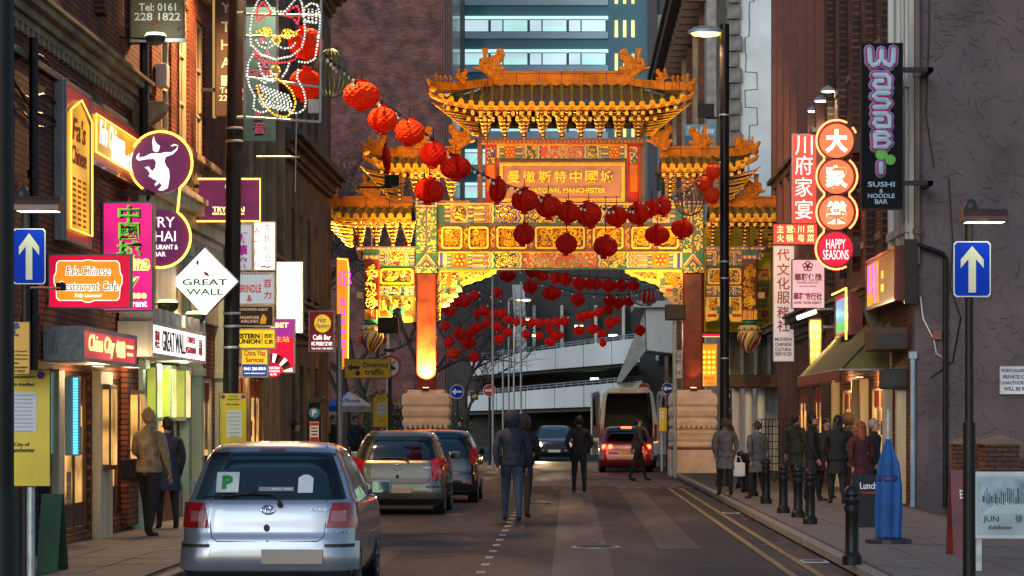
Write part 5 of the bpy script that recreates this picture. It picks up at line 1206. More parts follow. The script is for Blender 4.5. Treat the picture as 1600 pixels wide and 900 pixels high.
# high board with phone number and flood fitting
def x_tel(t,T,P):
    mb=MB(T,P);mb.prect(203,60,290,66,-.05,.02);mb.build("support_bar",m_grey,t)
    mb=MB(T,P)
    rd=random.Random(2)
    for i in range(16):
        x,y,r0=rd.uniform(208,284),rd.uniform(-70,52),rd.uniform(4,9);s=rd.choice((-1,1));mb.ptube([(x+r0*(1-j*.08)*math.cos(s*j*.6),y+r0*(1-j*.08)*math.sin(s*j*.6))for j in range(11)],.009,.002,n=4)
    mb.build("scroll_print",mat("rust_print",(.28,.09,.03),.5),t)
sign("restaurant_board","olive board with white letters Tel: 0161 228 1822 high on the brick front",203,-80,288,60,36.8,mat("olive_board",(.1,.09,.04),.5),[("Tel: 0161",246,11,58,12,'white',.012),("228 1822",246,26,72,12,'white',.012)],fr=1.5,wall=-6.4,extra=x_tel)
def x_thv(t,T,P):
    mb=MB(T,P);mb.prect(330,-100,335,182,-.25,-.16);mb.build("lit_edge",glow("amber_edge",(1,.6,.15),.35),t)
sign("restaurant_board","tall dark banner spelling Thai downwards behind the black lamp column",336,-100,400,182,44.4,mat("dark_plum_print",(.07,.045,.04),.5,var=.4,vs=2),[(c,353,y,15,16,mat("mint_letter",(.4,.62,.55),.5))for c,y in(("Y",12),("T",42),("H",70),("A",98),("I",126))]+[("Tel: 0161",366,141,44,9,'white',.01),("228 1822",368,153,52,9,'white',.01)],wall=-6.4,extra=x_thv)
sign("hanging_banner","dark teal banner with purple letters hanging from the lamp column behind the cat",380,8,432,221,42.6,mat("teal_cloth",(.004,.06,.11),.7,bump=.3,bs=5,var=.2),[(c,x,y,w,h,mat("violet_letter",(.2,.05,.2),.5),.02)for c,x,y,w,h in(("K",412,62,12,14),("A",418,84,10,12),("R",404,84,10,12),("OD",412,102,18,10),("CENTRE",408,114,38,9),("卡",404,140,15,15),("影",405,180,16,16),("音",405,200,18,18))],dep=.03,fr=.6,frame=m_black,cat="banner")
# stack of agency boards on the stone house
f_blu=glow("pale_blue_face",(.35,.48,.6),.45,.1)
sign("agency_board","blue grey board with large purple Chinese characters beside the black lamp column",352,349,395,423,46.6,f_blu,[("新",378,371,17,18,'pglow',.05),("華",378,391,17,17,'pglow',.05),("旅",378,410,17,17,'pglow',.05)],frame=m_galv,wall=-6.4)
sign("agency_board","bright white lightbox with thin red Chinese characters next to the purple lettered board",395.5,346,431,423,46.6,f_wh,[(c,401,y,8,13,'red',.0)for c,y in(("寄",361),("代",379),("服",396),("務",413))]+[(c,418,y,11,13,'rglow',.0)for c,y in(("零",357),("售",373),("批",389),("發",404))]+[("~",415,417,16,4,'navy',.04)],frame=m_galv,wall=None)
sign("agency_board","blue grey board reading Brindle & in dark red letters",355,425,430,476,46.6,f_blu,[("BRINDLE",391,451,34,12,'red',.02),("&",390,466,8,10,'red',.02),("百",418,443,12,12,'red',.02),("力",418,461,12,12,'red',.02)]+[("I",375+i*4,426.8,1.6,5,'ink',.02)for i in range(12)],frame=m_galv,wall=-6.4)
sign("airline_board","black board reading Authorized Agent Singapore Airlines with gold bird",356,477,428,510.5,46.5,INK['ink'],[("AUTHORIZED AGENT",395,483.5,47,4,'white'),("SINGAPORE",388,496,34,4.6,'white'),("AIRLINES",390,502,28,4.6,'white')],frame=m_galv,wall=-6.4,
     extra=lambda t,T,P:(lambda mb:([mb.ppoly([(406+i*2.6,506),(407+i*2.6,499),(411+i*1.4,490+i*1.2),(414+i*1.4,497),(411+i*2,506)],.001+i*.002,.007+i*.002)for i in range(3)],mb.build("bird_emblem",INK['gold'],t)))(MB(T,P)))
f_wu=glow("yellow_sign_face",(.95,.62,.02),.6,.15)
sign("money_transfer_board","yellow lightbox reading Western Union in black",352,513,431,545,46.4,f_wu,[("WESTERN",383,525,46,8,'ink',.05),("UNION",390,533.5,34,7.5,'ink',.05),("|",409.5,529,1,18,'ink'),("西聯",420,525,14,7,'ink',.03),("汇款",420,534,14,7,'ink',.03)],frame=m_galv,wall=-6.4)
def x_visa(t,T,P):
    mb=MB(T,P);mb.prect(378.7,569,417.3,588.5,.0,.004);mb.build("blue_band",glow("blue_band_face",(.01,.06,.35),.4),t)
    mb=MB(T,P);mb.ptext("0161 236 8018",398,576,34,5,.005,0,.03);mb.ptext("www.chinavisa.com",398,583,32,2.6,.005,0,0);mb.build("phone_number",INK['wglow'],t)
sign("visa_board","small yellow and blue board reading China Visa Services",377,545.5,419,590,45.9,f_wu,[("China Visa",398,551.5,33,9,'red',.02),("Services",398,562,28,8,'red',.02)],frame=m_galv,extra=x_visa,fr=1.4)
t=sign("agency_board","small red oval board beside the yellow and blue visa board",414,567,440,590,46.9,f_red,[("WESTERN",428,575,18,4,'wglow',.03),("RESTAURANTS",427,580,20,3,'wglow',.03),("新華",427,585,10,3.5,'wglow',.03)],frame=m_red,fr=.4,poly=[(427+13*math.cos(a*.3927),578.5+11.5*math.sin(a*.3927))for a in range(16)])
sign("lightbox_sign","very bright plain white vertical lightbox on the stone house",431,408,474,521,51,f_hot,[("0161",436,485,9,4,'oglow'),("236 7211",440,492,16,4,'oglow')],frame=m_galv,fr=1.6,wall=-6.4)
def x_bet(t,T,P):
    mb=MB(T,P);mb.prect(421,500,459,527,.0,.003);mb.build("purple_field",glow("purple_face",(.4,.03,.3),.6),t)
    mb=MB(T,P);c=(424,586)
    for i in range(12):
        a0,a1=R(-2+i*11),R(9+i*11);q=[(c[0]+r*math.cos(a),c[1]-r*math.sin(a))for r,a in((20,a0),(34,a0),(34,a1),(20,a1))]
        q=[(min(459,max(421.5,x)),min(581,y))for x,y in q]
        if max(p[0]for p in q)-min(p[0]for p in q)<1 or max(p[1]for p in q)-min(p[1]for p in q)<1:continue
        mb.ppoly(q,.003,.007,i%3)
    mb.build("roulette_wheel",[INK['ink'],INK['wglow'],INK['red']],t)
sign("betting_board","magenta lightbox with roulette wheel under the bright white lightbox",420,498,461,583,49.6,f_red,[("GBET",436,508,30,8,'yglow',.03),("主站",441,530,22,9,'oglow',.0)],frame=m_galv,extra=x_bet,wall=-6.4)
def x_cafe(t,T,P):
    mb=MB(T,P);mb.pdisc(504,505.5,13,0,.004,0,14);mb.build("yellow_disc",f_wu,t);mb=MB(T,P);mb.ptext("Hot",503,500,14,8,.005,0,.02,.3);mb.ptext("Tasting",504,510,22,8,.005,0,.02,.3);mb.build("script",INK['pglow'],t)
sign("cafe_bar_board","dark red board with yellow disc reading Café Bar and Chinese characters",482,485,523,550,57,glow("maroon_face",(.22,.008,.015),.4,.3),[("Café Bar",503,527,28,8,'wglow',.02),("新潮記餅家",503,537,33,6.5,'wglow',.02),("Tel: 0161 236 8335",503,544.5,33,3,'wglow')],frame=m_galv,extra=x_cafe,wall=-6.4)
def x_neon(t,T,P):
    mb=MB(T,P)
    for i,c in enumerate("BUFFET"):mb.ptext(c,536,472+i*16,7,11,.01,0,.03)
    mb.build("neon_letters",INK['mglow'],t)
    mb=MB(T,P);mb.ptube([(527,404),(543,406),(545,420),(544,574),(527,578)],.012,.03);mb.build("neon_tube",NE_O,t)
    mb=MB(T,P);mb.ptube([(541,424),(548,428),(546,436),(549,442),(542,447),(537,444),(540,436),(536,430)],.02,.06,closed=True);mb.ptube([(532,425),(530,437),(534,445),(538,440)],.02,.05);mb.build("neon_bird",INK['mglow'],t)
sign("neon_sign","narrow vertical orange neon board with magenta letters at the end of the left row",526,403,544,577,65.5,f_or,frame=mat("orange_box",(.5,.2,.03),.5),fr=.5,dep=.25,extra=x_neon)
mb=MB();p=W(530,690,64.8);mb.tube([(p.x,64.8,.1),(p.x,64.8,W(0,545,64.8).z)],.07,10);tag(mb.build("street_pole",m_galv,smooth=True),"pale grey street pole under the narrow orange neon board","pole")
# lit tall narrow boxes and door features on the left shops
for i,(px0,px1,py0,py1,m_,lab)in enumerate(((113,123,588,712,glow("blue_led_face",(.1,.6,1),1.6),"tall white box with column of blue LED lights beside the cafe door"),(72,81,582,710,glow("cyan_led_face",(.15,.85,.8),1.3),"thin strip of cyan LED lights beside the yellow suspension notice"))):
    Y=31.0 if i==0 else 28.6;T=Matrix.Translation(W((px0+px1)/2,(py0+py1)/2,Y))@FRONT;P=((px0+px1)/2,(py0+py1)/2,Y/F);t=thing("led_sign",lab,"sign",T.translation)
    mb=MB(T,P);mb.prect(px0-(12 if i==0 else 2),py0,px1+1,py1,-.1,-.003);mb.build("case",m_mint,t,bevel=.01);mb=MB(T,P)
    for j in range(28):y=py0+4+j*(py1-py0-8)/27;mb.prect(px0+1.5,y-1.3,px1-1.5,y+1.3,0,.01)
    mb.build("led_row",m_,t,kind="stuff")
def doorbox(Y,z0,z1,out,w,lab,m_):
    t=thing("menu_case",lab,"menu case",(-6.4+out,Y,z0));mb=MB();mb.box(-6.4,-6.4+out,Y,Y+w,z0,z1);mb.build("case",m_wood if m_ is m_warmin else m_mint,t,bevel=.01);mb=MB();mb.box(-6.4+out+.001,-6.4+out+.012,Y+.05,Y+w-.05,z0+.06,z1-.06);mb.build("lit_glass",m_,t);mb=MB();mb.box(-6.38,-6.42+out,Y-.012,Y-.001,z0+.07,z1-.07);mb.build("end_glass",m_ if m_ is m_warmin else glow("lime_end_glass",(.62,.7,.1),.5,.3),t)
f_menu=glow("menu_glow",(1,.7,.3),.9,.4,3)
doorbox(34.45,1.05,2.2,.22,.5,"brown menu case with lit glass by the white pillar",m_warmin);doorbox(36.75,.95,2.15,.22,.5,"brown menu case with lit glass nearest the green shop front",m_warmin)
for i,Y in enumerate((38.7,40.1,41.6)):doorbox(Y,1.7,2.58,.16,.5,("first","middle","farthest")[i]+" of three glowing green menu boxes on the pale green shop front",f_menu)
mb=MB();T=Matrix.Translation(W(79,535,31))@FRONT;mb=MB(T,(79,535,31/F));mb.prect(67,515,92,556,-.12,0,0);t=tag(mb.build("alarm_box",[m_offw],bevel=.01),"blank pale cabinet on the brick wall above the yellow suspension notice","cabinet")
# ---- right side signs
def x_was(t,T,P):
    q=[("W",1377,90,42,27),("a",1377,128,32,28),("S",1377,159,32,30),("a",1377,190,32,28),("B",1377,220,28,28)]
    pts={"W":[[(1358,78),(1359,97),(1364,103),(1371,100),(1377,92),(1383,100),(1390,103),(1395,97),(1396,78)],[(1377,92),(1377,80)]],
           "a":[[(1366,118),(1384,118),(1389,123),(1389,138),(1370,138),(1365,133),(1368,127),(1378,127)]],
           "S":[[(1388,146),(1370,146),(1365,151),(1370,156),(1385,157),(1389,162),(1384,168),(1366,168)]],
           "A":[[(1366,178),(1384,178),(1389,183),(1389,198),(1370,198),(1365,193),(1368,187),(1378,187)]],
           "B":[[(1367,208),(1383,208),(1388,213),(1384,218),(1389,224),(1384,230),(1367,230),(1367,208)],[(1370,218),(1382,218)]],
           "i":[[(1376,256),(1376,270)]]}
    a,b=MB(T,P),MB(T,P);c=MB(T,P)
    for L_ in pts.values():
        for p in L_:
            for mbx,r,d in((c,.125,-.06),(a,.098,-.02),(b,.058,.03)):
                mbx.ptube(p,r,d,n=8)
                for e in p:e2=mbx.P(*e);mbx.ball((e2[0],e2[1],d),r,8)
    c.build("letter_edge",mat("lilac_edge",(.35,.33,.55),.5),t,smooth=True);a.build("letter_outline",mat("magenta_outline",(.45,.01,.16),.5),t,smooth=True);b.build("letters",mat("pale_lilac_letter",(.42,.6,.75),.5),t,smooth=True)
    mb=MB(T,P);mb.pdisc(1377,242,9.5,0,.05,ry=8);mb.pdisc(1391,250,8,0,.04);mb.build("green_dots",mat("wasabi_green",(.1,.45,.05),.5),t)
sign("restaurant_board","tall black vertical board with pink outlined bubble letters reading Wasabi",1345,67,1411,327,46.4,mat("gloss_black_board",(.006,.006,.008),.7,spec=.15),[("SUSHI",1377,288,42,8,mat("sky_letter",(.35,.5,.65),.5),.02),("&",1377,298,6,6,mat("sky_letter",(.35,.5,.65),.5)),("NOODLE",1377,306,42,7,mat("sky_letter",(.35,.5,.65),.5),.02),("BAR",1377,315,20,7,mat("sky_letter",(.35,.5,.65),.5),.02)],frame=m_black,dep=.2,fr=1.2,extra=x_was)
t=[o for o in SC.objects if o.get("label","").startswith("tall black vertical board")][0]
for py in(109,286):
    p=W(1411,py,46.5);mb=MB();mb.box(p.x,6.6,46.45,46.6,p.z-.04,p.z+.04);mb.box(6.5,6.6,46.45,47.4,p.z-.04,p.z+.039);mb.build("bracket",m_black,t)
def x_circ(t,T,P):
    cs=[(1307,220),(1307,276),(1307,332),(1306,389)]
    for i,(x,y)in enumerate(cs):
        mb=MB(T,P);mb.pdisc(x,y,29,-.16,-.01,n=40);mb.build("disc_case",m_red,t);mb=MB(T,P);mb.pdisc(x,y,26.5,-.01,.0,n=40);mb.build("disc_face",glow("coral_disc_face",(1,.16,.06),.95,.15)if i<3 else f_red,t)
        mb=MB(T,P)
        if i<3:mb.ptext("大家樂"[i],x,y,34,36,.001,0,.035)
        else:mb.ptext("HAPPY",x,y-8,30,15,.001,0,.0);mb.ptext("SEASONS",x,y+9,40,15,.001,0,.0)
        mb.build("lettering",NE_W if i<3 else INK['wglow'],t)
    arc=lambda cx,cy,r,a0,a1,n=14:[(cx+r*math.cos(R(a0+(a1-a0)*i/n)),cy-r*math.sin(R(a0+(a1-a0)*i/n)))for i in range(n+1)]
    mb=MB(T,P);r=32
    Lp=arc(1307,220,r,60,232)+arc(1307,276,r,128,232,10)+arc(1307,332,r,128,232,10)+arc(1306,389,r,128,300);mb.ptube(Lp,.02,.06)
    Rp=arc(1307,220,r,40,22,3);mb.ptube(Rp,.02,.06);mb.ptube(arc(1307,276,r,52,-52,10)+arc(1307,332,r,52,-52,10),.02,.06);mb.build("neon_tube",NE_R,t)
    mb=MB(T,P);mb.prect(1330,205,1345,238,-.14,-.06);mb.prect(1334,370,1346,400,-.14,-.06);mb.build("transformer_box",m_dark,t)
t=thing("neon_sign","four stacked coral neon discs with Chinese characters and Happy Seasons","sign",W(1307,305,56));x_circ(t,Matrix.Translation(W(1307,305,56))@FRONT,(1307,305,56/F))
mb=MB();p=W(1340,300,56);mb.box(p.x,6.4,56.06,56.12,p.z,p.z+.08);mb.build("bracket",m_dark,t)
f_coral=glow("coral_sign_face",(.9,.06,.04),.85,.15)
sign("restaurant_board","red vertical lightbox with four white brush written Chinese characters",1237,209,1279,352,64.2,f_coral,[(c,1256,y,27,30,'wglow',.0)for c,y in(("川",227),("府",258),("家",292),("宴",327))],frame=m_grey,fr=1.4,wall=6.4)
sign("restaurant_board","small red lightbox with two rows of yellow Chinese characters",1207,349,1278,383,63.8,f_coral,[("主 营: 川 菜",1243,358,58,12,'yglow',.01),("火 锅  粤 菜",1243,372,58,12,'yglow',.01)],frame=m_dark,fr=1.6)
f_pale=glow("pale_rose_face",(.75,.6,.55),.42,.15)
sign("society_board","tall white lightbox with dark red characters reading Modern Chinese Cultural Services",1208,384,1241,565,70.5,f_pale,[(c,1224,y,20,19,'red',.01)for c,y in(("代",398),("文",421),("化",443),("服",465),("務",488),("社",509))]+[(s_,1224,y,26,5.5,'ink',.02)for s_,y in(("MODERN",530),("CHINESE",538),("CULTURAL",546),("SERVICES",553))],frame=m_offw,fr=1.2,wall=6.4)
def x_uni(t,T,P):
    mb=MB(T,P)
    for i in range(5):a=i*1.2566-1.57;mb.ptube([(1262+4.5*math.cos(a)+3.4*math.cos(b*.785),416+4.5*math.sin(a)+3.4*math.sin(b*.785))for b in range(8)],.012,.004,closed=True,n=4)
    mb.pdisc(1262,416,2.6,.001,.008);mb.build("blossom_emblem",INK['red'],t)
sign("agency_board","pink square lightbox of an insurance and travel agency beside the tall white society board",1237,405,1289,482,62,glow("pink_pale_face",(.95,.5,.5),.6,.15),[("華聯保險",1263,433,43,12,'red',.03),("UNITED (UK) LTD",1262,442,32,3.6,'ink',.02),("Insurance Services",1262,447,26,3,'ink'),("華聯旅行社",1262,463,45,12,'red',.03),("UNITED TRAVEL AGENCY",1262,473,44,4,'ink',.03)],frame=m_red,fr=1.2,wall=6.4,extra=x_uni)
sign("grocer_board","large yellow board with red characters and black seafood lettering behind the gate wing",1098,352,1207,521,83.5,mat("yellow_board",(.75,.5,.01),.5),[("食品",1190,378,26,13,'red',.02),("Foods",1190,390,28,9,'ink',.01,.2),("蔬菜",1189,427,26,14,'red',.02),("Seafood",1184,438,36,8,'ink',.01,.2),("Vegetables",1180,446,46,8,'ink',.01,.2),("批發",1189,457,26,14,'red',.02),("Wholesale",1178,469,42,8,'ink',.01,.2),("& Retail",1182,477,34,8,'ink',.01,.2),("服務",1189,491,26,14,'red',.02),("Delivery",1184,501,34,8,'ink',.01,.2),("Service",1184,509,30,8,'ink',.01,.2)],frame=m_dark)
# lit shop beyond right column
sign("shop_sign","red lightbox with white phone number low behind the right gate bay",1096,499,1128,526,88,f_red,[("0161 236 0788",1111,515,27,6,'wglow',.03),("川菜",1120,505,12,6,'wglow',.03)],frame=NE_R,fr=.6)
def x_shop(t,T,P):
    mb=MB(T,P)
    for i in range(3):
        for j in range(5):mb.pdisc(1101+i*7,550+j*8,2.6,.001,.02,0)
    mb.build("lit_panel_pattern",glow("amber_dots",(1,.35,.03),2.2),t)
sign("shop_sign","glowing yellow and orange shop display seen between the right column and lamp post",1096,536,1122,605,90,f_yel,[("開放",1108,591,16,6,'rglow'),("OPEN",1108,599,16,5,'rglow')],frame=m_galv,extra=x_shop)
sign("toilet_sign","white street notice with black letters left of the right gate column",1054,546,1068,592,82,mat("white_board",(.7,.7,.7),.5),[("TO",1060,557,9,5,'ink',.03),("LET",1060,565,9,4,'ink',.03),("1061",1060,582,10,5,'red',.03)],frame=m_dark,fr=.8)
# buffet box and screen on the right shop
def x_buf(t,T,w,h):
    mb=MB(T);mb.box(-w*.46,-w*.04,-h*.42,h*.38,0,.01);mb.build("lit_panel",f_yel,t);mb=MB(T)
    for i,c in enumerate(("自助餐","熱飲品","BUFFET")):
        for j,ch in enumerate(c[:4]if i<2 else "BUFF"):mb.text(ch,-w*(.4-i*.13),h*(.28-j*.19),.26,.2,.011,.008,0,.04)
    mb.text("SEE",w*.1,.08,.36,.14,.011,.008,1);mb.text("MENU",w*.1,-.18,.4,.14,.011,.008,1);mb.build("lettering",[INK['mglow'],INK['oglow']],t)
wsign("wall_lightbox","dark fascia box with half lit yellow panel and pink letters on the right corner shop",'R',52.6,47.95,3.95,4.98,.3,.3,glow("dim_olive_face",(.2,.1,.02),.35,.5),extra=x_buf,frame=m_red,fr=.06)
tt=thing("end_box","black end panel closing the fascia box at the corner of the rendered wall","box",(6.3,47.4,3.9));mb=MB();mb.box(6.18,6.42,47.2,47.36,3.85,5.05);mb.build("panel",m_black,tt,bevel=.01)
def x_scr(t,T,w,h):
    mb=MB(T);n=9
    for i in range(n):mb.box(-w/2+.1,w/2-.1,-h/2+.1+(h-.2)*i/n,-h/2+.1+(h-.2)*(i+1)/n,.0,.004,min(2,i*3//n))
    mb.build("picture",[glow("screen_green",(.12,.7,.2),.6,.6,9),glow("screen_cyan",(.1,.55,.75),.6,.6,9),glow("screen_blue",(.25,.5,.85),.6,.6,9)],t)
    mb=MB(T);mb.tube([(-w/2,h/2+.06,.08),(w/2+.12,h/2+.06,.08),(w/2+.12,-h/2-.1,.08)],.022,6);mb.build("neon_tube",NE_O,t)
wsign("lit_screen","small glowing blue and green picture screen framed by orange neon over the awning",'R',58.2,55.4,3.55,4.5,.35,.3,f_red,extra=x_scr,frame=m_red)
# awning
t=thing("awning","olive and orange shop awning sloping out on the right below the glowing screen","awning",(6.4,56,3))
m_awn=mat("olive_canvas",(.16,.15,.05),.75,bump=.3,var=.2);m_awo=mat("orange_canvas",(.5,.14,.05),.75,bump=.2)
mb=MB()
mb.add([(6.38,51,3.75),(6.38,60.5,3.75),(5.4,60.5,2.72),(5.4,51,2.72),(6.38,51,3.71),(6.38,60.5,3.71),(5.4,60.5,2.68),(5.4,51,2.68)],[(0,1,2,3),(7,6,5,4),(0,3,7,4),(1,5,6,2),(3,2,6,7)]);mb.build("canvas",m_awn,t)
mb=MB();mb.add([(6.38,51,3.75),(5.4,51,2.72),(6.38,51,2.72)],[(0,1,2)]);mb.build("side_cloth",m_awn,t)
for i in range(19):
    y=51+i*.5;mb=MB();mb.add([(5.395,y,2.72),(5.395,y+.49,2.72),(5.395,y+.46,2.53),(5.395,y+.245,2.47),(5.395,y+.03,2.53),(5.38,y,2.72),(5.38,y+.49,2.72),(5.38,y+.46,2.53),(5.38,y+.245,2.47),(5.38,y+.03,2.53)],[(0,1,2,3,4),(9,8,7,6,5)]);mb.build("valance_scallop",m_awo,t)
mb=MB()
for y in(51,60.5):mb.tube([(6.38,y,2.72),(5.4,y,2.72)],.02,5)
mb.tube([(5.4,51,2.72),(5.4,60.5,2.72)],.022,5);mb.build("frame",m_galv,t)
# shop fronts on the right under the awning
for y0,y1 in((51.1,54.6),(56.9,60.5)):window(tR,frame_at('R',(y0+y1)/2,1.5,-.1),y1-y0,1.8,m_cream,m_warmin,3,1,None)
for y in(49.9,55.7):mb=MB();mb.box(6.52,6.58,y-.5,y+.5,.12,2.3);mb.build("door",m_red,tR,bevel=.01)
for y in(48.8,50.85,54.9,56.5,60.8):
    mb=MB();mb.box(6.4,6.22,y-.13,y+.13,.12,2.6);mb.build("shop_pilaster",m_cream,tR,bevel=.01)
# consulate notice on the rendered wall
sign("parking_notice","white notice about private car parking on the dark rendered wall",1562,572,1644,616,47.44,mat("white_board",(.7,.7,.7),.5),[("PORTUGUESE CONSULATE",1603,579,76,5,'navy',.02),("PRIVATE CAR PARK",1598,589,62,6,'navy',.02),("UNAUTHORISED VEHICLES",1602,598,76,5.5,'navy',.02),("WILL BE REMOVED",1599,607.5,62,6,'navy',.02)],dep=.03,fr=.6,frame=m_galv)
# picture lights over the red board
for i,(px,py,Y)in enumerate(((1272,174,66),(1283,158,63.5),(1294,143,61.5))):
    p=W(px,py,Y);t=thing("picture_light",("lowest","middle","highest")[i]+" of three small green shaded lamps on arms above the red restaurant board","lamp",p,"small lamps above the red board")
    mb=MB();mb.lathe([(.2,0),(.17,.06),(.08,.12),(.03,.15)],p,12);mb.build("lamp_shade",m_galv,t,smooth=True);mb=MB();mb.lathe([(.15,-.01),(.15,.0)],p,12);mb.build("bulb",glow("cool_lamp",(.85,1,.75),9),t);mb=MB();mb.tube([p+Vector((0,0,.15)),(6.38,Y,p.z+.3)],.02,5);mb.build("arm",m_dark,t)
    spot("picture_light_beam",p+Vector((0,0,-.05)),p+Vector((.4,.3,-3)),60,(.9,1,.7),2.2)
# flood fittings on the left
for lab,px,py,Y,tgt,wt,col in(("green floodlight under the high telephone board",243,62,36.2,(-6.0,37,7.8),14,(1,.95,.8)),("green floodlight on an arm left below the white diamond sign",262,478,38.5,(-6.3,39.3,2.4),60,(.95,1,.6)),("green floodlight on an arm right below the white diamond sign",305,496,41.0,(-6.3,41.5,2.2),60,(.95,1,.6))):
    p=W(px,py,Y);t=thing("floodlight",lab,"floodlight",p);mb=MB();mb.lathe([(.17,.05),(.16,-.02),(.1,-.09),(.03,-.12)]if py>100 else[(.15,.06),(.13,-.04),(.05,-.08)],p,12);mb.build("housing",mat("green_enamel",(.05,.07,.03),.4),t,smooth=True)
    mb=MB();mb.lathe([(.155,.051),(.13,.09),(.02,.1)],p,12);mb.build("lens",glow("green_white_lens",(.85,1,.45),3),t);mb=MB();mb.tube([p,(-6.38,Y+.1,p.z+.05)],.015,5);mb.build("arm",m_dark,t)
    spot("floodlight_beam",p+Vector((.05,0,.14)),tgt,wt,col,2.3)
# warm lamps that light the shop doorways from inside
for i,(x,y,z,w,c)in enumerate(((-6.0,32.6,2.3,24,(1,.65,.3)),(-6.1,35.8,2.35,28,(1,.7,.35)),(-5.95,39.5,2.5,24,(.85,1,.6)),(6.0,53,2.5,55,(1,.6,.3)),(6.0,58.5,2.5,55,(1,.65,.3)),(-6.0,50.5,2.7,30,(1,.6,.3)))):
    l=bpy.data.lights.new("doorway_lamp",'POINT');l.energy=w;l.color=c;l.shadow_soft_size=.12;o=bpy.data.objects.new("doorway_lamp",l);SC.collection.objects.link(o);o.location=(x,y,z)
    t=thing("canopy_lamp","small round downlight "+("over the cafe door left of the menu case","by the white pillar under the red cafe fascia","under the castle shaped fascia","under the near half of the olive awning","under the far half of the olive awning","under the travel agency boards")[i],"lamp",(x,y,z+.12));mb=MB();mb.lathe([(.06,.14),(.08,.1),(.02,.16)],(x,y,z),10);mb.build("housing",m_offw,t)

for i,(y0,z0,lb)in enumerate(((48.3,3.05,"upper dark roller shutter box below the fascia box on the right corner"),(48.5,2.3,"lower dark shutter motor box on the right corner shop"))):
    t=thing("shutter_box",lb,"box",(6.2,y0,z0));mb=MB();mb.box(5.78+i*.14,6.4,y0,y0+(1.9 if i==0 else .5),z0,z0+.42-i*.04);mb.build("casing",m_wood if i==0 else m_dark,t,bevel=.02);mb=MB();mb.box(5.8+i*.14,6.38,y0-.03,y0-.001,z0+.05,z0+.3);mb.build("end_plate",m_dark,t)
sign("lit_menu_board","narrow amber lit board with columns of Chinese characters under a bright tube lamp",1264,498,1284,582,60.5,glow("amber_menu_face",(1,.5,.08),.55,.4,3),[("川湘菜館",1268,y,6,16,'yglow')for y in()]+[(c,x,y,7,9,'yglow',.02)for x,cs in((1269,"特色小炒"),(1278,"歡迎光臨"))for c,y in zip(cs,(512,526,540,554))],frame=m_wood,wall=6.4)
p=W(1262,492,60.2);t=thing("tube_lamp","slanting bright tube lamp above the narrow amber menu board","lamp",p);mb=MB();mb.tube([p+Vector((-.25,0,-.08)),p+Vector((.2,0,.08))],.045,8);mb.build("tube",glow("tube_lamp_white",(1,.9,.6),6),t);mb=MB();mb.tube([p+Vector((-.28,.02,-.04)),p+Vector((.22,.02,.14)),p+Vector((.6,.02,.14))],.03,6);mb.build("reflector",m_galv,t)
spot("tube_lamp_beam",p+Vector((.1,-.1,-.1)),p+Vector((.6,.4,-2)),90,(1,.7,.35),2.6)
for i,(pts,lb)in enumerate(((((6.5,47.44,4.0),(6.55,47.44,3.6),(6.75,47.44,3.2),(6.8,47.44,2.95),(6.95,47.42,2.85),(7.0,47.42,3.1)),"loose white cable looping from the corner box down the rendered wall"),(((7.02,47.45,6.2),(7.1,47.45,5.0),(7.05,47.45,4.2),(7.25,47.45,3.6),(7.1,47.45,2.8),(6.7,47.45,2.5)),"thin dark cable straggling down the rendered wall"),(((6.62,47.45,12),(6.66,47.45,9),(6.6,47.45,7.4),(6.75,47.45,6.4)),"vertical dark crack cable high on the rendered wall"))):
    mb=MB();mb.tube(pts,.014,5);tag(mb.build("wall_cable",m_white if i==0 else m_black,smooth=True),lb,"cable")
mb=MB();mb.tube([(6.34,47.3,.1),(6.34,47.3,2.9)],.045,8);mb.box(6.27,6.41,47.24,47.36,2.85,2.98);tag(mb.build("conduit",mat("pale_blue_paint",(.3,.42,.48),.6,bump=.3),smooth=True),"pale blue pipe running up the corner below the fascia box","pipe")
t=thing("junction_box","small dark red junction box on the rendered wall","box",(6.8,47.42,3.25));mb=MB();mb.box(6.72,6.9,47.4,47.5,3.2,3.38);mb.build("casing",m_red,t,bevel=.01)
# ================================================================ STREET FURNITURE
ORD=["first","second","third","fourth","fifth","sixth","seventh","eighth","ninth","tenth","eleventh","twelfth","thirteenth","fourteenth","fifteenth","sixteenth","seventeenth","eighteenth","nineteenth","twentieth"]
def post(name,label,x,y,z0,z1,r,cat="lamp post",bands=(),m=m_black,r1=None,lean=0):
    t=thing(name,label,cat,(x,y,z0));mb=MB();mb.tube([(x,y,z0),(x+lean,y,z1)],r,14,0,r1=r1);mb.build("post",m,t,smooth=True)
    mb=MB();mb.lathe([(r*1.9,0),(r*1.9,.12),(r*1.5,.3),(r*1.35,1.0),(r*1.05,1.1)],(x,y,z0),14);mb.build("base",m,t,smooth=True)
    for z in bands:mb=MB();mb.lathe([(r*1.1,-.02),(r*1.14,0),(r*1.1,.02)],(x+lean*(z-z0)/(z1-z0),y,z),14);mb.build("band",m_galv,t,smooth=True)
    return t
LPX,LPY=W(358,0,42).x,42.0
t=post("lamp_post","tall thick black lamp column on the left pavement with the cat decoration",LPX,LPY,.112,9.8,.13,lean=.13,bands=[W(0,p,42).z for p in(201,221,490,510,543)])
q=Vector((LPX+.13,42,9.8));mb=MB();mb.tube([q-Vector((0,0,.3)),q+Vector((.1,0,.25)),q+Vector((.5,0,.35))],.05,8);mb.build("arm",m_black,t,smooth=True)
mb=MB(Matrix.Translation(q+Vector((.8,0,.3))));mb.lathe([(.36,0),(.34,.07),(.22,.15),(.05,.18)],(0,0,0),18,0,1.25,.8);mb.build("lamp_shade",m_galv,t,smooth=True)
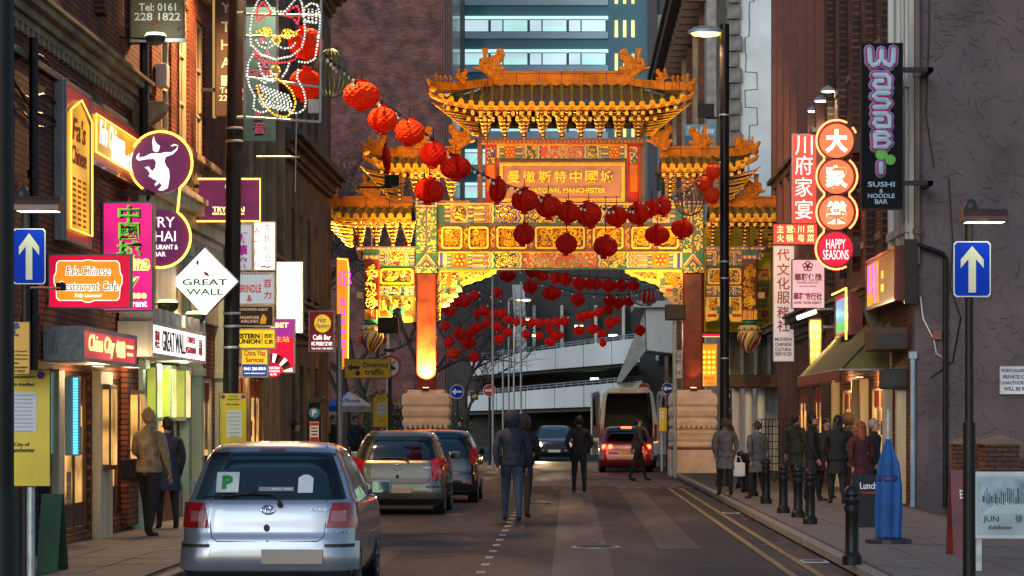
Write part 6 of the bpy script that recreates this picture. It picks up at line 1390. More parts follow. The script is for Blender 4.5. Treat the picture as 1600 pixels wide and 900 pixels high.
mb=MB(Matrix.Translation(q+Vector((.8,0,.3))));mb.lathe([(.3,-.001),(.26,-.05),(.1,-.08)],(0,0,0),18,0,1.2,.75);mb.build("lamp_glass",glow("amber_lamp",(1,.5,.08),9),t,smooth=True)
spot("street_lamp_beam",q+Vector((.8,0,.2)),(-5.2,39,1),3800,(1,.52,.2),2.9,.4,.15)
t=post("lamp_post","tall black lamp column with amber lamp head on the right pavement before the gate",W(1132,0,62).x,62,.112,W(0,38,62).z,.115,bands=[W(0,p,62).z for p in(409,435,180,560)])
p=W(1103,52,62);q=W(1132,60,62)
mb=MB();mb.tube([q,q+Vector((-.05,0,.2)),p+Vector((.25,0,.12))],.045,8);mb.build("arm",m_black,t,smooth=True)
mb=MB(Matrix.Translation(p));mb.lathe([(.36,-.0),(.34,.07),(.22,.15),(.05,.18)],(0,0,0),18,0,1.25,.8);mb.build("lamp_shade",m_galv,t,smooth=True)
mb=MB(Matrix.Translation(p));mb.lathe([(.3,-.001),(.26,-.05),(.1,-.08)],(0,0,0),18,0,1.2,.75);mb.build("lamp_glass",glow("amber_lamp",(1,.5,.08),9),t,smooth=True)
spot("street_lamp_beam",p+Vector((0,0,-.12)),p+Vector((-1,0,-7)),1000,(1,.6,.26),2.7,.8,.15)
for i,(px,py)in enumerate(((1150,545),(1095,590))):pass
# hoods lighting the one way signs
def arrow_sign(x0,y0,x1,y1,Y,lab,polex=None,hood=None,small=False):
    cx,cy,k=(x0+x1)/2,(y0+y1)/2,Y/F;B=W(cx,cy,Y);px_=W(polex or cx,0,Y).x;t=thing("one_way_sign",lab,"road sign",(px_,Y+.06,.112));T=Matrix.Translation(B)@FRONT;P=(cx,cy,k)
    w,h=(x1-x0),(y1-y0)
    def rr(i,c=4):
        c=c*w/58;return[(x0+i+c,y0+i),(x1-i-c,y0+i),(x1-i,y0+i+c),(x1-i,y1-i-c),(x1-i-c,y1-i),(x0+i+c,y1-i),(x0+i,y1-i-c),(x0+i,y0+i+c)]
    mb=MB(T,P);mb.ppoly(rr(0),-.012,0,0);mb.ppoly(rr(w*.03),0,.002,1)
    mb.build("plate",[mat("retro_white",(.7,.72,.68),.5,var=.05),mat("road_blue",(.002,.035,.42),.6,var=.06,spec=.1)if not small else mat("dusk_blue",(.02,.05,.14),.6,spec=.1)],t)
    f=lambda u,v:(x0+u*w,y0+v*h);mb=MB(T,P)
    mb.ppoly([f(.5,.085),f(.81,.33),f(.81,.48),f(.6,.32),f(.6,.92),f(.4,.92),f(.4,.32),f(.19,.48),f(.19,.33)],.002,.004);mb.build("arrow",mat("retro_cream",(.62,.62,.42),.5,var=.05),t)
    zt=W(0,(hood[1]+hood[3])/2,Y).z if hood else B.z+h*k*.5;mb=MB();mb.tube([(px_,Y+.06,.112),(px_,Y+.06,zt)],.038 if not small else .03,12);mb.build("pole",m_black if not small else m_galv,t,smooth=True)
    mb=MB();mb.tube([(px_,Y+.06,.112),(px_,Y+.06,W(0,660,Y).z)],.055,12);mb.build("pole_sleeve",m_black,t,smooth=True)
    if hood:
        a,b,c,d=hood;A=W(a,b,Y);C=W(c,d,Y);zc=(A.z+C.z)/2;hh=(A.z-C.z)
        mb=MB(Matrix.Translation((0,Y-.1,zc))@Matrix(((0,0,1,0),(1,0,0,0),(0,1,0,0),(0,0,0,1))));n=8
        mb.poly([(.11*math.cos(math.pi*i/n),hh*(-.45+.95*math.sin(math.pi*i/n)))for i in range(n+1)],A.x,C.x);mb.build("lamp_hood",mat("bronze_hood",(.1,.05,.035),.35,metal=.4),t,bevel=.006)
        mb=MB();mb.box(A.x+.03,C.x-.03,Y-.19,Y-.01,zc-hh*.47,zc-hh*.455);mb.build("lamp_tube",glow("sign_lamp",(.9,1,.7),3.5),t)
        mb=MB();mb.lathe([(.055,0),(.06,.03),(.04,.07),(.015,.09)],(px_,Y-.05,zc+hh*.46),10);mb.build("photo_cell",m_dark,t,smooth=True)
        spot("sign_lamp_beam",((A.x+C.x)/2,Y-.22,zc-hh*.5),(B.x,Y,B.z),2.2,(1,1,.85),2.4)
    return t
arrow_sign(1490,377,1548,464,22,"blue one way sign with hooded lamp on a black pole before the dark wall",1516,(1500,327,1570,350))
arrow_sign(20,357,71,444,22,"blue one way sign with hooded lamp at the near left edge",38,(28,308,100,333))
arrow_sign(1127,607,1144,638,66,"small dark one way sign low beside the right gate pedestal",1134,None,True)
# near-left edge column and notices
post("street_pole","thick near black column cut by the left edge of the view",W(2,0,20).x,20,.112,9,.1,"pole")
def notice(lab,x0,y0,x1,y1,Y,yel,paper,texts,pole=None,circ=(),frame=m_black,lower=None):
    def ex(t,T,P):
        mb=MB(T,P)
        if paper:
            mb.prect(*paper,.001,.004,0);a,b,c,d=paper;n=int((d-b)/6)
            for i in range(n):
                y=b+4+i*(d-b-6)/max(1,n-1);w=(c-a)*random.uniform(.55,.9);mb.prect((a+c)/2-w/2,y,(a+c)/2+w/2,y+.9,.004,.006,1)
            mb.build("taped_paper",[mat("paper",(.6,.64,.72),.7,var=.06),mat("grey_print",(.12,.12,.14),.7)],t)
        for(x,y,r)in circ:
            mb=MB(T,P);mb.pdisc(x,y,r,.001,.004,0,n=20);mb.pdisc(x,y,r*.78,.004,.005,1,n=20);s=r*.6;mb.ppoly([(x-s,y-s*.7),(x-s*.7,y-s),(x+s,y+s*.7),(x+s*.7,y+s)],.005,.007,0);mb.build("no_waiting_symbol",[mat("sign_red",(.5,.02,.02),.4),mat("road_blue",(1,))],t)
        if lower:mb=MB(T,P);mb.prect(*lower,-.02,-.002,0);mb.build("lower_plate",mat("faded_yellow",(.4,.28,.05),.6),t)
        if pole:
            X=W(pole,0,Y).x-T.translation.x;mb=MB(T,P);mb.tube([(X,-T.translation.z+.1,-.06),(X,(y1-y0)*Y/F/2,-.06)],.035,10);mb.build("pole",m_galv,t,smooth=True)
    return sign("street_notice",lab,x0,y0,x1,y1,Y,yel,texts,frame=frame,fr=.8,dep=.03,extra=ex,cat="notice")
m_syel=mat("notice_yellow",(.62,.46,.01),.45,var=.08,coat=.2);m_camb=mat("notice_amber",(.7,.36,.02),.45,var=.06,coat=.2)
notice("yellow parking suspension notice with taped paper on the near left pavement",12,577,79,760,21.6,m_syel,(15,613,57,675),[("Suspension",36,589,40,6,'ink',.02),("No loading",35,601,37,7,'ink',.02),("City of",34,695,24,7,'ink',.02),("Manchester",34,703,40,7,'ink',.02)],46,[(64,586,6.5)],lower=(12,710,72,760))
notice("orange camera surveillance notice at the left edge above the suspension notice",-16,502,47,585,21.2,m_camb,None,[("Manchester City Council",16,549,50,3.6,'ink',.01),("Operates CCTV In This Area",16,555,54,3.6,'ink',.01),("Preventing And Detection",18,561,50,3.6,'ink',.01),("of Crime",20,567,18,3.6,'ink',.01),("CONTACT TELEPHONE NUMBER",17,574,52,3,'ink',.01),("0161 817 9923",20,580,38,4,'ink',.02)])
tq=[o for o in SC.objects if o.get("label","").startswith("orange camera")][0];T=Matrix.Translation(tq.location)@FRONT;P=(15.5,543.5,21.2/F)
mb=MB(T,P);mb.ppoly([(9,508),(28,504),(31,512),(12,519)],.002,.005);mb.ppoly([(18,518),(24,516),(24,522),(29,522),(29,526),(20,524)],.002,.005);mb.build("camera_symbol",INK['navy'],tq)
notice("yellow parking suspension notice fixed to the base of the tall black lamp column",343,614,386,706,41.2,m_syel,(354,641,378,684),[("Parking",365,619.5,14,4,'ink',.02),("Suspension",365,624,20,4,'ink',.02),("No loading",364,632,20,4.5,'ink',.02),("City of",366,693,13,4,'ink',.02),("Manchester",366,699,22,4,'ink',.02)],364,[(348.5,620,3.6),(380,620,3.6)])
notice("small yellow suspension notice left of the left gate pedestal",582,615,609,668,66,m_syel,(589,629,604,649),[("Parking",596,618.5,9,2.6,'ink'),("Suspension",596,622,13,2.6,'ink'),("City of",596,657,8,2.6,'ink')],596,[(585,619,2.2),(606,619,2.2)])
notice("small yellow suspension notice right of the white van",1029,636,1043,675,80,m_syel,(1031,643,1037,655),[],1034,[])
notice("amber diverted traffic sign with left arrow and symbol",538,560,611,591,60,mat("temporary_amber",(.75,.42,.01),.4,var=.2,vs=2),None,[("Diverted",587,570,38,8,'ink',.02),("traffic",585,581,30,9,'ink',.02)],None)
tq=[o for o in SC.objects if o.get("label","").startswith("amber diverted")][0];T=Matrix.Translation(tq.location)@FRONT;P=(574.5,575.5,60/F)
mb=MB(T,P);mb.ppoly([(543,574),(550,568),(550,572),(562,572),(562,576.5),(550,576.5),(550,580)],.002,.006);mb.ppoly([(559,578),(564,583),(559,588),(554,583)],.002,.006);mb.build("arrow",INK['ink'],tq)
a=W(538,575,60.05);mb=MB();mb.tube([(a.x-.12,60.05,.112),(a.x-.12,60.05,4.2)],.05,10);mb.box(a.x-.12,a.x+.3,60.03,60.07,a.z-.02,a.z+.02);tag(mb.build("sign_pole",m_galv,smooth=True),"slim grey pole carrying the amber diverted traffic sign","pole")
def round_sign(lab,x,y,r,Y,kind,zbase=0.0):
    B=W(x,y,Y);t=thing("road_sign",lab,"road sign",(B.x,Y,zbase));T=Matrix.Translation(B)@FRONT;P=(x,y,Y/F)
    mw,mr,mbl=mat("retro_white",(.7,.72,.68),.5),mat("sign_red",(.5,.02,.02),.4),mat("road_blue",(1,))
    mb=MB(T,P)
    if kind=='motor':mb.pdisc(x,y,r,-.02,0,1);mb.pdisc(x,y,r*.8,0,.003,0);mb.ppoly([(x-9,y+3),(x-4,y-2),(x+4,y-2),(x+9,y+2),(x+9,y+5),(x-9,y+5)],.003,.005,3);s=r*.55;mb.ppoly([(x-s,y+s*.85),(x-s*.85,y+s),(x+s,y-s*.85),(x+s*.85,y-s)],.005,.008,1)
    if kind=='left':mb.pdisc(x,y,r,-.02,0,0);mb.pdisc(x,y,r*.92,0,.003,2);mb.ppoly([(x-r*.75,y),(x-r*.2,y-r*.5),(x-r*.2,y-r*.15),(x+r*.7,y-r*.15),(x+r*.7,y+r*.15),(x-r*.2,y+r*.15),(x-r*.2,y+r*.5)],.003,.006,0)
    if kind=='noentry':mb.pdisc(x,y,r,-.02,0,0);mb.pdisc(x,y,r*.92,0,.003,1);mb.prect(x-r*.7,y-r*.18,x+r*.7,y+r*.18,.003,.006,0)
    mb.build("plate",[mw,mr,mbl,INK['ink']],t);mb=MB();mb.tube([(B.x,Y+.05,zbase),(B.x,Y+.05,B.z+r*P[2])],.045,8);mb.build("pole",m_dark,t,smooth=True)
    mb=MB();mb.box(B.x-.14,B.x+.14,Y-.25,Y+.05,B.z+r*P[2]+.08,B.z+r*P[2]+.16);mb.build("lamp_hood",m_dark,t)
round_sign("round red ringed no vehicles sign half behind the amber diversion sign",609,573,18,64,'motor')
round_sign("round blue keep left sign right of the left gate pedestal",714,612,11,92,'left')
round_sign("round red no entry sign on a grey pole under the car park ramp",765,610,10,96,'noentry')
round_sign("round red no entry sign half hidden behind the open white van",1006,607,9,97,'noentry')
round_sign("round blue sign peeping out left of the right gate column",1043,607,9,84,'left')
sign("parking_direction_sign","tiny black parking direction sign between the blue and the no entry signs",735,614,747,625,94,INK['ink'],[("<P",741,619.5,8,7,'gold',.05)],fr=.5,dep=.04)
# pay machine
px,Y=491.5,49.0;B=W(px,0,Y);t=thing("pay_machine","black parking pay machine with round P sign and slanted solar top","parking meter",(B.x,Y,.112));T=Matrix.Translation((B.x,Y,W(0,655,Y).z))@FRONT;P=(px,655,Y/F)
mb=MB(T,P);mb.prect(480,640,502,735,-.25,0);mb.prect(482,626,500,640,-.2,-.01);mb.build("cabinet",m_black,t,bevel=.015);mb=MB(T,P);mb.ppoly([(475,630),(477,626),(505,618),(507,622),(500,629)],-.3,.1);mb.build("solar_panel",m_dark,t)
mb=MB(T,P);mb.pdisc(491,645,8.5,.001,.008,0);mb.ptext("P",491,645,7,10,.008,1,.04);mb.build("parking_disc",[mat("road_blue2",(.02,.25,.45),.4),INK['white']],t)
mb=MB(T,P);mb.prect(484,659,498,690,.001,.006,0);mb.prect(484.5,660,497.5,665,.006,.008,1);mb.prect(484.5,683,497.5,690,.006,.008,1);mb.prect(486,668,496,670,.006,.008,2);mb.prect(486,673,496,675,.006,.008,2);mb.prect(486,678,496,680,.006,.008,2);mb.build("tariff_panel",[INK['white'],INK['red'],INK['ink']],t)
# market umbrella
p=W(545,640,74);zt=W(0,612,74).z;ze_=W(0,634,74).z;t=thing("parasol","blue and white market parasol left of the gate","parasol",(p.x,74,.112));n=8;r=38*74/F
mb=MB();mb.tube([(p.x,74,.112),(p.x,74,zt)],.03,8);mb.build("pole",m_wood,t,smooth=True)
for i in range(n):
    a0,a1=6.2832*i/n+.39,6.2832*(i+1)/n+.39;mb=MB();q=[]
    for rr,zz in((0.02,zt),(r*.5,zt-(zt-ze_)*.42),(r,ze_),(r*1.0,ze_-.16)):
        q+=[(p.x+rr*math.cos(a0),74+rr*math.sin(a0),zz),(p.x+rr*math.cos(a1),74+rr*math.sin(a1),zz)]
    mb.add(q+[(x,y,z-.015)for x,y,z in q],[(0,1,3,2),(2,3,5,4),(4,5,7,6),(10,11,9,8),(12,13,11,10),(14,15,13,12)]);mb.build("canopy_panel",[mat("parasol_blue",(.02,.1,.5),.7),mat("parasol_white",(.65,.65,.65),.7)][i%2 if i not in(5,6)else 1],t)
T=Matrix.Translation(W(546,627,73.0))@FRONT;mb=MB(T,(546,627,73/F));mb.ptext("L'Piccola",548,626,28,6,.0,0,.02,.25);mb.build("lettering",INK['navy'],t)
# closed blue parasol, A-boards, poster, piers, bollards, railing
p=W(1388,0,33);t=thing("closed_parasol","tall closed blue parasol standing on the right pavement","parasol",(p.x,33,.112));f=lambda y:W(0,y,33).z
mb=MB();prof=[(.13,f(865)),(.145,f(800)),(.14,f(760)),(.12,f(725)),(.06,f(700)),(.03,f(686))];vs=[];fs=[];n=24
for j,(r,z)in enumerate(prof):
    for i in range(n):rr=r*(1+.24*(1 if i%3==0 else-.5)+.05*math.sin(i*2.3+j));vs.append((p.x+rr*math.cos(6.2832*i/n+j*.05),33+rr*math.sin(6.2832*i/n+j*.05),z))
for j in range(len(prof)-1):
    for i in range(n):fs.append((j*n+i,j*n+(i+1)%n,(j+1)*n+(i+1)%n,(j+1)*n+i))
mb.add(vs,fs);mb.build("cloth",mat("blue_canvas",(.015,.09,.3),.75,bump=.2),t,smooth=True,ang=80)
mb=MB();mb.lathe([(.125,f(752)),(.15,f(750)),(.15,f(744)),(.12,f(742))],(p.x,33,0),20);mb.build("tie_strap",INK["navy"],t)
mb=MB();mb.tube([(p.x,33,.112),(p.x,33,f(640))],.024,8);mb.build("pole",m_galv,t,smooth=True);mb=MB();mb.lathe([(.3,0),(.3,.07),(.05,.12)],(p.x,33,.112),16);mb.build("base",m_dark,t)
def aboard(lab,x0,y0,x1,Y,col,texts,y1=None):
    cx=(x0+x1)/2;B=W(cx,0,Y);t=thing("pavement_board",lab,"sign",(B.x,Y,.112));k=Y/F;w=(x1-x0)*k;h=W(0,y0,Y).z-.112
    for s in(-1,1):
        mb=MB();mb.add([(B.x-w/2,Y+s*.3,.112),(B.x+w/2,Y+s*.3,.112),(B.x+w/2,Y+s*.04,.112+h),(B.x-w/2,Y+s*.04,.112+h),(B.x-w/2,Y+s*.3+.03,.112),(B.x+w/2,Y+s*.3+.03,.112),(B.x+w/2,Y+s*.04+.03,.112+h),(B.x-w/2,Y+s*.04+.03,.112+h)],[(0,1,2,3),(5,4,7,6),(0,4,5,1),(2,6,7,3),(1,5,6,2),(0,3,7,4)]);pn=mb.build("panel",col,t)
        if s<0:
            ang=math.atan2(.26,h);T=Matrix.Translation((B.x,Y-.305,.112))@Matrix.Rotation(-ang,4,'X')@FRONT;mb=MB(T);ms=[]
            for body,u,v,w_,h_,key in texts:
                m_=INK[key]if isinstance(key,str)else key
                if m_ not in ms:ms.append(m_)
                mb.text(body,(u-.5)*w,v*h,w_*w,h_*h,.004,.004,ms.index(m_),.02)
            if texts:mb.build("lettering",ms,t)
    return t
aboard("black pavement board reading Lunch Specials right of the bollards",1333,742,1371,38,m_black,[("Lunch",.6,.84,.7,.13,'white'),("Specials",.6,.7,.6,.08,'red')])
aboard("narrow red pavement board by the pole of the right one way sign",1484,735,1506,30,m_red,[("E",.7,.75,.2,.1,'white')])
aboard("green chalk board on the left pavement beside the cafe",66,772,98,27,mat("chalk_green",(.06,.14,.07),.7),[])
Y=27;T=Matrix.Translation(W(1575,787,Y))@FRONT;P=(1575,787,Y/F);t=thing("poster_board","pale framed exhibition poster with bridge picture reading JUN at the right edge","poster",(W(1575,0,Y).x,Y,.112))
mb=MB(T,P);mb.prect(1520,737,1630,842,-.08,0);mb.build("frame",mat("grey_white_frame",(.5,.55,.58),.5),t,bevel=.01);mb=MB(T,P);mb.prect(1526,744,1624,836,0,.004);mb.build("poster_paper",mat("poster_grey",(.34,.42,.46),.5),t)
mb=MB(T,P);mb.prect(1533,748,1620,803,.004,.006,0);rd=random.Random(8)
for i in range(26):x=1535+i*3.2;hh=rd.uniform(4,20);mb.prect(x,782-hh,x+rd.uniform(1,2.6),784+rd.uniform(0,6),.006,.008,1)
mb.ppoly([(1533,803),(1555,788),(1590,786),(1620,792),(1620,803)],.006,.0075,2);mb.build("bridge_picture",[mat("sky_print",(.3,.4,.46),.6,var=.3,vs=5),mat("dark_print",(.05,.07,.09),.6),mat("water_print",(.42,.5,.53),.6)],t)
mb=MB(T,P);mb.ptext("JUN",1548,812,24,11,.005,0,.0);mb.ptext("徐",1592,810,12,12,.005,0,0);mb.ptext("Exhibition",1562,824,36,6,.005,0,0,.3);mb.build("lettering",INK['ink'],t)
for x in(1530,1620):X=W(x,0,Y).x;mb=MB();mb.box(X-.03,X+.03,Y+.02,Y+.08,.112,W(0,842,Y).z+.1);mb.build("leg",m_galv,t)
for px0,px1,Y,lab in((1487,1540,44,"low brick pier with pyramid stone cap behind the right one way pole"),(1530,1592,41.5,"nearer low brick pier with pyramid stone cap above the poster board")):
    A,B_=W(px0,690,Y),W(px1,690,Y);t=thing("brick_pier",lab,"pier",((A.x+B_.x)/2,Y,0));w=B_.x-A.x;cx=(A.x+B_.x)/2;mb=MB();mb.box(A.x+.04,B_.x-.04,Y-w/2,Y+w/2,.0,A.z-.05);mb.build("shaft",b_leftx,t)
    mb=MB();mb.lathe([(w*.72,0),(w*.72,.05),(w*.1,.16)],(cx,Y,A.z-.05),4,ph=math.pi/4);mb.build("cap_stone",m_stoned,t,bevel=.01)
t=thing("low_wall","low dark brick boundary wall running right from the piers","wall",(9,44,0));mb=MB();mb.box(7.2,18,44.3,44.6,0,1.05);mb.build("wall",b_leftx,t)
bol=None
for i,(px,ytop,Y)in enumerate(((1331,772,28.4),(1266,740,39),(1247,735,41.6),(1224,732,43.6),(1197,722,48.5),(1177,716,53),(1166,713,56),(1157,710,60))):
    X=W(px,0,Y).x;lab="black iron bollard on the right kerb, "+(["nearest to the camera","second from the camera","third from the camera","fourth from the camera","fifth from the camera","sixth from the camera","seventh from the camera","farthest one near the lamp column"][i])
    if bol is None:
        bol=thing("bollard",lab,"bollard",(0,0,0),"black bollards along the right kerb")
        mb=MB();mb.lathe([(.11,0),(.11,.1),(.085,.13),(.075,.16),(.072,.68),(.085,.7),(.085,.73)],(0,0,0),16);mb.build("shaft",m_black,bol,smooth=True)
        mb=MB();mb.lathe([(.07,.73),(.065,.76),(.09,.78),(.09,.81),(.075,.85),(.03,.885),(.005,.89)],(0,0,0),16);mb.build("cap",m_black,bol,smooth=True)
        mb=MB();mb.lathe([(.087,.6),(.088,.64),(.087,.66)],(0,0,0),16);mb.build("ring",m_black,bol);o=bol
    else:o=copy_tree(bol)
    o["label"]=lab;o.location=(X,Y,.112)
t=thing("railing","black square mesh cage beside the white columns on the right pavement","cage",W(1212,680,66));A,B_=W(1190,655,66),W(1235,700,66)
mb=MB()
for i in range(9):x=A.x+(B_.x-A.x)*i/8;mb.box(x-.012,x+.012,65.98,66.02,.112,A.z)
for i in range(9):z=.2+(A.z-.2)*i/8;mb.box(A.x,B_.x,65.97,66.03,z-.012,z+.012)
for i in range(9):z=.2+(A.z-.2)*i/8;mb.box(A.x-.01,A.x+.02,66,67.2,z-.012,z+.012)
mb.build("mesh",m_black,t)
# flagpoles and lamps beyond the gate
for i,(px,y0,Y)in enumerate(((770,430,88),(786,545,100),(795,470,104),(803,500,108),(814,440,95))):
    X=W(px,0,Y).x;z1=W(0,y0,Y).z;mb=MB();mb.tube([(X,Y,0),(X,Y,z1)],.038,8);t=thing("street_pole",ORD[i]+" from the left of the slim grey poles behind the gate opening","pole",(X,Y,0),"slim poles beyond the gate");mb.build("pole",m_galv,t,smooth=True)
    if i in(2,3):
        mb=MB();mb.tube([(X,Y,z1),(X+.15,Y,z1+.12),(X+.5,Y,z1+.1)],.04,6);mb.build("arm",m_galv,t,smooth=True);mb=MB();mb.lathe([(.05,.06),(.3,.0),(.28,-.04),(.05,-.07)],(X+.6,Y,z1+.08),12,0,1.2,.6);mb.build("lamp_head",m_offw,t,smooth=True);mb=MB();mb.lathe([(.05,0),(.24,-.045),(.2,-.075)],(X+.6,Y,z1+.08),12,0,1.2,.6);mb.build("lamp_glass",glow("amber_lamp",(1,.5,.08),9),t);spot("street_lamp_beam",(X+.6,Y,z1-.05),(X+(3.5 if i==2 else-1),Y-9,z1-3),900,(1,.6,.3),2.6)
# ================================================================ PAPER LANTERNS
m_lan=mat("red_tissue_paper",(.9,.03,.008),.6,var=.2,vs=3,spec=.3);m_lano=mat("orange_lamplit_tissue",(.95,.09,.012),.6,var=.15,vs=3,spec=.3);m_land=mat("dark_red_tissue",(.85,.022,.008),.6,var=.2)  # orange copy puts the lamplight on the upper left lanterns into their paper
for mm in(m_lan,m_lano,m_land):      # thin tissue: light passes through it
    n_=mm.node_tree;tl=n_.nodes.new("ShaderNodeBsdfTranslucent");tl.inputs[0].default_value=(1,.07,.02,1);ms=n_.nodes.new("ShaderNodeMixShader");ms.inputs[0].default_value=.5
    n_.links.new(n_.nodes["Principled BSDF"].outputs[0],ms.inputs[1]);n_.links.new(tl.outputs[0],ms.inputs[2]);n_.links.new(ms.outputs[0],n_.nodes["Material Output"].inputs[0])
def lantern_mesh(m,n=30,rows=12,squash=.86,seed=0):
    mb=MB();vs=[];fs=[];rd=random.Random(seed)
    for j in range(rows+1):
        t=j/rows;a=math.pi*(t*.86+.07);r=.5*math.sin(a)**.8;z=-.5*squash*math.cos(a)/math.cos(math.pi*.07)
        for i in range(n):
            f=1+(.045 if(i+j)%2 else-.045)+rd.uniform(-.012,.012);gap=.5 if i==int(n*.76)else 1
            vs.append((r*f*gap*math.cos(6.2832*i/n),r*f*gap*math.sin(6.2832*i/n),z+rd.uniform(-.006,.006)))
    for j in range(rows):
        for i in range(n):
            k=(i+1)%n;a,b,c,d=j*n+i,j*n+k,(j+1)*n+k,(j+1)*n+i;fs+=[(a,b,c),(a,c,d)]if(i+j)%2 else[(a,b,d),(b,c,d)]
    mb.add(vs,fs);rs=.5*math.sin(math.pi*.93)**.8
    z=.5*squash
    mb.lathe([(rs,z-.01),(rs*.8,z+.04),(rs*1.15,z+.09),(rs*.3,z+.1)],(0,0,0),12);mb.lathe([(rs*.5,-z-.12),(rs*1.2,-z-.1),(rs*.8,-z-.03),(rs,-z+.01)],(0,0,0),12)
    return mb.build("paper",m,None)
LM={}
def lantern(px,py,w,h,Y,lab,grp,kind='r',up=None):
    B=W(px,py,Y);t=thing("paper_lantern",lab,"lantern",B,grp)
    key=kind
    if key not in LM:o=lantern_mesh({'r':m_lan,'o':m_lano,'d':m_land}[kind],seed=ord(kind));LM[key]=o.data;o.parent=t
    else:o=bpy.data.objects.new("paper",LM[key]);SC.collection.objects.link(o);o.parent=t
    k=Y/F;o.scale=(w*k/1.04,w*k/1.04*(.9 if w>h*.6 else 1.0),h*k/1.06);o.rotation_euler=(random.uniform(-.16,.16),random.uniform(-.22,.22),random.uniform(0,6.28)if kind!='r' else-random.uniform(-.6,.6))
    if w<h*.65:o.scale=(w*k,h*k*.8,h*k);o.rotation_euler=(0,random.uniform(-.2,.2),0)
    L_=up if up else .18;mb=MB();mb.tube([(B.x,B.y,B.z+h*k*.45),(B.x,B.y,B.z+h*k*.5+L_)],.008,4);mb.build("hanging_cord",m_black,t)
    return t
YF=lambda px:41+(px-535)*(62-41)/(1127-535)
front=[(565,149,60,50),(598,187,48,46),(640,206,54,46),(677,241,44,44),(712,262,50,42),(671,298,48,44),(778,297,27,42),(820,313,44,42),(857,323,42,40),(888,332,36,38),(920,335,42,44),(963,338,36,36),(997,334,36,40),(1018,325,27,30),(1036,322,27,34)]
for i,(x,y,w,h)in enumerate(front):
    wd_=["first","second","third","fourth","fifth","sixth","seventh","eighth","ninth","tenth","eleventh","twelfth","thirteenth","fourteenth","fifteenth"][i]
    lantern(x,y,w,h,YF(x),"red honeycomb paper lantern, %s down the front string from its upper left end"%wd_,"lanterns on the front string",'o' if i<3 else 'r')
for i,(x,y,w,h)in enumerate([(819,366,38,38),(885,381,38,36),(946,385,42,38),(1027,367,40,34),(1066,357,36,34)]):
    lantern(x,y,w,h,YF(x)+.6,"red paper lantern hung low before the carved beam, %s from the left of five"%ORD[i],"low lanterns before the carved beam",'d' if i<3 else 'r',up=(y-325)*YF(x)/F)
for i,(x,y,w,h)in enumerate([(1114,268,26,28),(1100,287,30,28),(1112,305,28,30)]):lantern(x,y,w,h,61,"orange red lantern in the cluster left of the right lamp column, %s one"%("top","middle","lowest")[i],"lantern cluster by the right lamp column",'o')
lantern(604,248,13,46,60,"thin folded red lantern seen edge on before the left middle roof",None or "folded lanterns",'d')
lantern(478,68,56,56,40.6,"large orange red lantern behind the cat's raised paw","large lanterns behind the cat",'o');lantern(478,132,60,56,40.8,"large orange red lantern behind the cat's body","large lanterns behind the cat",'o')
far={"upper far string":[(793,431,28,20),(831,425,22,18),(847,431,22,18),(868,434,20,20),(884,436,21,22),(905,443,23,22),(921,444,18,20),(932,444,17,20),(951,446,24,22),(971,446,20,20),(990,446,20,18)],
 "second far row":[(829,448,25,24),(862,458,32,24),(903,468,25,22),(953,470,23,20),(966,474,18,20),(983,470,20,20),(1014,465,28,26),(950,484,18,16)],
 "left far cluster":[(742,461,20,18),(776,457,20,17),(726,470,24,22),(714,471,20,20),(756,485,20,17),(703,486,18,18),(690,482,14,16),(745,512,20,18),(718,521,23,21),(735,521,18,18),(732,536,26,20),(702,534,20,18),(696,509,18,16),(741,558,20,18),(746,490,14,14),(760,503,14,20)],
 "lowest far string":[(772,490,18,16),(784,489,16,15),(793,499,15,16),(807,502,13,16),(817,503,13,16),(831,504,14,16),(843,504,14,16),(856,504,14,16),(870,503,15,17),(882,502,15,17),(909,495,18,17),(921,492,17,16),(935,488,18,17),(950,483,17,17)],
 "row under the lowest string":[(775,510,20,18),(793,519,16,15),(780,530,18,16),(822,522,17,16),(843,524,14,14),(859,516,13,13),(871,524,20,16),(859,534,18,15),(905,516,20,16),(926,514,21,18),(953,505,18,18),(941,521,15,13),(942,536,13,13),(964,500,14,14)]}
fy={"upper far string":82,"second far row":84,"left far cluster":92,"lowest far string":98,"row under the lowest string":98.6}
for nm,L_ in far.items():
    L_=sorted(L_)
    for i,(x,y,w,h)in enumerate(L_):
        lantern(x,y,w,h,fy[nm]+(random.uniform(-1.2,1.2)if "string" not in nm else 0),"small red lantern beyond the gate, %s from left in the %s"%(ORD[i],nm),nm+" of lanterns",'r' if random.random()<.7 else 'd',up=.25)
lantern(708,552,26,20,90,"bright orange pumpkin shaped lantern low beside the left gate column","orange lanterns low down",'o')
for x,y,w,Y,lb in((566,531,14,80,"orange lantern half hidden left of the left hanging bulb"),(599,530,15,80,"orange lantern half hidden right of the left hanging bulb"),(557,370,11,84,"little red lantern among bare twigs left of the lower roof"),(540,467,12,85,"little red lantern right of the narrow neon board, upper one"),(541,506,14,85,"little red lantern right of the narrow neon board, lower one"),(1000,516,18,86,"torn red lantern under the right spandrel"),(636,382,14,80,"orange lantern peeping between the left lower brackets")):lantern(x,y,w,w*1.05,Y,lb,None,'o' if "orange" in lb else 'r')
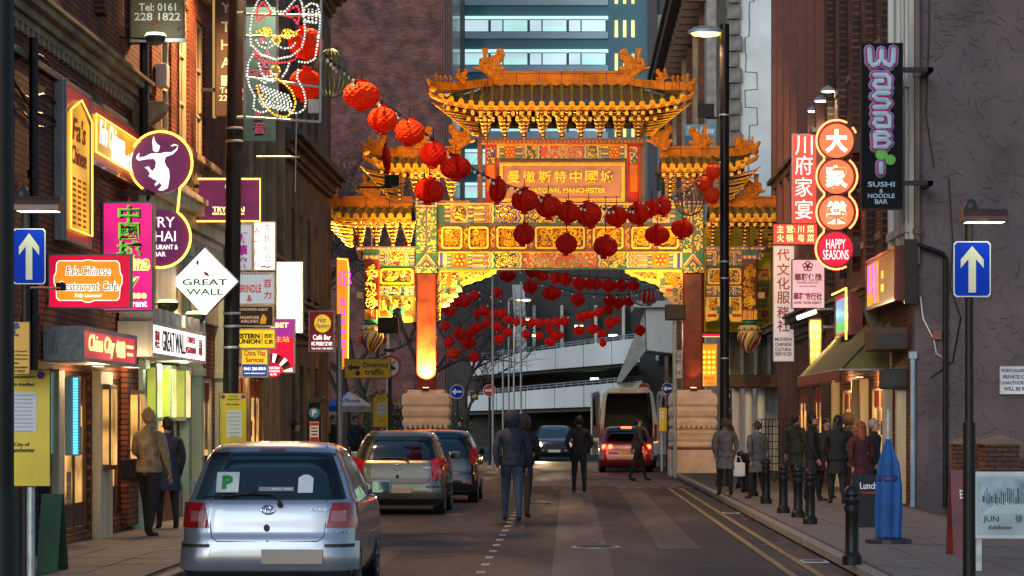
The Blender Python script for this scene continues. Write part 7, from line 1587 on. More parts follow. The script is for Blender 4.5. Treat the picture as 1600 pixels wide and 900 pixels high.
# cables with bulbs
bulb_me=None
def string(lab,pts,step,grp="strings of bulbs",sag_n=60):
    global bulb_me
    P3=[W(*p)for p in pts];t=thing("light_string",lab,"string lights",P3[0],grp);out=[]
    for i in range(len(P3)-1):
        for k in range(8):out.append(P3[i].lerp(P3[i+1],k/8))
    out.append(P3[-1]);mb=MB();mb.tube(out,.012,4);mb.build("cable",mat("dark_green_cable",(.012,.03,.022),.5),t);acc=0
    for i in range(len(out)-1):
        acc+=(out[i+1]-out[i]).length
        if acc>=step:
            acc=0
            if bulb_me is None:
                q=MB();q.lathe([(.022,0),(.024,-.05),(.018,-.06)],(0,0,0),6,0);q.lathe([(.016,-.06),(.024,-.08),(.024,-.1),(.01,-.12)],(0,0,0),8,1);o=q.build("bulb",[m_dark,glow("frosted_bulb",(1,.85,.65),.12)],None,smooth=True);bulb_me=o.data;o.parent=t  # bulbs are off; a faint glow is put into the frosted glass
            else:o=bpy.data.objects.new("bulb",bulb_me);SC.collection.objects.link(o);o.parent=t
            o.location=out[i+1]-ORG[t];o.rotation_euler=(random.uniform(-.5,.5),random.uniform(-.5,.5),0)
fp=[(503,80),(520,96),(545,116),(575,142),(600,160),(640,188),(680,220),(720,250),(750,270),(780,285),(820,297),(860,312),(900,320),(950,326),(1000,325),(1040,313),(1075,297),(1105,265),(1128,243)]
string("long dark cable of small bulbs carrying the front row of lanterns",[(x,y,YF(x))for x,y in fp],.22)
string("bulb cable of the upper lantern row seen through the gate",[(700,430,82),(793,421,82),(850,424,82),(905,431,82),(950,434,82),(990,437,82),(1060,425,82)],.3)
string("bulb cable of the second lantern row seen through the gate",[(829,438,84),(862,447,84),(903,458,84),(953,461,84),(983,460,84),(1014,452,84),(1060,440,84)],.3)
string("bulb cable of the long lowest lantern row seen through the gate",[(690,440,98),(750,464,98),(772,481,98),(800,493,98),(840,496,98),(880,494,98),(910,487,98),(950,475,98),(1000,452,98)],.35)
string("bulb cable running down to the left cluster behind the gate",[(690,470,92),(742,451,92),(790,470,92)],.35)
# wire balls
def wire_ball(px,py,rx,ry,Y,lab,m=m_galv):
    B=W(px,py,Y);k=Y/F;t=thing("wire_globe",lab,"wire globe",B)
    for i in range(9):
        a=math.pi*i/9;mb=MB();mb.tube([(B.x+rx*k*math.cos(b*.2618)*math.cos(a),Y+rx*k*math.cos(b*.2618)*math.sin(a),B.z+ry*k*math.sin(b*.2618))for b in range(24)],.012,4,0,True);mb.build("hoop",m,t)
wire_ball(517,115,26,38,41,"bare green wire globe at the upper left end of the front string",mat("green_copper_wire",(.12,.2,.12),.4,metal=.4));wire_ball(1077,313,23,24,61,"bare reddish wire globe left of the right lamp column",mat("rusty_wire",(.35,.14,.1),.5));wire_ball(1007,461,22,17,84,"small bare wire globe in the second far lantern row")
# ================================================================ ROPE LIGHT CAT
Y=40.4;B=W(442,90,Y);t=thing("cat_decoration","rope light lucky cat with raised paw and gold coin in a steel frame","light decoration",B);T=Matrix.Translation(B)@FRONT;P=(442,90,Y/F)
for a,b in(((382,-60),(382,183)),((502,-60),(500,190)),((382,183),(500,190)),((382,22),(502,24)),((382,56),(502,58)),((382,120),(500,136)),((463,180),(461,300)),((433,183),(433,-60))):
    mb=MB(T,P);mb.ptube([a,b],.022 if a[0]in(382,502)or a[1]==183 else .009,-.03);mb.build("frame_bar",m_galv,t)
mb=MB(T,P);mb.ptube([(400,245),(468,245)],.02,-.03);mb.ptube([(370,183),(384,183)],.022,-.03);mb.ptube([(370,20),(384,20)],.022,-.03);mb.build("arm",m_galv,t)
rope=[("white",[(392,72),(391,45),(394,22),(402,3),(408,-8),(416,2),(428,18),(445,18),(458,3),(466,-8),(472,6),(475,30),(477,55),(471,75),(455,88),(430,93),(408,86),(393,70)],0),("red",[(401,32),(402,14),(410,3),(417,11),(424,20),(412,27),(402,33)],0),("red",[(444,23),(455,13),(465,9),(469,22),(465,38),(458,28),(445,24)],0),
 ("amber",[(416+8*math.cos(a*.7),50+7*math.sin(a*.7))for a in range(10)],0),("amber",[(416+3.5*math.cos(a*.9),50+3.5*math.sin(a*.9))for a in range(8)],0),("amber",[(449+9*math.cos(a*.7),53+7*math.sin(a*.7))for a in range(10)],0),("amber",[(449+3.5*math.cos(a*.9),53+3.5*math.sin(a*.9))for a in range(8)],0),("amber",[(432+6*math.cos(a*.7),63+6*math.sin(a*.7))for a in range(10)],0),("amber",[(400,50),(408,47)],0),("amber",[(458,50),(467,56)],0),
 ("white",[(400,62),(406,72),(418,76),(430,68),(442,76),(456,74),(464,64)],0),("white",[(410,66),(420,68),(426,60)],0),("red",[(396,80),(402,90),(416,96),(432,98),(450,97),(462,92),(465,84)],0),("amber",[(430+7.5*math.cos(a*.7),110+7.5*math.sin(a*.7))for a in range(10)],0),
 ("white",[(396,84),(388,98),(386,118),(390,135),(398,150),(396,170),(408,176),(420,172)],0),("white",[(404,98),(408,112),(416,124),(428,128)],0),("white",[(452,98),(448,110),(440,122)],0),("white",[(466,96),(480,98),(492,92),(496,70),(499,45),(500,25),(496,8),(486,5),(476,12),(474,26)],0),("white",[(476,30),(482,34),(482,14)],0),("white",[(488,34),(488,14)],0),("white",[(494,36),(494,16)],0),("white",[(478,34),(496,36)],0),
 ("white",[(466,108),(464,122),(474,140),(478,158),(476,170),(466,177),(452,176)],0),("amber",[(401,133),(406,150),(416,168),(430,180),(446,183),(458,175),(462,160),(456,142),(444,130),(430,121)],0)]
rd=random.Random(4)
for i in range(9):x0=406+i*5.5;rope.append(("white",[(x0,132+i*2),(x0+6,146+i*2.4),(x0-2,156+i*1.5),(x0+7,168+min(i,5))],0))
rope.append(("white",[(404,122),(414,130),(420,124),(412,120),(424,118),(430,126)],0))
RC={"white":glow("white_rope_light",(.95,1,.85),.95),"red":glow("red_rope_light",(1,.04,.06),1.6),"amber":glow("amber_rope_light",(1,.5,.03),1.8)};RB={"white":mat("clear_rope",(.3,.32,.3),.3),"red":mat("red_rope",(.4,.02,.03),.3),"amber":mat("amber_rope",(.5,.2,.02),.3)}
for col,pts,_ in rope:
    mb=MB(T,P);mb.ptube(pts,.011,0,1,n=5);q=[Vector(mb.P(*p)+(0,))for p in pts];acc=0;on=True
    for i in range(len(q)-1):
        d=q[i+1]-q[i];L_=d.length;s=0
        while s<L_:
            e=min(L_,s+.024)
            if on:mb.tube([q[i]+d*(s/L_),q[i]+d*(e/L_)],.0155,5,0)
            on=not on;s=e
    mb.build("rope_light",[RC[col],RB[col]],t)
for px,py in((443,2),(500,74),(561-19,97)):
    pass
mb=MB(T,P);mb.prect(481,154,499,176,-.12,-.04);mb.build("junction_box",m_offw,t,bevel=.01)
# wall lamps, small box above, loose things
p=W(268,118,39.5);mb=MB();mb.box(-6.38,-6.2,39.4,39.7,p.z-.18,p.z+.18);tag(mb.build("alarm_box",m_offw,bevel=.02),"white alarm box high on the left brick wall above the balustrade","alarm box")
# ================================================================ BARE TREES
m_bark=mat("dark_bark",(.045,.032,.03),.9,bump=.6,bs=20)
def tree(lab,x,y,h,seed,spread=1.0,r0=.16,lean=0):
    t=thing("bare_tree",lab,"tree",(x,y,0));rd=random.Random(seed);tr=MB();br=MB();tw=MB()
    def grow(p,d,L_,r,lvl):
        pts=[p];n=4
        for i in range(n):
            d=(d+Vector((rd.uniform(-.22,.22),rd.uniform(-.22,.22),rd.uniform(-.08,.14)))).normalized();p=p+d*(L_/n);pts.append(p)
        (tr if lvl==0 else br if lvl<3 else tw).tube(pts,r,7 if lvl==0 else(5 if lvl<3 else 3),0,r1=r*.6)
        if lvl>=6:return
        for k in range(3 if lvl<5 else 3):
            ax=Vector((rd.uniform(-1,1),rd.uniform(-1,1),rd.uniform(-.2,.5))).normalized();dd=(d*.8+ax*.8*spread).normalized();dd.z=max(dd.z,-.15)
            grow(pts[rd.choice((2,3,4))],dd,L_*rd.uniform(.62,.85),r*.58,lvl+1)
    grow(Vector((x,y,0)),Vector((lean,0,1)).normalized(),h*.34,r0,0)
    tr.build("trunk",m_bark,t,smooth=True);br.build("branches",m_bark,t,smooth=True);o=tw.build("twigs",m_bark,t);o["kind"]="stuff"
tree("bare tree whose dark limbs spread above the left wing of the gate",W(540,0,84).x,84,12.5,11,1.1,.17,.05)
tree("bare tree behind the left gate column with a dense web of twigs",W(640,0,96).x,96,10.5,5,1.15,.16)
tree("bare tree seen through the gate opening beside the left lantern cluster",W(735,0,112).x,112,8.5,21,1.1,.14)
tree("tall bare tree by the brick tower left of the gate roofs",W(585,0,120).x,120,17,31,1.1,.2)
def shrub(lab,px,Y,w,h,seed):
    X=W(px,0,Y).x;t=thing("shrub",lab,"shrub",(X,Y,0));rd=random.Random(seed);st=MB()
    for i in range(7):a=rd.uniform(0,6.28);st.tube([(X,Y,0),(X+w*.2*math.cos(a),Y+w*.2*math.sin(a),h*.5),(X+w*.35*math.cos(a),Y+w*.35*math.sin(a),h*.85)],.02,4)
    st.build("stem",m_bark,t);mb=MB()
    for i in range(1500):
        a,u,v=rd.uniform(0,6.28),rd.random()**.5,rd.uniform(.05,1);rr=w*.5*u*(1-.4*v)*rd.uniform(.7,1.15);c=Vector((X+rr*math.cos(a),Y+rr*math.sin(a),h*v*rd.uniform(.85,1.08)))
        d1=Vector((rd.gauss(0,1),rd.gauss(0,1),rd.gauss(0,1))).normalized()*.07;d2=d1.cross(Vector((rd.gauss(0,1),rd.gauss(0,1),rd.gauss(0,1)))).normalized()*.04
        mb.add([c-d1,c+d2,c+d1,c-d2],[(0,1,2,3)],rd.choice((0,0,1)))
    mb.build("leaves",[mat("dark_leaf",(.03,.05,.015),.6),mat("olive_leaf",(.06,.08,.02),.6)],t,kind="stuff")
shrub("dark green shrub behind the amber diversion sign",575,88,2.6,2.7,1);shrub("dark green shrub between the notice and the left gate pedestal",625,90,2.2,2.3,2);shrub("dark shrub low right of the left gate column",700,104,2.6,2.2,3)
# ================================================================ CARS
def catmull(xs,ys,x):
    if x<=xs[0]:return ys[0]
    if x>=xs[-1]:return ys[-1]
    for i in range(len(xs)-1):
        if xs[i]<=x<=xs[i+1]:break
    t=(x-xs[i])/(xs[i+1]-xs[i]);h=xs[i+1]-xs[i]
    d=lambda j:(ys[j+1]-ys[j])/(xs[j+1]-xs[j])
    def tan(j):
        if j==0:return d(0)
        if j==len(xs)-1:return d(len(xs)-2)
        a,b=d(j-1),d(j);return 0 if a*b<=0 else 2*a*b/(a+b)
    m0,m1=tan(i)*h,tan(i+1)*h;t2,t3=t*t,t*t*t
    return(2*t3-3*t2+1)*ys[i]+(t3-2*t2+t)*m0+(-2*t3+3*t2)*ys[i+1]+(t3-t2)*m1
m_carglass=mat("sky_tinted_car_glass",(.02,.05,.06),.05,var=0,spec=1.0,coat=1.0)  # dark tint whose teal base stands in for reflected sky
def see_through():
    m=bpy.data.materials.new("clear_car_glass");m.use_nodes=True;n=m.node_tree;L=n.links;n.nodes.clear();o=n.nodes.new("ShaderNodeOutputMaterial");t=n.nodes.new("ShaderNodeBsdfTransparent");t.inputs[0].default_value=(.5,.64,.66,1)
    g=n.nodes.new("ShaderNodeBsdfGlossy");g.inputs["Roughness"].default_value=.04;fr=n.nodes.new("ShaderNodeFresnel");fr.inputs[0].default_value=1.75;x=n.nodes.new("ShaderNodeMixShader")
    L.new(fr.outputs[0],x.inputs[0]);L.new(t.outputs[0],x.inputs[1]);L.new(g.outputs[0],x.inputs[2]);L.new(x.outputs[0],o.inputs[0]);return m
m_clear=see_through()
m_tyre=mat("tyre_rubber",(.015,.015,.015),.85);m_alloy=mat("wheel_alloy",(.35,.35,.36),.3,metal=.8);m_chrome=mat("chrome",(.6,.62,.64),.12,metal=1,var=0);m_blackpl=mat("black_plastic",(.015,.015,.016),.55)
m_lens=mat("red_tail_lens",(.3,.008,.01),.1,coat=1,var=.25,vs=9);m_lensw=mat("clear_tail_lens",(.3,.1,.1),.1,coat=1,var=.2)
class Car:
    def __init__(s,name,label,X,Y,z0,paint,T,yaw=0,flip=False,L=3.64):
        s.t=thing(name,label,"car" if "van" not in name else "van",(X,Y,z0));s.X,s.Y,s.z0=X,Y,z0;s.T=T;s.paint=paint;s.L=L
        s.zs=[r[0]for r in T];s.c=[[r[i]for r in T]for i in range(1,5)]
    def at(s,z):return[catmull(s.zs,c,z)for c in s.c]        # half width, rear y, front y, corner radius
    def ring(s,z):
        hw,yr,yf,r=s.at(z);r=min(r,hw*.95,(yf-yr)*.45);P=[]
        for i in range(9):P.append((-hw+r+(2*hw-2*r)*i/8,yr))
        for i in range(1,7):a=-math.pi/2+math.pi/2*i/7;P.append((hw-r+r*math.cos(a),yr+r+r*math.sin(a)))
        for i in range(13):P.append((hw,yr+r+(yf-yr-2*r)*i/12))
        for i in range(1,7):a=math.pi/2*i/7;P.append((hw-r+r*math.cos(a),yf-r+r*math.sin(a)))
        for i in range(9):P.append((hw-r-(2*hw-2*r)*i/8,yf))
        for i in range(1,7):a=math.pi/2+math.pi/2*i/7;P.append((-hw+r+r*math.cos(a),yf-r+r*math.sin(a)))
        for i in range(13):P.append((-hw,yf-r-(yf-yr-2*r)*i/12))
        for i in range(1,7):a=math.pi+math.pi/2*i/7;P.append((-hw+r+r*math.cos(a),yr+r+r*math.sin(a)))
        return P
    def w(s,p):return(s.X+p[0],s.Y+p[1],s.z0+p[2])
    def body(s,n=46,win=None):
        z0,z1=s.zs[0],s.zs[-1];lev=sorted(set([z0+(z1-z0)*(i/n)for i in range(n+1)]+s.zs));mb=MB();vs=[];fs=[];N=None;seal=[]
        for z in lev:
            R_=s.ring(z);N=len(R_);vs+=[s.w((p[0],p[1],z))for p in R_]
        for j in range(len(lev)-1):
            for i in range(N):
                k=(i+1)%N;q=(j*N+i,j*N+k,(j+1)*N+k,(j+1)*N+i)
                if win and(i<15 or 27<i<49):
                    zb,zt,xb,xt=win;z=(lev[j]+lev[j+1])/2;x=abs(sum(vs[a][0]for a in q)/4-s.X);v=(z-zb)/(zt-zb)
                    if 0<v<1 and x<xb+(xt-xb)*v:
                        if .06<v<.95 and x<xb+(xt-xb)*v-.05:continue
                        seal.append(q);continue
                fs.append(q)
        fs.append(tuple(range(N-1,-1,-1)));b=(len(lev)-1)*N;fs.append(tuple(range(b,b+N)));mb.add(vs,fs)
        if seal:
            m2=MB();m2.add(vs,seal);m2.build("window_seal",m_blackpl,s.t,smooth=True)
            for sx in(-.36,.36):
                for yy in(.85,1.75):m3=MB();m3.box(s.X+sx-.24,s.X+sx+.24,s.Y+yy,s.Y+yy+.14,s.z0+.5,s.z0+1.06);m3.box(s.X+sx-.12,s.X+sx+.12,s.Y+yy+.01,s.Y+yy+.1,s.z0+1.1,s.z0+1.27);m3.box(s.X+sx-.03,s.X+sx+.03,s.Y+yy+.04,s.Y+yy+.07,s.z0+1.06,s.z0+1.1);m3.build("seat",mat("dark_seat_cloth",(.02,.022,.026),.9),s.t,bevel=.03)
            m3=MB();m3.box(s.X-.68,s.X+.68,s.Y+.2,s.Y+2.6,s.z0+.46,s.z0+.5);m3.box(s.X-.6,s.X+.6,s.Y+.3,s.Y+.8,s.z0+.9,s.z0+.92);m3.box(s.X-.66,s.X+.66,s.Y+2.45,s.Y+2.7,s.z0+.5,s.z0+.98);m3.build("cabin_lining",m_blackpl,s.t)
        s.b=mb.build("body",s.paint,s.t,smooth=True,ang=50);return s.b
    def rear(s,x,z,e=0.0):
        hw,yr,yf,r=s.at(z);r=min(r,hw*.95);ax=abs(x);y=yr;q=ax-(hw-r)
        if q>0:y=yr+r-math.sqrt(max(0,r*r-min(q,r)**2))
        return s.w((x*(1+e/hw),y-e,z))
    def front(s,x,z,e=0.0):
        hw,yr,yf,r=s.at(z);r=min(r,hw*.95);ax=abs(x);y=yf;q=ax-(hw-r)
        if q>0:y=yf-r+math.sqrt(max(0,r*r-min(q,r)**2))
        return s.w((x*(1+e/hw),y+e,z))
    def side(s,sg,y,z,e=0.0):
        hw,yr,yf,r=s.at(z);x=hw
        if y<yr+r:x=hw-r+math.sqrt(max(0,r*r-min(r,(yr+r-y))**2))
        if y>yf-r:x=hw-r+math.sqrt(max(0,r*r-min(r,(y-yf+r))**2))
        return s.w((sg*(x+e),y,z))
    def patch(s,kind,name,m,fn,nu,nv,e=.006,par=None,th=.01):
        """fn(u,v)->(a,z); panel laid on the body surface, with its own thickness"""
        mb=MB();vs=[];fs=[]
        for ee in(e,e-th):
            for j in range(nv+1):
                for i in range(nu+1):
                    a,z=fn(i/nu,j/nv);f=s.rear(a,z,ee)if kind=='r' else s.front(a,z,ee)if kind=='f' else s.side(1 if kind=='+' else-1,a,z,ee);vs.append(f)
        M=(nu+1)*(nv+1);flip=kind in('f','-')
        for j in range(nv):
            for i in range(nu):
                a=j*(nu+1)+i;q=(a,a+1,a+nu+2,a+nu+1);fs.append(q if not flip else q[::-1]);q2=tuple(x+M for x in q);fs.append(q2[::-1]if not flip else q2)
        edge=[i for i in range(nu+1)]+[j*(nu+1)+nu for j in range(1,nv+1)]+[nv*(nu+1)+i for i in range(nu-1,-1,-1)]+[j*(nu+1)for j in range(nv-1,0,-1)]
        for i in range(len(edge)):a,b=edge[i],edge[(i+1)%len(edge)];fs.append((a,a+M,b+M,b)if not flip else(b,b+M,a+M,a))
        mb.add(vs,fs);return mb.build(name,m,par or s.t,smooth=True,ang=50)
    def line(s,kind,pts,r,m=None,name="seam"):
        mb=MB();mb.tube([s.rear(a,z,.002)if kind=='r' else s.side(1 if kind=='+' else-1,a,z,.002)for a,z in pts],r,4);mb.build(name,m or m_blackpl,s.t)
    def wheels(s,wb,y0,R_=.29,hw=None):
        hw=hw or s.at(.45)[0]
        for y in(y0,y0+wb):
            for sg in(1,-1):
                cx=sg*(hw-.1);T=Matrix.Translation(s.w((cx,y,R_)))@Matrix.Rotation(math.pi/2,4,'Y');mb=MB(T);mb.lathe([(R_*.62,-.1),(R_*.95,-.105),(R_,-.07),(R_,.07),(R_*.95,.105),(R_*.62,.1)],(0,0,0),28);w=mb.build("wheel",m_tyre,s.t,smooth=True)
                mb=MB(T);mb.lathe([(R_*.6,-.09),(R_*.62,.09*1.12)],(0,0,0),20)
                for k in range(7):a=k*.8976;mb.T=T@Matrix.Rotation(a,4,'Z');mb.box(R_*.05,R_*.58,-.02,.02,sg*.1,sg*.112)
                mb.build("rim",m_alloy,w)
                mb=MB(Matrix.Translation(s.w((sg*(hw-.02),y,R_+.01)))@Matrix.Rotation(math.pi/2,4,'Y'));mb.disc(0,0,R_*1.14,-.012 if sg>0 else-.012,.02,0,26);
                mb.T=Matrix.Translation(s.w((sg*(hw-.008),y,R_+.01)))@Matrix.Rotation(math.pi/2,4,'Y');mb.build("wheel_arch",m_blackpl,s.t)
    def mirrors(s,y,z,m):
        for sg in(1,-1):
            p=Vector(s.side(sg,y,z));c=p+Vector((sg*.13,-.02,.05));mb=MB();mb.box(c.x-.105,c.x+.105,c.y-.03,c.y+.06,c.z-.07,c.z+.07);mb.tube([p,c],.03,6);k=mb.build("door_mirror",m,s.t,bevel=.03);mb=MB();mb.box(c.x-.088,c.x+.088,c.y-.037,c.y-.0305,c.z-.055,c.z+.055);mb.build("mirror_glass",mat("mirror_glass",(.14,.26,.32),.05,metal=1,var=0),k)
    def badge_text(s,body,x,z,w,h,m=None,name="badge",e=.008):
        v,f=textgeo(body,.03,.15);mb=MB();mb.add([s.rear(x+a[0]*w,z+a[1]*h,e+a[2]*.006)for a in v],f);mb.build(name,m or m_chrome,s.t)
    def oval(s,x,z,a,b,r=.006):
        mb=MB();el=lambda A,B_,cz=0:[s.rear(x+A*math.cos(q*.2618),z+cz+B_*math.sin(q*.2618),.018)for q in range(24)]
        mb.tube(el(a,b),r,6,0,True);mb.tube(el(a*.36,b*.95),r*.8,6,0,True);mb.tube(el(a*.7,b*.4,b*.45),r*.8,6,0,True);mb.build("emblem",m_chrome,s.t,smooth=True)
HATCH=[(.17,.74,.14,3.45,.12),(.26,.79,.04,3.58,.2),(.42,.82,.0,3.62,.26),(.58,.832,.02,3.6,.3),(.66,.832,.05,3.56,.28),(.8,.828,.07,3.4,.28),(.92,.812,.1,3.1,.28),(.97,.79,.13,2.62,.26),(1.1,.745,.21,2.4,.25),(1.25,.69,.3,2.15,.24),(1.38,.63,.4,1.93,.24),(1.45,.585,.48,1.8,.26),(1.485,.52,.58,1.66,.3),(1.505,.4,.75,1.5,.3),(1.512,.2,1.0,1.3,.15)]
def glasshouse(c,zb,zt,xb,xt,y0,y1,tint=m_clear):
    rw=c.patch('r',"rear_window",tint,lambda u,v:((-1+2*u)*(xb+(xt-xb)*v)*(1-.02*abs(2*u-1)),zb+(zt-zb)*v+.015*(1-(2*u-1)**2)*(v-.3)),16,8,.004)
    c.patch('f',"windscreen",tint,lambda u,v:((1-2*u)*(xb+(xt-xb)*v),zb+.02+(zt-zb)*v),14,8,.004)
    for k in '+-':
        for a,b in((y0,y0+(y1-y0)*.33),(y0+(y1-y0)*.36,y1)):
            sl=lambda u,v,a=a,b=b:(a+(b-a)*u+v*(.22 if a==y0 and u<.5 else 0)-v*(.52 if b==y1 and u>.5 else 0)*1.0,zb+.02+(zt-zb-.03)*v)
            c.patch(k,"side_window",m_carglass,sl,6,6,.004)
    return rw
silver=mat("silver_car_paint",(.3,.33,.4),.3,metal=.6,coat=1,var=.02);goldsil=mat("champagne_car_paint",(.13,.14,.125),.3,metal=.55,coat=1,var=.02);darkblue=mat("dark_blue_car_paint",(.012,.018,.032),.2,metal=.3,coat=1,var=.02);redp=mat("red_car_paint",(.13,.008,.012),.25,metal=.2,coat=1,var=.02)
m_plate=mat("blank_number_plate",(.36,.3,.26),.5,var=.03)
# nearest silver hatchback
c=Car("parked_car","near silver hatchback parked on the left with green P sticker in its rear window",-2.86,24.2,0,silver,HATCH);c.body(60,(.965,1.41,.715,.585))
rw=glasshouse(c,.965,1.41,.715,.585,.62,2.45)
c.patch('r',"tail_light",m_lens,lambda u,v:(-.825+u*(.27-.05*v),.70+.24*v),8,6,.008);c.patch('r',"tail_light",m_lens,lambda u,v:(.825-(1-u)*(.27-.05*v),.70+.24*v),8,6,.008)
for sg in(-1,1):
    c.patch('r',"reversing_lens",m_lensw,lambda u,v:(sg*.66+(-.07+.14*u),.76+.1*v),4,4,.012)
c.patch('r',"bumper",silver,lambda u,v:(-.832+1.664*u,.3+.27*v),20,6,.022,th=.03);c.patch('r',"valance",m_blackpl,lambda u,v:(-.77+1.54*u,.2+.09*v),16,2,.012)
c.line('r',[(-.55,.96),(-.545,.72),(-.53,.62),(-.48,.575),(0,.565),(.48,.575),(.53,.62),(.545,.72),(.55,.96)],.005);c.line('r',[(-.832,.58),(0,.575),(.832,.58)],.005)
for sg in(-1,1):c.patch('r',"bumper_strip",m_blackpl,lambda u,v:(sg*.66+(-.13+.26*u),.52+.03*v),6,1,.03)
mb=MB(FRONT);mb.box(c.X-.05,c.X+.53,.36,.50,-c.Y+.03,-c.Y+.045);
mb.build("number_plate",m_plate,c.t,bevel=.004)
c.oval(.0,.875,.062,.042);c.badge_text("YARIS",.47,.875,.17,.03);c.badge_text("VVT-i",.7,.665,.12,.024)
mb=MB();mb.lathe([(.028,0),(.028,.02)],(0,0,0),12);T=Matrix.Translation(c.rear(-.01,.70,0))@FRONT;mb=MB(T);mb.disc(0,0,.028,0,.015,0,12,.035);mb.disc(0,-.0,.012,.015,.018,0,8);mb.build("boot_lock",m_blackpl,c.t)
mb=MB();mb.tube([c.rear(.11,.93,.03),c.rear(.09,.98,.035),c.rear(.03,1.02,.03),c.rear(-.15,1.025,.02),c.rear(-.45,.995,.015)],.014,6,0,r1=.008);mb.tube([c.rear(-.12,1.06,.02),c.rear(-.17,1.03,.02)],.012,5);mb.tube([c.rear(-.28,1.02,.015),c.rear(-.62,.985,.015)],.01,4);mb.ball(c.rear(.11,.92,.03),.028,8);mb.build("rear_wiper",m_blackpl,c.t,smooth=True)
c.patch('r',"sticker",mat("sticker_white",(.6,.66,.62),.6),lambda u,v:(-.5+.21*u,1.035+.19*v),3,3,.010,th=.004)
v,f=textgeo("P",.07);mb=MB();mb.add([c.rear(-.395+a[0]*.1,1.13+a[1]*.13,.012+a[2]*.003)for a in v],f);mb.build("sticker_letter",mat("sticker_green",(.02,.25,.06),.6),c.t)
c.patch('r',"parking_ticket",mat("paper",(.6,.64,.72),.7),lambda u,v:(.27+.14*u,1.03+.14*v+.03*(u>.3)*(u<.7)*v),3,3,.010,th=.004);c.patch('r',"window_strip",mat("grey_sticker",(.22,.26,.28),.6),lambda u,v:(-.1+.33*u,1.045+.04*v),3,1,.010,th=.004)
c.badge_text("SMALL WINS",.12,1.066,.2,.016,m_white,"window_lettering",.012)
for k in '+-':c.line(k,[(.62,.96),(.6,1.2),(.72,1.43)],.006,silver,"pillar_seam");c.line(k,[(1.5,.3),(1.5,.96)],.004);c.line(k,[(.5,.6),(3.2,.62)],.005)
c.wheels(2.37,.58);c.mirrors(2.25,.98,silver);c.patch('r',"third_brake_light",m_lens,lambda u,v:(-.12+.24*u,1.432+.02*v),4,1,.01)
for k in '+-':c.line(k,[(.6,1.462),(1.2,1.475),(1.75,1.462)],.01,m_blackpl,"roof_trim")
# second hatchback
H2=[(z,a*1.015,y,f_+.1,r)for z,a,y,f_,r in[(z*1.012,a,y,f_,r)for z,a,y,f_,r in HATCH]]
c=Car("parked_car","second parked car, champagne grey hatchback with red tail lights",-3.1,46,0,goldsil,H2,L=3.75);c.body(60,(.99,1.42,.7,.585));glasshouse(c,.99,1.42,.7,.585,.64,2.5)
for sg in(-1,1):
    mb=None;c.patch('r',"tail_light",m_lens,lambda u,v:((-.835+u*(.2+.04*v))if sg<0 else(.835-(1-u)*(.2+.04*v)),.68+.38*v-.06*(u if sg<0 else 1-u)),8,8,.010);c.patch('r',"reversing_lens",m_lensw,lambda u,v:(sg*.74-.05+.1*u,.74+.09*v),4,3,.014)
    c.patch('r',"bumper_strip",m_blackpl,lambda u,v:(sg*.64+(-.14+.28*u),.5+.03*v),6,1,.03)
c.patch('r',"bumper",goldsil,lambda u,v:(-.84+1.68*u,.3+.26*v),20,6,.03,th=.04);c.patch('r',"valance",m_blackpl,lambda u,v:(-.77+1.54*u,.2+.09*v),16,2,.012);c.line('r',[(-.6,.98),(-.6,.72),(-.55,.6),(-.48,.575),(0,.57),(.48,.575),(.55,.6),(.6,.72),(.6,.98)],.006)
mb=MB(FRONT);mb.box(c.X-.26,c.X+.26,.4,.51,-c.Y+.035,-c.Y+.05);mb.build("number_plate",m_plate,c.t,bevel=.004);c.oval(-.0,.87,.07,.048);c.badge_text("YARIS",.52,.86,.14,.024)
T=Matrix.Translation(c.rear(0,.7,0))@FRONT;mb=MB(T);mb.disc(0,0,.03,0,.015,0,12,.034);mb.build("boot_lock",m_blackpl,c.t)
mb=MB();mb.tube([c.rear(.2,.96,.03),c.rear(.15,1.0,.035),c.rear(.05,1.04,.03),c.rear(-.35,1.035,.015)],.013,6,0,r1=.008);mb.build("rear_wiper",m_blackpl,c.t,smooth=True);mb=MB();mb.tube([(c.X+.05,c.Y+.6,1.52),(c.X+.05,c.Y+.5,1.72)],.008,5);mb.build("aerial",m_blackpl,c.t)
c.wheels(2.46,.6);c.mirrors(2.3,1.0,goldsil)
# dark blue hatchback
H3=[(z*1.0,a*1.03,y,f_+.3,r*.9)for z,a,y,f_,r in HATCH]
c=Car("parked_car","third parked car, dark blue hatchback beyond the champagne one",-2.75,52.5,0,darkblue,H3,L=3.95);c.body(60,(.96,1.42,.73,.6));glasshouse(c,.96,1.42,.73,.6,.64,2.6)
for sg in(-1,1):c.patch('r',"tail_light",m_lens,lambda u,v:((-.85+u*.16)if sg<0 else(.85-(1-u)*.16),.82+.3*v),6,6,.012)
c.patch('r',"bumper",darkblue,lambda u,v:(-.84+1.68*u,.3+.28*v),20,6,.03,th=.04);mb=MB(FRONT);mb.box(c.X-.26,c.X+.26,.58,.69,-c.Y-.04,-c.Y-.02);mb.build("number_plate",m_plate,c.t)
for sg in(-1,1):c.patch('r',"rear_reflector",m_lens,lambda u,v:(sg*.66-.06+.12*u,.4+.03*v),3,1,.035)
c.wheels(2.5,.65,.3);c.mirrors(2.35,1.0,darkblue)
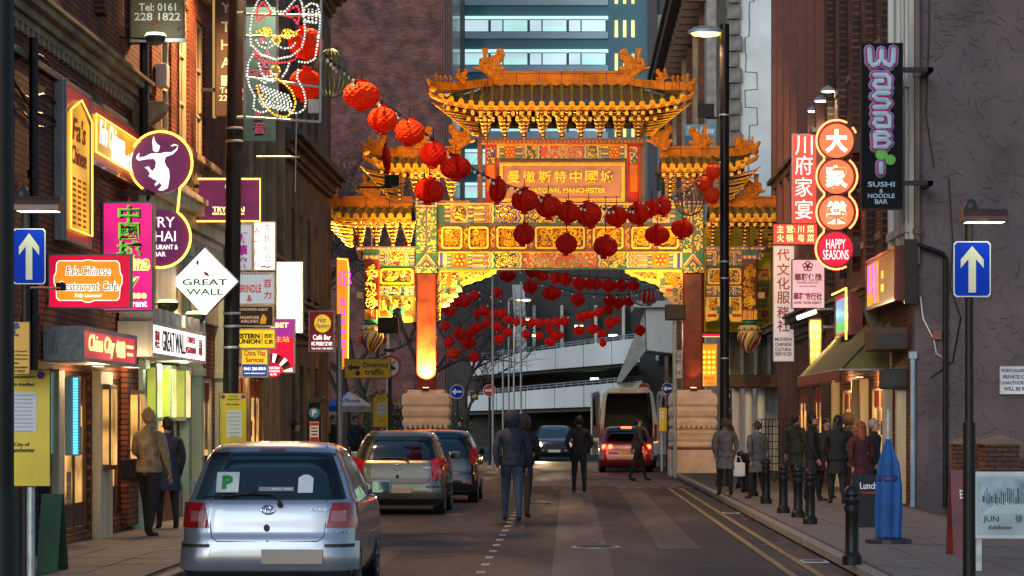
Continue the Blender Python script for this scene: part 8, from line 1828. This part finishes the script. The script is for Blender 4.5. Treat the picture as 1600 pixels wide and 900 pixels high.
# red hatchback with brake lights on
H4=[(z*1.0,a*1.06,y,f_+.4,r)for z,a,y,f_,r in HATCH]
c=Car("red_car","dark red hatchback with glowing brake lights behind the white van",W(979,0,83).x,83,0,redp,H4,L=4.1);c.body(60,(1.0,1.42,.7,.6));glasshouse(c,1.0,1.42,.7,.6,.64,2.7)
on=glow("lit_brake_lamp",(1,.06,.02),9);am=glow("lit_tail_lamp",(1,.03,.03),2.5)
for sg in(-1,1):
    c.patch('r',"tail_light",m_lens,lambda u,v:((-.86+u*.3)if sg<0 else(.86-(1-u)*.3),.72+.22*v),8,6,.012)
    for dx in(.72,.52):T=Matrix.Translation(c.rear(sg*dx,.84,.01))@FRONT;mb=MB(T);mb.disc(0,0,.075 if dx>.6 or sg<0 else .04,0,.02,0,16);mb.build("brake_lamp",on,c.t)
T=Matrix.Translation(c.rear(0,1.455,.01))@FRONT;mb=MB(T);mb.box(-.17,.17,-.04,.03,0,.02);mb.build("third_brake_light",on,c.t)
c.patch('r',"bumper",redp,lambda u,v:(-.86+1.72*u,.3+.28*v),20,6,.03,th=.04);mb=MB(FRONT);mb.box(c.X-.26,c.X+.26,.6,.71,-c.Y-.05,-c.Y-.02);mb.build("number_plate",mat("yellow_plate",(.5,.38,.08),.5),c.t)
c.wheels(2.55,.68,.31);c.mirrors(2.4,1.0,redp)
for sg in(-1,1):l=bpy.data.lights.new("brake_glow",'POINT');l.energy=6;l.color=(1,.05,.02);l.shadow_soft_size=.08;o=bpy.data.objects.new("brake_glow",l);SC.collection.objects.link(o);o.location=(c.X+sg*.72,c.Y-.15,.84)
# dark oncoming car with one lit headlight
H5=[(z*.97,a*1.05,y,f_+.3,r)for z,a,y,f_,r in HATCH]
c=Car("dark_car","dark oncoming car with one blazing headlight beyond the gate",W(866,0,106).x,106,0,darkblue,H5,L=3.95)
H5r=[(z,a,3.95-f_,3.95-y,r)for z,a,y,f_,r in H5];c.c=[[q[i]for q in H5r]for i in range(1,5)];c.body()
c.patch('r',"windscreen",m_carglass,lambda u,v:((-1+2*u)*(.7-.13*v),.99+.38*v),12,6,.006)
for sg in(-1,1):
    T=Matrix.Translation(c.rear(sg*.62,.66,.02))@FRONT;mb=MB(T);mb.disc(0,0,.11,-.03,.03,0,20);mb.build("headlight",glow("blazing_headlight",(1,.75,.35),90)if sg<0 else m_chrome,c.t)
c.patch('r',"grille",m_blackpl,lambda u,v:(-.4+.8*u,.4+.2*v),8,3,.02);mb=MB(FRONT);mb.box(c.X-.26,c.X+.26,.36,.47,-c.Y+.0,-c.Y+.06);mb.build("number_plate",m_white,c.t)
c.wheels(2.4,.75,.3)
spot("headlight_beam",(c.X-.6,c.Y-.2,.66),(c.X-1.0,c.Y-30,.0),500,(1,.75,.4),.9,.7,.08)
# white van, rear doors open
vx,vy=W(982,0,90).x,90.0;t=thing("white_van","tall silver white delivery van with both rear doors swung open beyond the red car","van",(vx,vy,0));m_van=mat("white_van_paint",(.42,.44,.46),.3,coat=.8,var=.05)
mb=MB()
w_,zt_,L_=1.0,2.82,5.6
pr=[(-w_,.45),(-w_,1.6),(-.93,2.3),(-.86,2.66),(-.7,2.8),(0,2.84),(.7,2.8),(.86,2.66),(.93,2.3),(w_,1.6),(w_,.45)];inn=[(x*.86,z if z>.5 else .72)for x,z in pr];inn=[(x,min(z,2.66))for x,z in inn]
T=Matrix.Translation((vx,vy,0))@FRONT;mb=MB(T)
n=len(pr)
def strip(a,b,d0,d1):
    for i in range(n-1):pass
mb.add([(x,z,0)for x,z in pr]+[(x,z,-L_*.72)for x,z in pr]+[(x,z,0)for x,z in inn]+[(x,z,-3.2)for x,z in inn],
       [(i,i+1,n+i+1,n+i)for i in range(n-1)]+[(2*n+i,3*n+i,3*n+i+1,2*n+i+1)for i in range(n-1)]+[(i,2*n+i,2*n+i+1,i+1)for i in range(n-1)]+[tuple(range(3*n,4*n)),tuple(range(n,2*n))]+[(0,n,2*n-1,n-1),(0,n-1,3*n-1,2*n),(2*n,3*n-1,4*n-1,3*n)])
mb.build("body",m_van,t,smooth=True,ang=30)
mb=MB(T);mb.poly([(x*.995,z*.995+.0)for x,z in inn],-3.3,-3.19);mb.box(-.85,.85,.73,.78,-3.2,-.02);mb.build("load_bay",m_dark,t)
for sg in(-1,1):mb=MB(T);mb.box(sg*.845,sg*.86,.75,2.5,-3.1,-.03);mb.build("bay_lining",m_wood,t)
mb=MB(T);mb.add([(-1,.45,-4.0),(1,.45,-4.0),(1,.45,-5.6),(-1,.45,-5.6),(-1,1.3,-4.0),(1,1.3,-4),(.95,1.15,-5.6),(-.95,1.15,-5.6),(-.85,2.6,-4.03),(.85,2.6,-4.03)],[(0,1,2,3),(0,3,7,4),(1,5,6,2),(3,2,6,7),(4,7,8),(5,9,6),(7,6,9,8)]);mb.build("cab",m_van,t)
for sg in(-1,1):
    a=math.radians(80);D=MB(Matrix.Translation((vx+sg*1.02,vy,0))@Matrix.Rotation(-sg*R(72),4,'Z')@FRONT)
    o_=[(0,.5),(sg*.94,.5),(sg*.94,2.5),(sg*.86,2.64),(sg*.2,2.72),(0,2.6)];i_=[(sg*.1,1.5),(sg*.84,1.5),(sg*.84,2.4),(sg*.78,2.52),(sg*.25,2.58),(sg*.1,2.5)]
    D.ring(o_,i_,-.03,.03);D.poly([(sg*.1,.6),(sg*.84,.6),(sg*.84,1.5),(sg*.1,1.5)],-.025,.025);dr=D.build("rear_door",m_van,t);D.v,D.f,D.m=[],[],[];D.poly([(x,z)for x,z in i_],-.008,.008);D.build("door_window",m_carglass,dr)
    D.v,D.f,D.m=[],[],[];D.tube([(sg*.15,1.0,.05),(sg*.8,1.0,.06)],.015,5);D.build("door_bar",m_galv,dr)
    mb=MB(T);mb.box(sg*.9,sg*.995,1.0,1.55,0,.02);mb.build("tail_light",m_lens,t);mb=MB(T);mb.box(sg*.9,sg*.995,.9,.97,0,.02);mb.build("tail_indicator",glow("van_amber",(1,.4,.02),1.6),t)
    for y in(1.2,4.6):
        mb=MB(Matrix.Translation((vx+sg*.88,vy+y,.36))@Matrix.Rotation(math.pi/2,4,'Y'));mb.lathe([(.2,-.12),(.34,-.12),(.36,-.08),(.36,.08),(.34,.12),(.2,.12)],(0,0,0),20);mb.build("wheel",m_tyre,t,smooth=True)
mb=MB(T);mb.box(-1,1,.3,.46,-.1,.1);mb.build("bumper",m_blackpl,t,bevel=.02);mb=MB(T);mb.box(-.3,.3,2.72,2.77,.01,.04);mb.build("third_brake_light",m_lens,t)
# ================================================================ PEOPLE
m_skin=mat("skin",(.42,.24,.17),.55,var=.06)
def person(lab,x,y,z0,h,face,top,legs,shoes,hair,pose="stand",hairlen=0,coat=False,bag=None,hood=None,step=.12,arm=(0,0),w=1.0,scarf=None,glasses=False,grp=None,bulk=1.0):
    """face: degrees the person turns, 0 looks at the camera, 180 away"""
    t=thing("person",lab,"person",(x,y,z0),grp);s=h/1.75
    V,E,Rr,Z=[],[],[],[]
    def add(p,r,zone,par=None):
        V.append(Vector(p));Rr.append(r if isinstance(r,tuple)else(r,r));Z.append(zone)
        if par is not None:E.append((par,len(V)-1))
        return len(V)-1
    B=bulk*1.13
    pel=add((0,0,.95),(.155*B,.115*B),'legs' if not coat else 'top');wa=add((0,-.005,1.1),(.145*B,.105*B),'top',pel);ch=add((0,-.01,1.27),(.165*B,.125*B),'top',wa);uc=add((0,0,1.4),(.15*B,.105*B),'top',ch)
    nk=add((0,-.01,1.5),.055,'top' if hood or scarf else 'skin',uc);jb=add((0,-.03,1.575),(.062,.075),'skin',nk);hd=add((0,-.015,1.65),(.078,.098),'skin',jb);tp=add((0,-.005,1.715),(.062,.075),'skin',hd)
    for sg in(-1,1):
        st=step*sg
        hp=add((sg*.09,0,.88),.098*B,'legs',pel);kn=add((sg*.105,-st*.55-.02,.5),.064*B,'legs',hp);an=add((sg*.11,-st+.02,.1),.046,'legs',kn);hl=add((sg*.11,-st+.0,.05),.045,'shoes',an);add((sg*.12,-st-.17,.035),(.038,.032),'shoes',hl)
        sh=add((sg*.165*B,0,1.41),.072*B,'top',uc)
        f=arm[0]if sg<0 else arm[1]      # 0 hanging, 1 forearm raised forward, 2 in pocket
        if f==1:el=add((sg*.235*B,-.02,1.14),.052*B,'top',sh);wr=add((sg*.14,-.23,1.18),.034,'top',el);hn=add((sg*.11,-.3,1.2),(.038,.022),'skin',wr);fd=Vector((-.1*sg,-.9,.25))
        elif f==2:el=add((sg*.27*B,.04,1.14),.052*B,'top',sh);wr=add((sg*.19,-.06,.95),.036,'top',el);hn=add((sg*.18,-.09,.9),(.038,.022),'skin',wr);fd=Vector((-.2*sg,-.3,-.9))
        else:el=add((sg*.225*B,.02+st*.4,1.13),.052*B,'top',sh);wr=add((sg*.235,-.03+st*.9,.9),.034,'top',el);hn=add((sg*.235,-.045+st*1.0,.84),(.02,.038),'skin',wr);fd=Vector((0,-.25,-.95))
        fd.normalize();hv=V[hn];sdv=fd.cross(Vector((1,0,0))).normalized()if f!=1 else Vector((1,0,0))
        for i,(o_,L_)in enumerate(((-.027,.062),(-.009,.075),(.01,.07),(.028,.055))):
            k=add(hv+sdv*o_+fd*.045,.0095,'skin',hn);k2=add(V[k]+fd*L_*.55,.009,'skin',k);add(V[k2]+(fd*.8+Vector((-sg*.5,0,0))).normalized()*L_*.45,.0075,'skin',k2)
        k=add(hv+sdv*-.038+fd*.005,.011,'skin',hn);add(V[k]+(fd*.6-sdv*.6).normalized()*.045,.009,'skin',k)
    me=bpy.data.meshes.new("body");me.from_pydata([tuple(v)for v in V],E,[]);ob=bpy.data.objects.new("body",me);SC.collection.objects.link(ob)
    sk=ob.modifiers.new("skin",'SKIN');sk.use_smooth_shade=True;sk.branch_smoothing=.35;me.skin_vertices[0].data[0].use_root=True
    for i,r in enumerate(Rr):me.skin_vertices[0].data[i].radius=r
    sb=ob.modifiers.new("sub",'SUBSURF');sb.levels=1;sb.render_levels=1
    bpy.context.view_layer.update();ev=ob.evaluated_get(bpy.context.evaluated_depsgraph_get());nm=bpy.data.meshes.new_from_object(ev);bpy.data.objects.remove(ob)
    zones=['skin','top','legs','shoes']
    for m_ in(m_skin,top,legs,shoes):nm.materials.append(m_)
    segs=[(V[a],V[b],Z[b],(sum(Rr[a])+sum(Rr[b]))/4)for a,b in E]
    for pl in nm.polygons:
        c_=pl.center;best=None
        for a,b,zz,r in segs:
            ab=b-a;u=max(0,min(1,(c_-a).dot(ab)/max(1e-9,ab.length_squared)));d=(c_-(a+ab*u)).length-r
            if best is None or d<best[0]:best=(d,zz)
        pl.material_index=zones.index(best[1]);pl.use_smooth=True
    body=bpy.data.objects.new("body",nm);SC.collection.objects.link(body);body.parent=t
    def part(mb,name,m_):o=mb.build(name,m_,None,smooth=True,ang=60);o.parent=t;return o
    mb=MB();mb.ball((0,.012,1.672),.107,12,0,1.05);mb.v=[Vector((v.x*.86,v.y if v.y>-.055 else-.055+(v.y+.055)*.35,v.z if v.z>1.6 or v.y>.02 else 1.6+(v.z-1.6)*.2))for v in mb.v]
    mb.v=[Vector((v.x,v.y+(.028 if v.z<1.69 and v.y<0 else 0),v.z))for v in mb.v]
    if hairlen:mb.lathe([(.03,1.43-hairlen),(.07,1.47-hairlen),(.095,1.52-hairlen*.5),(.1,1.6),(.085,1.7)],(0,.04,0),14,0,1,.66)
    mb.v=[v*(1+.0)+Vector((random.gauss(0,.009),random.gauss(0,.009),random.gauss(0,.011)))for v in mb.v]
    if not hood:part(mb,"hair",hair)
    if hood:mb=MB();mb.ball((0,.03,1.655),.14,12,0,1.05);mb.v=[Vector((v.x,max(v.y,-.045),v.z))for v in mb.v];part(mb,"hood",hood);mb=MB();mb.tube([(.115*math.cos(a*.5236),-.055,1.65+.13*math.sin(a*.5236))for a in range(12)],.028,6,0,True);part(mb,"fur_trim",mat("brown_fur",(.13,.08,.05),.9,bump=1,bs=60))
    mb=MB();mb.tube([(0,-.098,1.665),(0,-.122,1.63),(0,-.1,1.62)],.012,5);
    for sg in(-1,1):mb.ball((sg*.082,-.01,1.635),.02,6)
    part(mb,"nose_and_ears",m_skin)
    mb=MB()
    for sg in(-1,1):mb.ball((sg*.031,-.1,1.66),.011,6)
    mb.box(-.025,.025,-.107,-.095,1.592,1.6);part(mb,"eyes_and_mouth",mat("dark_features",(.03,.015,.012),.5))
    if glasses:
        mb=MB()
        for sg in(-1,1):mb.tube([(sg*.034+.022*math.cos(a*.7854),-.115,1.66+.016*math.sin(a*.7854))for a in range(8)],.004,4,0,True)
        part(mb,"glasses",m_dark)
    if coat:mb=MB();mb.lathe([(.225,.62),(.2,.8),(.175,1.0),(.16,1.12)],(0,0,0),18,0,1,.72);part(mb,"coat_skirt",top)
    mb=MB();mb.lathe([(.09,1.43),(.095,1.5),(.075,1.535)],(0,0,0),14,0,1,.85);part(mb,"collar",scarf or top)
    if coat or True:mb=MB();mb.lathe([(.168*B,.9),(.175*B,.96),(.165*B,1.06)],(0,0,0),18,0,1,.72);part(mb,"jacket_hem",top)
    t.scale=(s*w,s*w,s);t.rotation_euler=(0,0,R(face))
    if bag:
        bx_,m_,lb=bag;q=Matrix.Rotation(R(face),4,'Z')@Vector(bx_)*s;b=thing("handbag" if m_ is not m_white else "carrier_bag",lb,"bag",(x+q.x,y+q.y,z0+q.z-.17));mb=MB();o_=ORG[b]
        mb.box(o_.x-.15,o_.x+.15,y+q.y-.06,y+q.y+.06,o_.z,o_.z+.3);mb.build("bag_body",m_,b,bevel=.03);mb=MB();mb.tube([(o_.x-.08,y+q.y,o_.z+.3),(o_.x-.04,y+q.y,o_.z+.42),(o_.x+.04,y+q.y,o_.z+.42),(o_.x+.08,y+q.y,o_.z+.3)],.012,5);mb.build("handle",m_,b)
    return t
cl=lambda n,c:mat("cloth_"+n,c,.85,bump=1.0,bs=11,var=.35,vs=6)
blackc,navyc,jean,beige,greyc,brownc,oliv,oliv2,wine=cl("black",(.015,.015,.018)),cl("navy",(.02,.03,.06)),cl("denim",(.035,.06,.12)),cl("beige",(.3,.24,.17)),cl("grey",(.12,.12,.125)),cl("brown",(.07,.045,.035)),cl("green",(.12,.18,.04)),cl("moss",(.035,.04,.022)),cl("wine",(.07,.012,.015))
hb,hbl,hr_,hg=mat("hair_black",(.012,.01,.009),.5,bump=.6,bs=50),mat("hair_blond",(.38,.24,.1),.5,bump=.6,bs=50),mat("hair_red",(.28,.05,.02),.5,bump=.6,bs=50),mat("hair_grey",(.3,.3,.28),.5,bump=.6,bs=50)
pz=.112
X=lambda px,Y:W(px,0,Y).x
person("woman with blond hair in a beige coat standing at the green shop front",X(233,35),35,pz,1.74,150,beige,blackc,blackc,hbl,coat=False,bag=((.28,.02,.95),blackc,"black shoulder bag of the blond woman in beige"),arm=(0,1),bulk=1.05)
person("dark figure in a navy coat walking just behind the blond woman",X(262,37.5),37.5,pz,1.62,200,navyc,blackc,blackc,hb,coat=True)
person("man in dark jacket and jeans with fur trimmed hood walking away in the road",X(800,43.5),43.5,0,1.84,182,navyc,jean,blackc,hb,hood=navyc,step=.16,bulk=1.08)
person("companion in black beside the man in jeans carrying a pale bag",X(817,45),45,0,1.78,170,blackc,blackc,blackc,hb,hood=brownc,step=.2,arm=(1,1),bulk=1.05,bag=((.0,-.3,1.2),cl("fawn",(.3,.22,.14)),"fawn bundle held by the walker in black"))
person("man in black walking away near the middle of the road",X(905,61),61,0,1.78,185,blackc,blackc,blackc,hb,step=.14,arm=(2,2))
person("dark clad pedestrian crossing in front of the red car",X(997,72),72,0,1.74,90,brownc,blackc,blackc,hb,step=.22)
person("person in a grey coat with a green bag beside the farthest bollards",X(1133,54),54,pz,1.62,190,greyc,blackc,blackc,brownc,coat=True,bag=((-.3,0,.62),m_white,"white carrier bag of the person in the grey coat"),bulk=1.12)
person("person in dark grey next to the grey coated one",X(1183,51.5),51.5,pz,1.56,215,greyc,blackc,blackc,brownc,coat=True,bulk=1.1)
person("man with short black hair standing by the small one way sign",X(1138,77),77,pz,1.72,120,navyc,blackc,blackc,hb)
person("man with glasses in a dark jacket in the group on the right pavement",X(1270,50),50,pz,1.7,75,blackc,blackc,blackc,hb,glasses=True,bulk=1.2,coat=True)
person("stout man in a long black coat at the left of the right hand group",X(1243,57),57,pz,1.7,130,oliv2,blackc,blackc,hb,coat=True,bulk=1.2)
person("hooded figure in dark brown between the red haired woman and the dark haired one",X(1326,54),54,pz,1.72,120,brownc,blackc,blackc,hb,coat=True,hood=brownc,bulk=1.1)
person("dark haired woman facing the camera between the two men on the right",X(1291,52),52,pz,1.6,15,wine,blackc,blackc,hb,hairlen=.08,coat=True)
person("dark haired person seen from behind right of the man with glasses",X(1308,48.5),48.5,pz,1.66,185,blackc,blackc,blackc,hb,hairlen=.06,bulk=1.25,coat=True)
person("red haired woman in black seen from behind near the lunch board",X(1345,46),46,pz,1.55,205,wine,greyc,blackc,hr_,hairlen=.16,bulk=1.15,coat=True)
person("pale haired man behind the red haired woman",X(1362,47.2),46.8,pz,1.6,60,blackc,navyc,blackc,hg)
person("person in dark blue under the blue and white parasol",X(556,73),73,pz,1.68,20,navyc,blackc,blackc,hb)
person("person in black at the left edge of the parasol stall",X(520,72),72,pz,1.7,60,blackc,blackc,blackc,hb)
person("person with brown coat bending by the pay machine",X(462,55),55,pz,1.55,90,brownc,blackc,blackc,hb,coat=True)
person("dark figure walking below the round blue sign beyond the gate",X(718,88),88,0,1.7,30,navyc,blackc,blackc,hb)
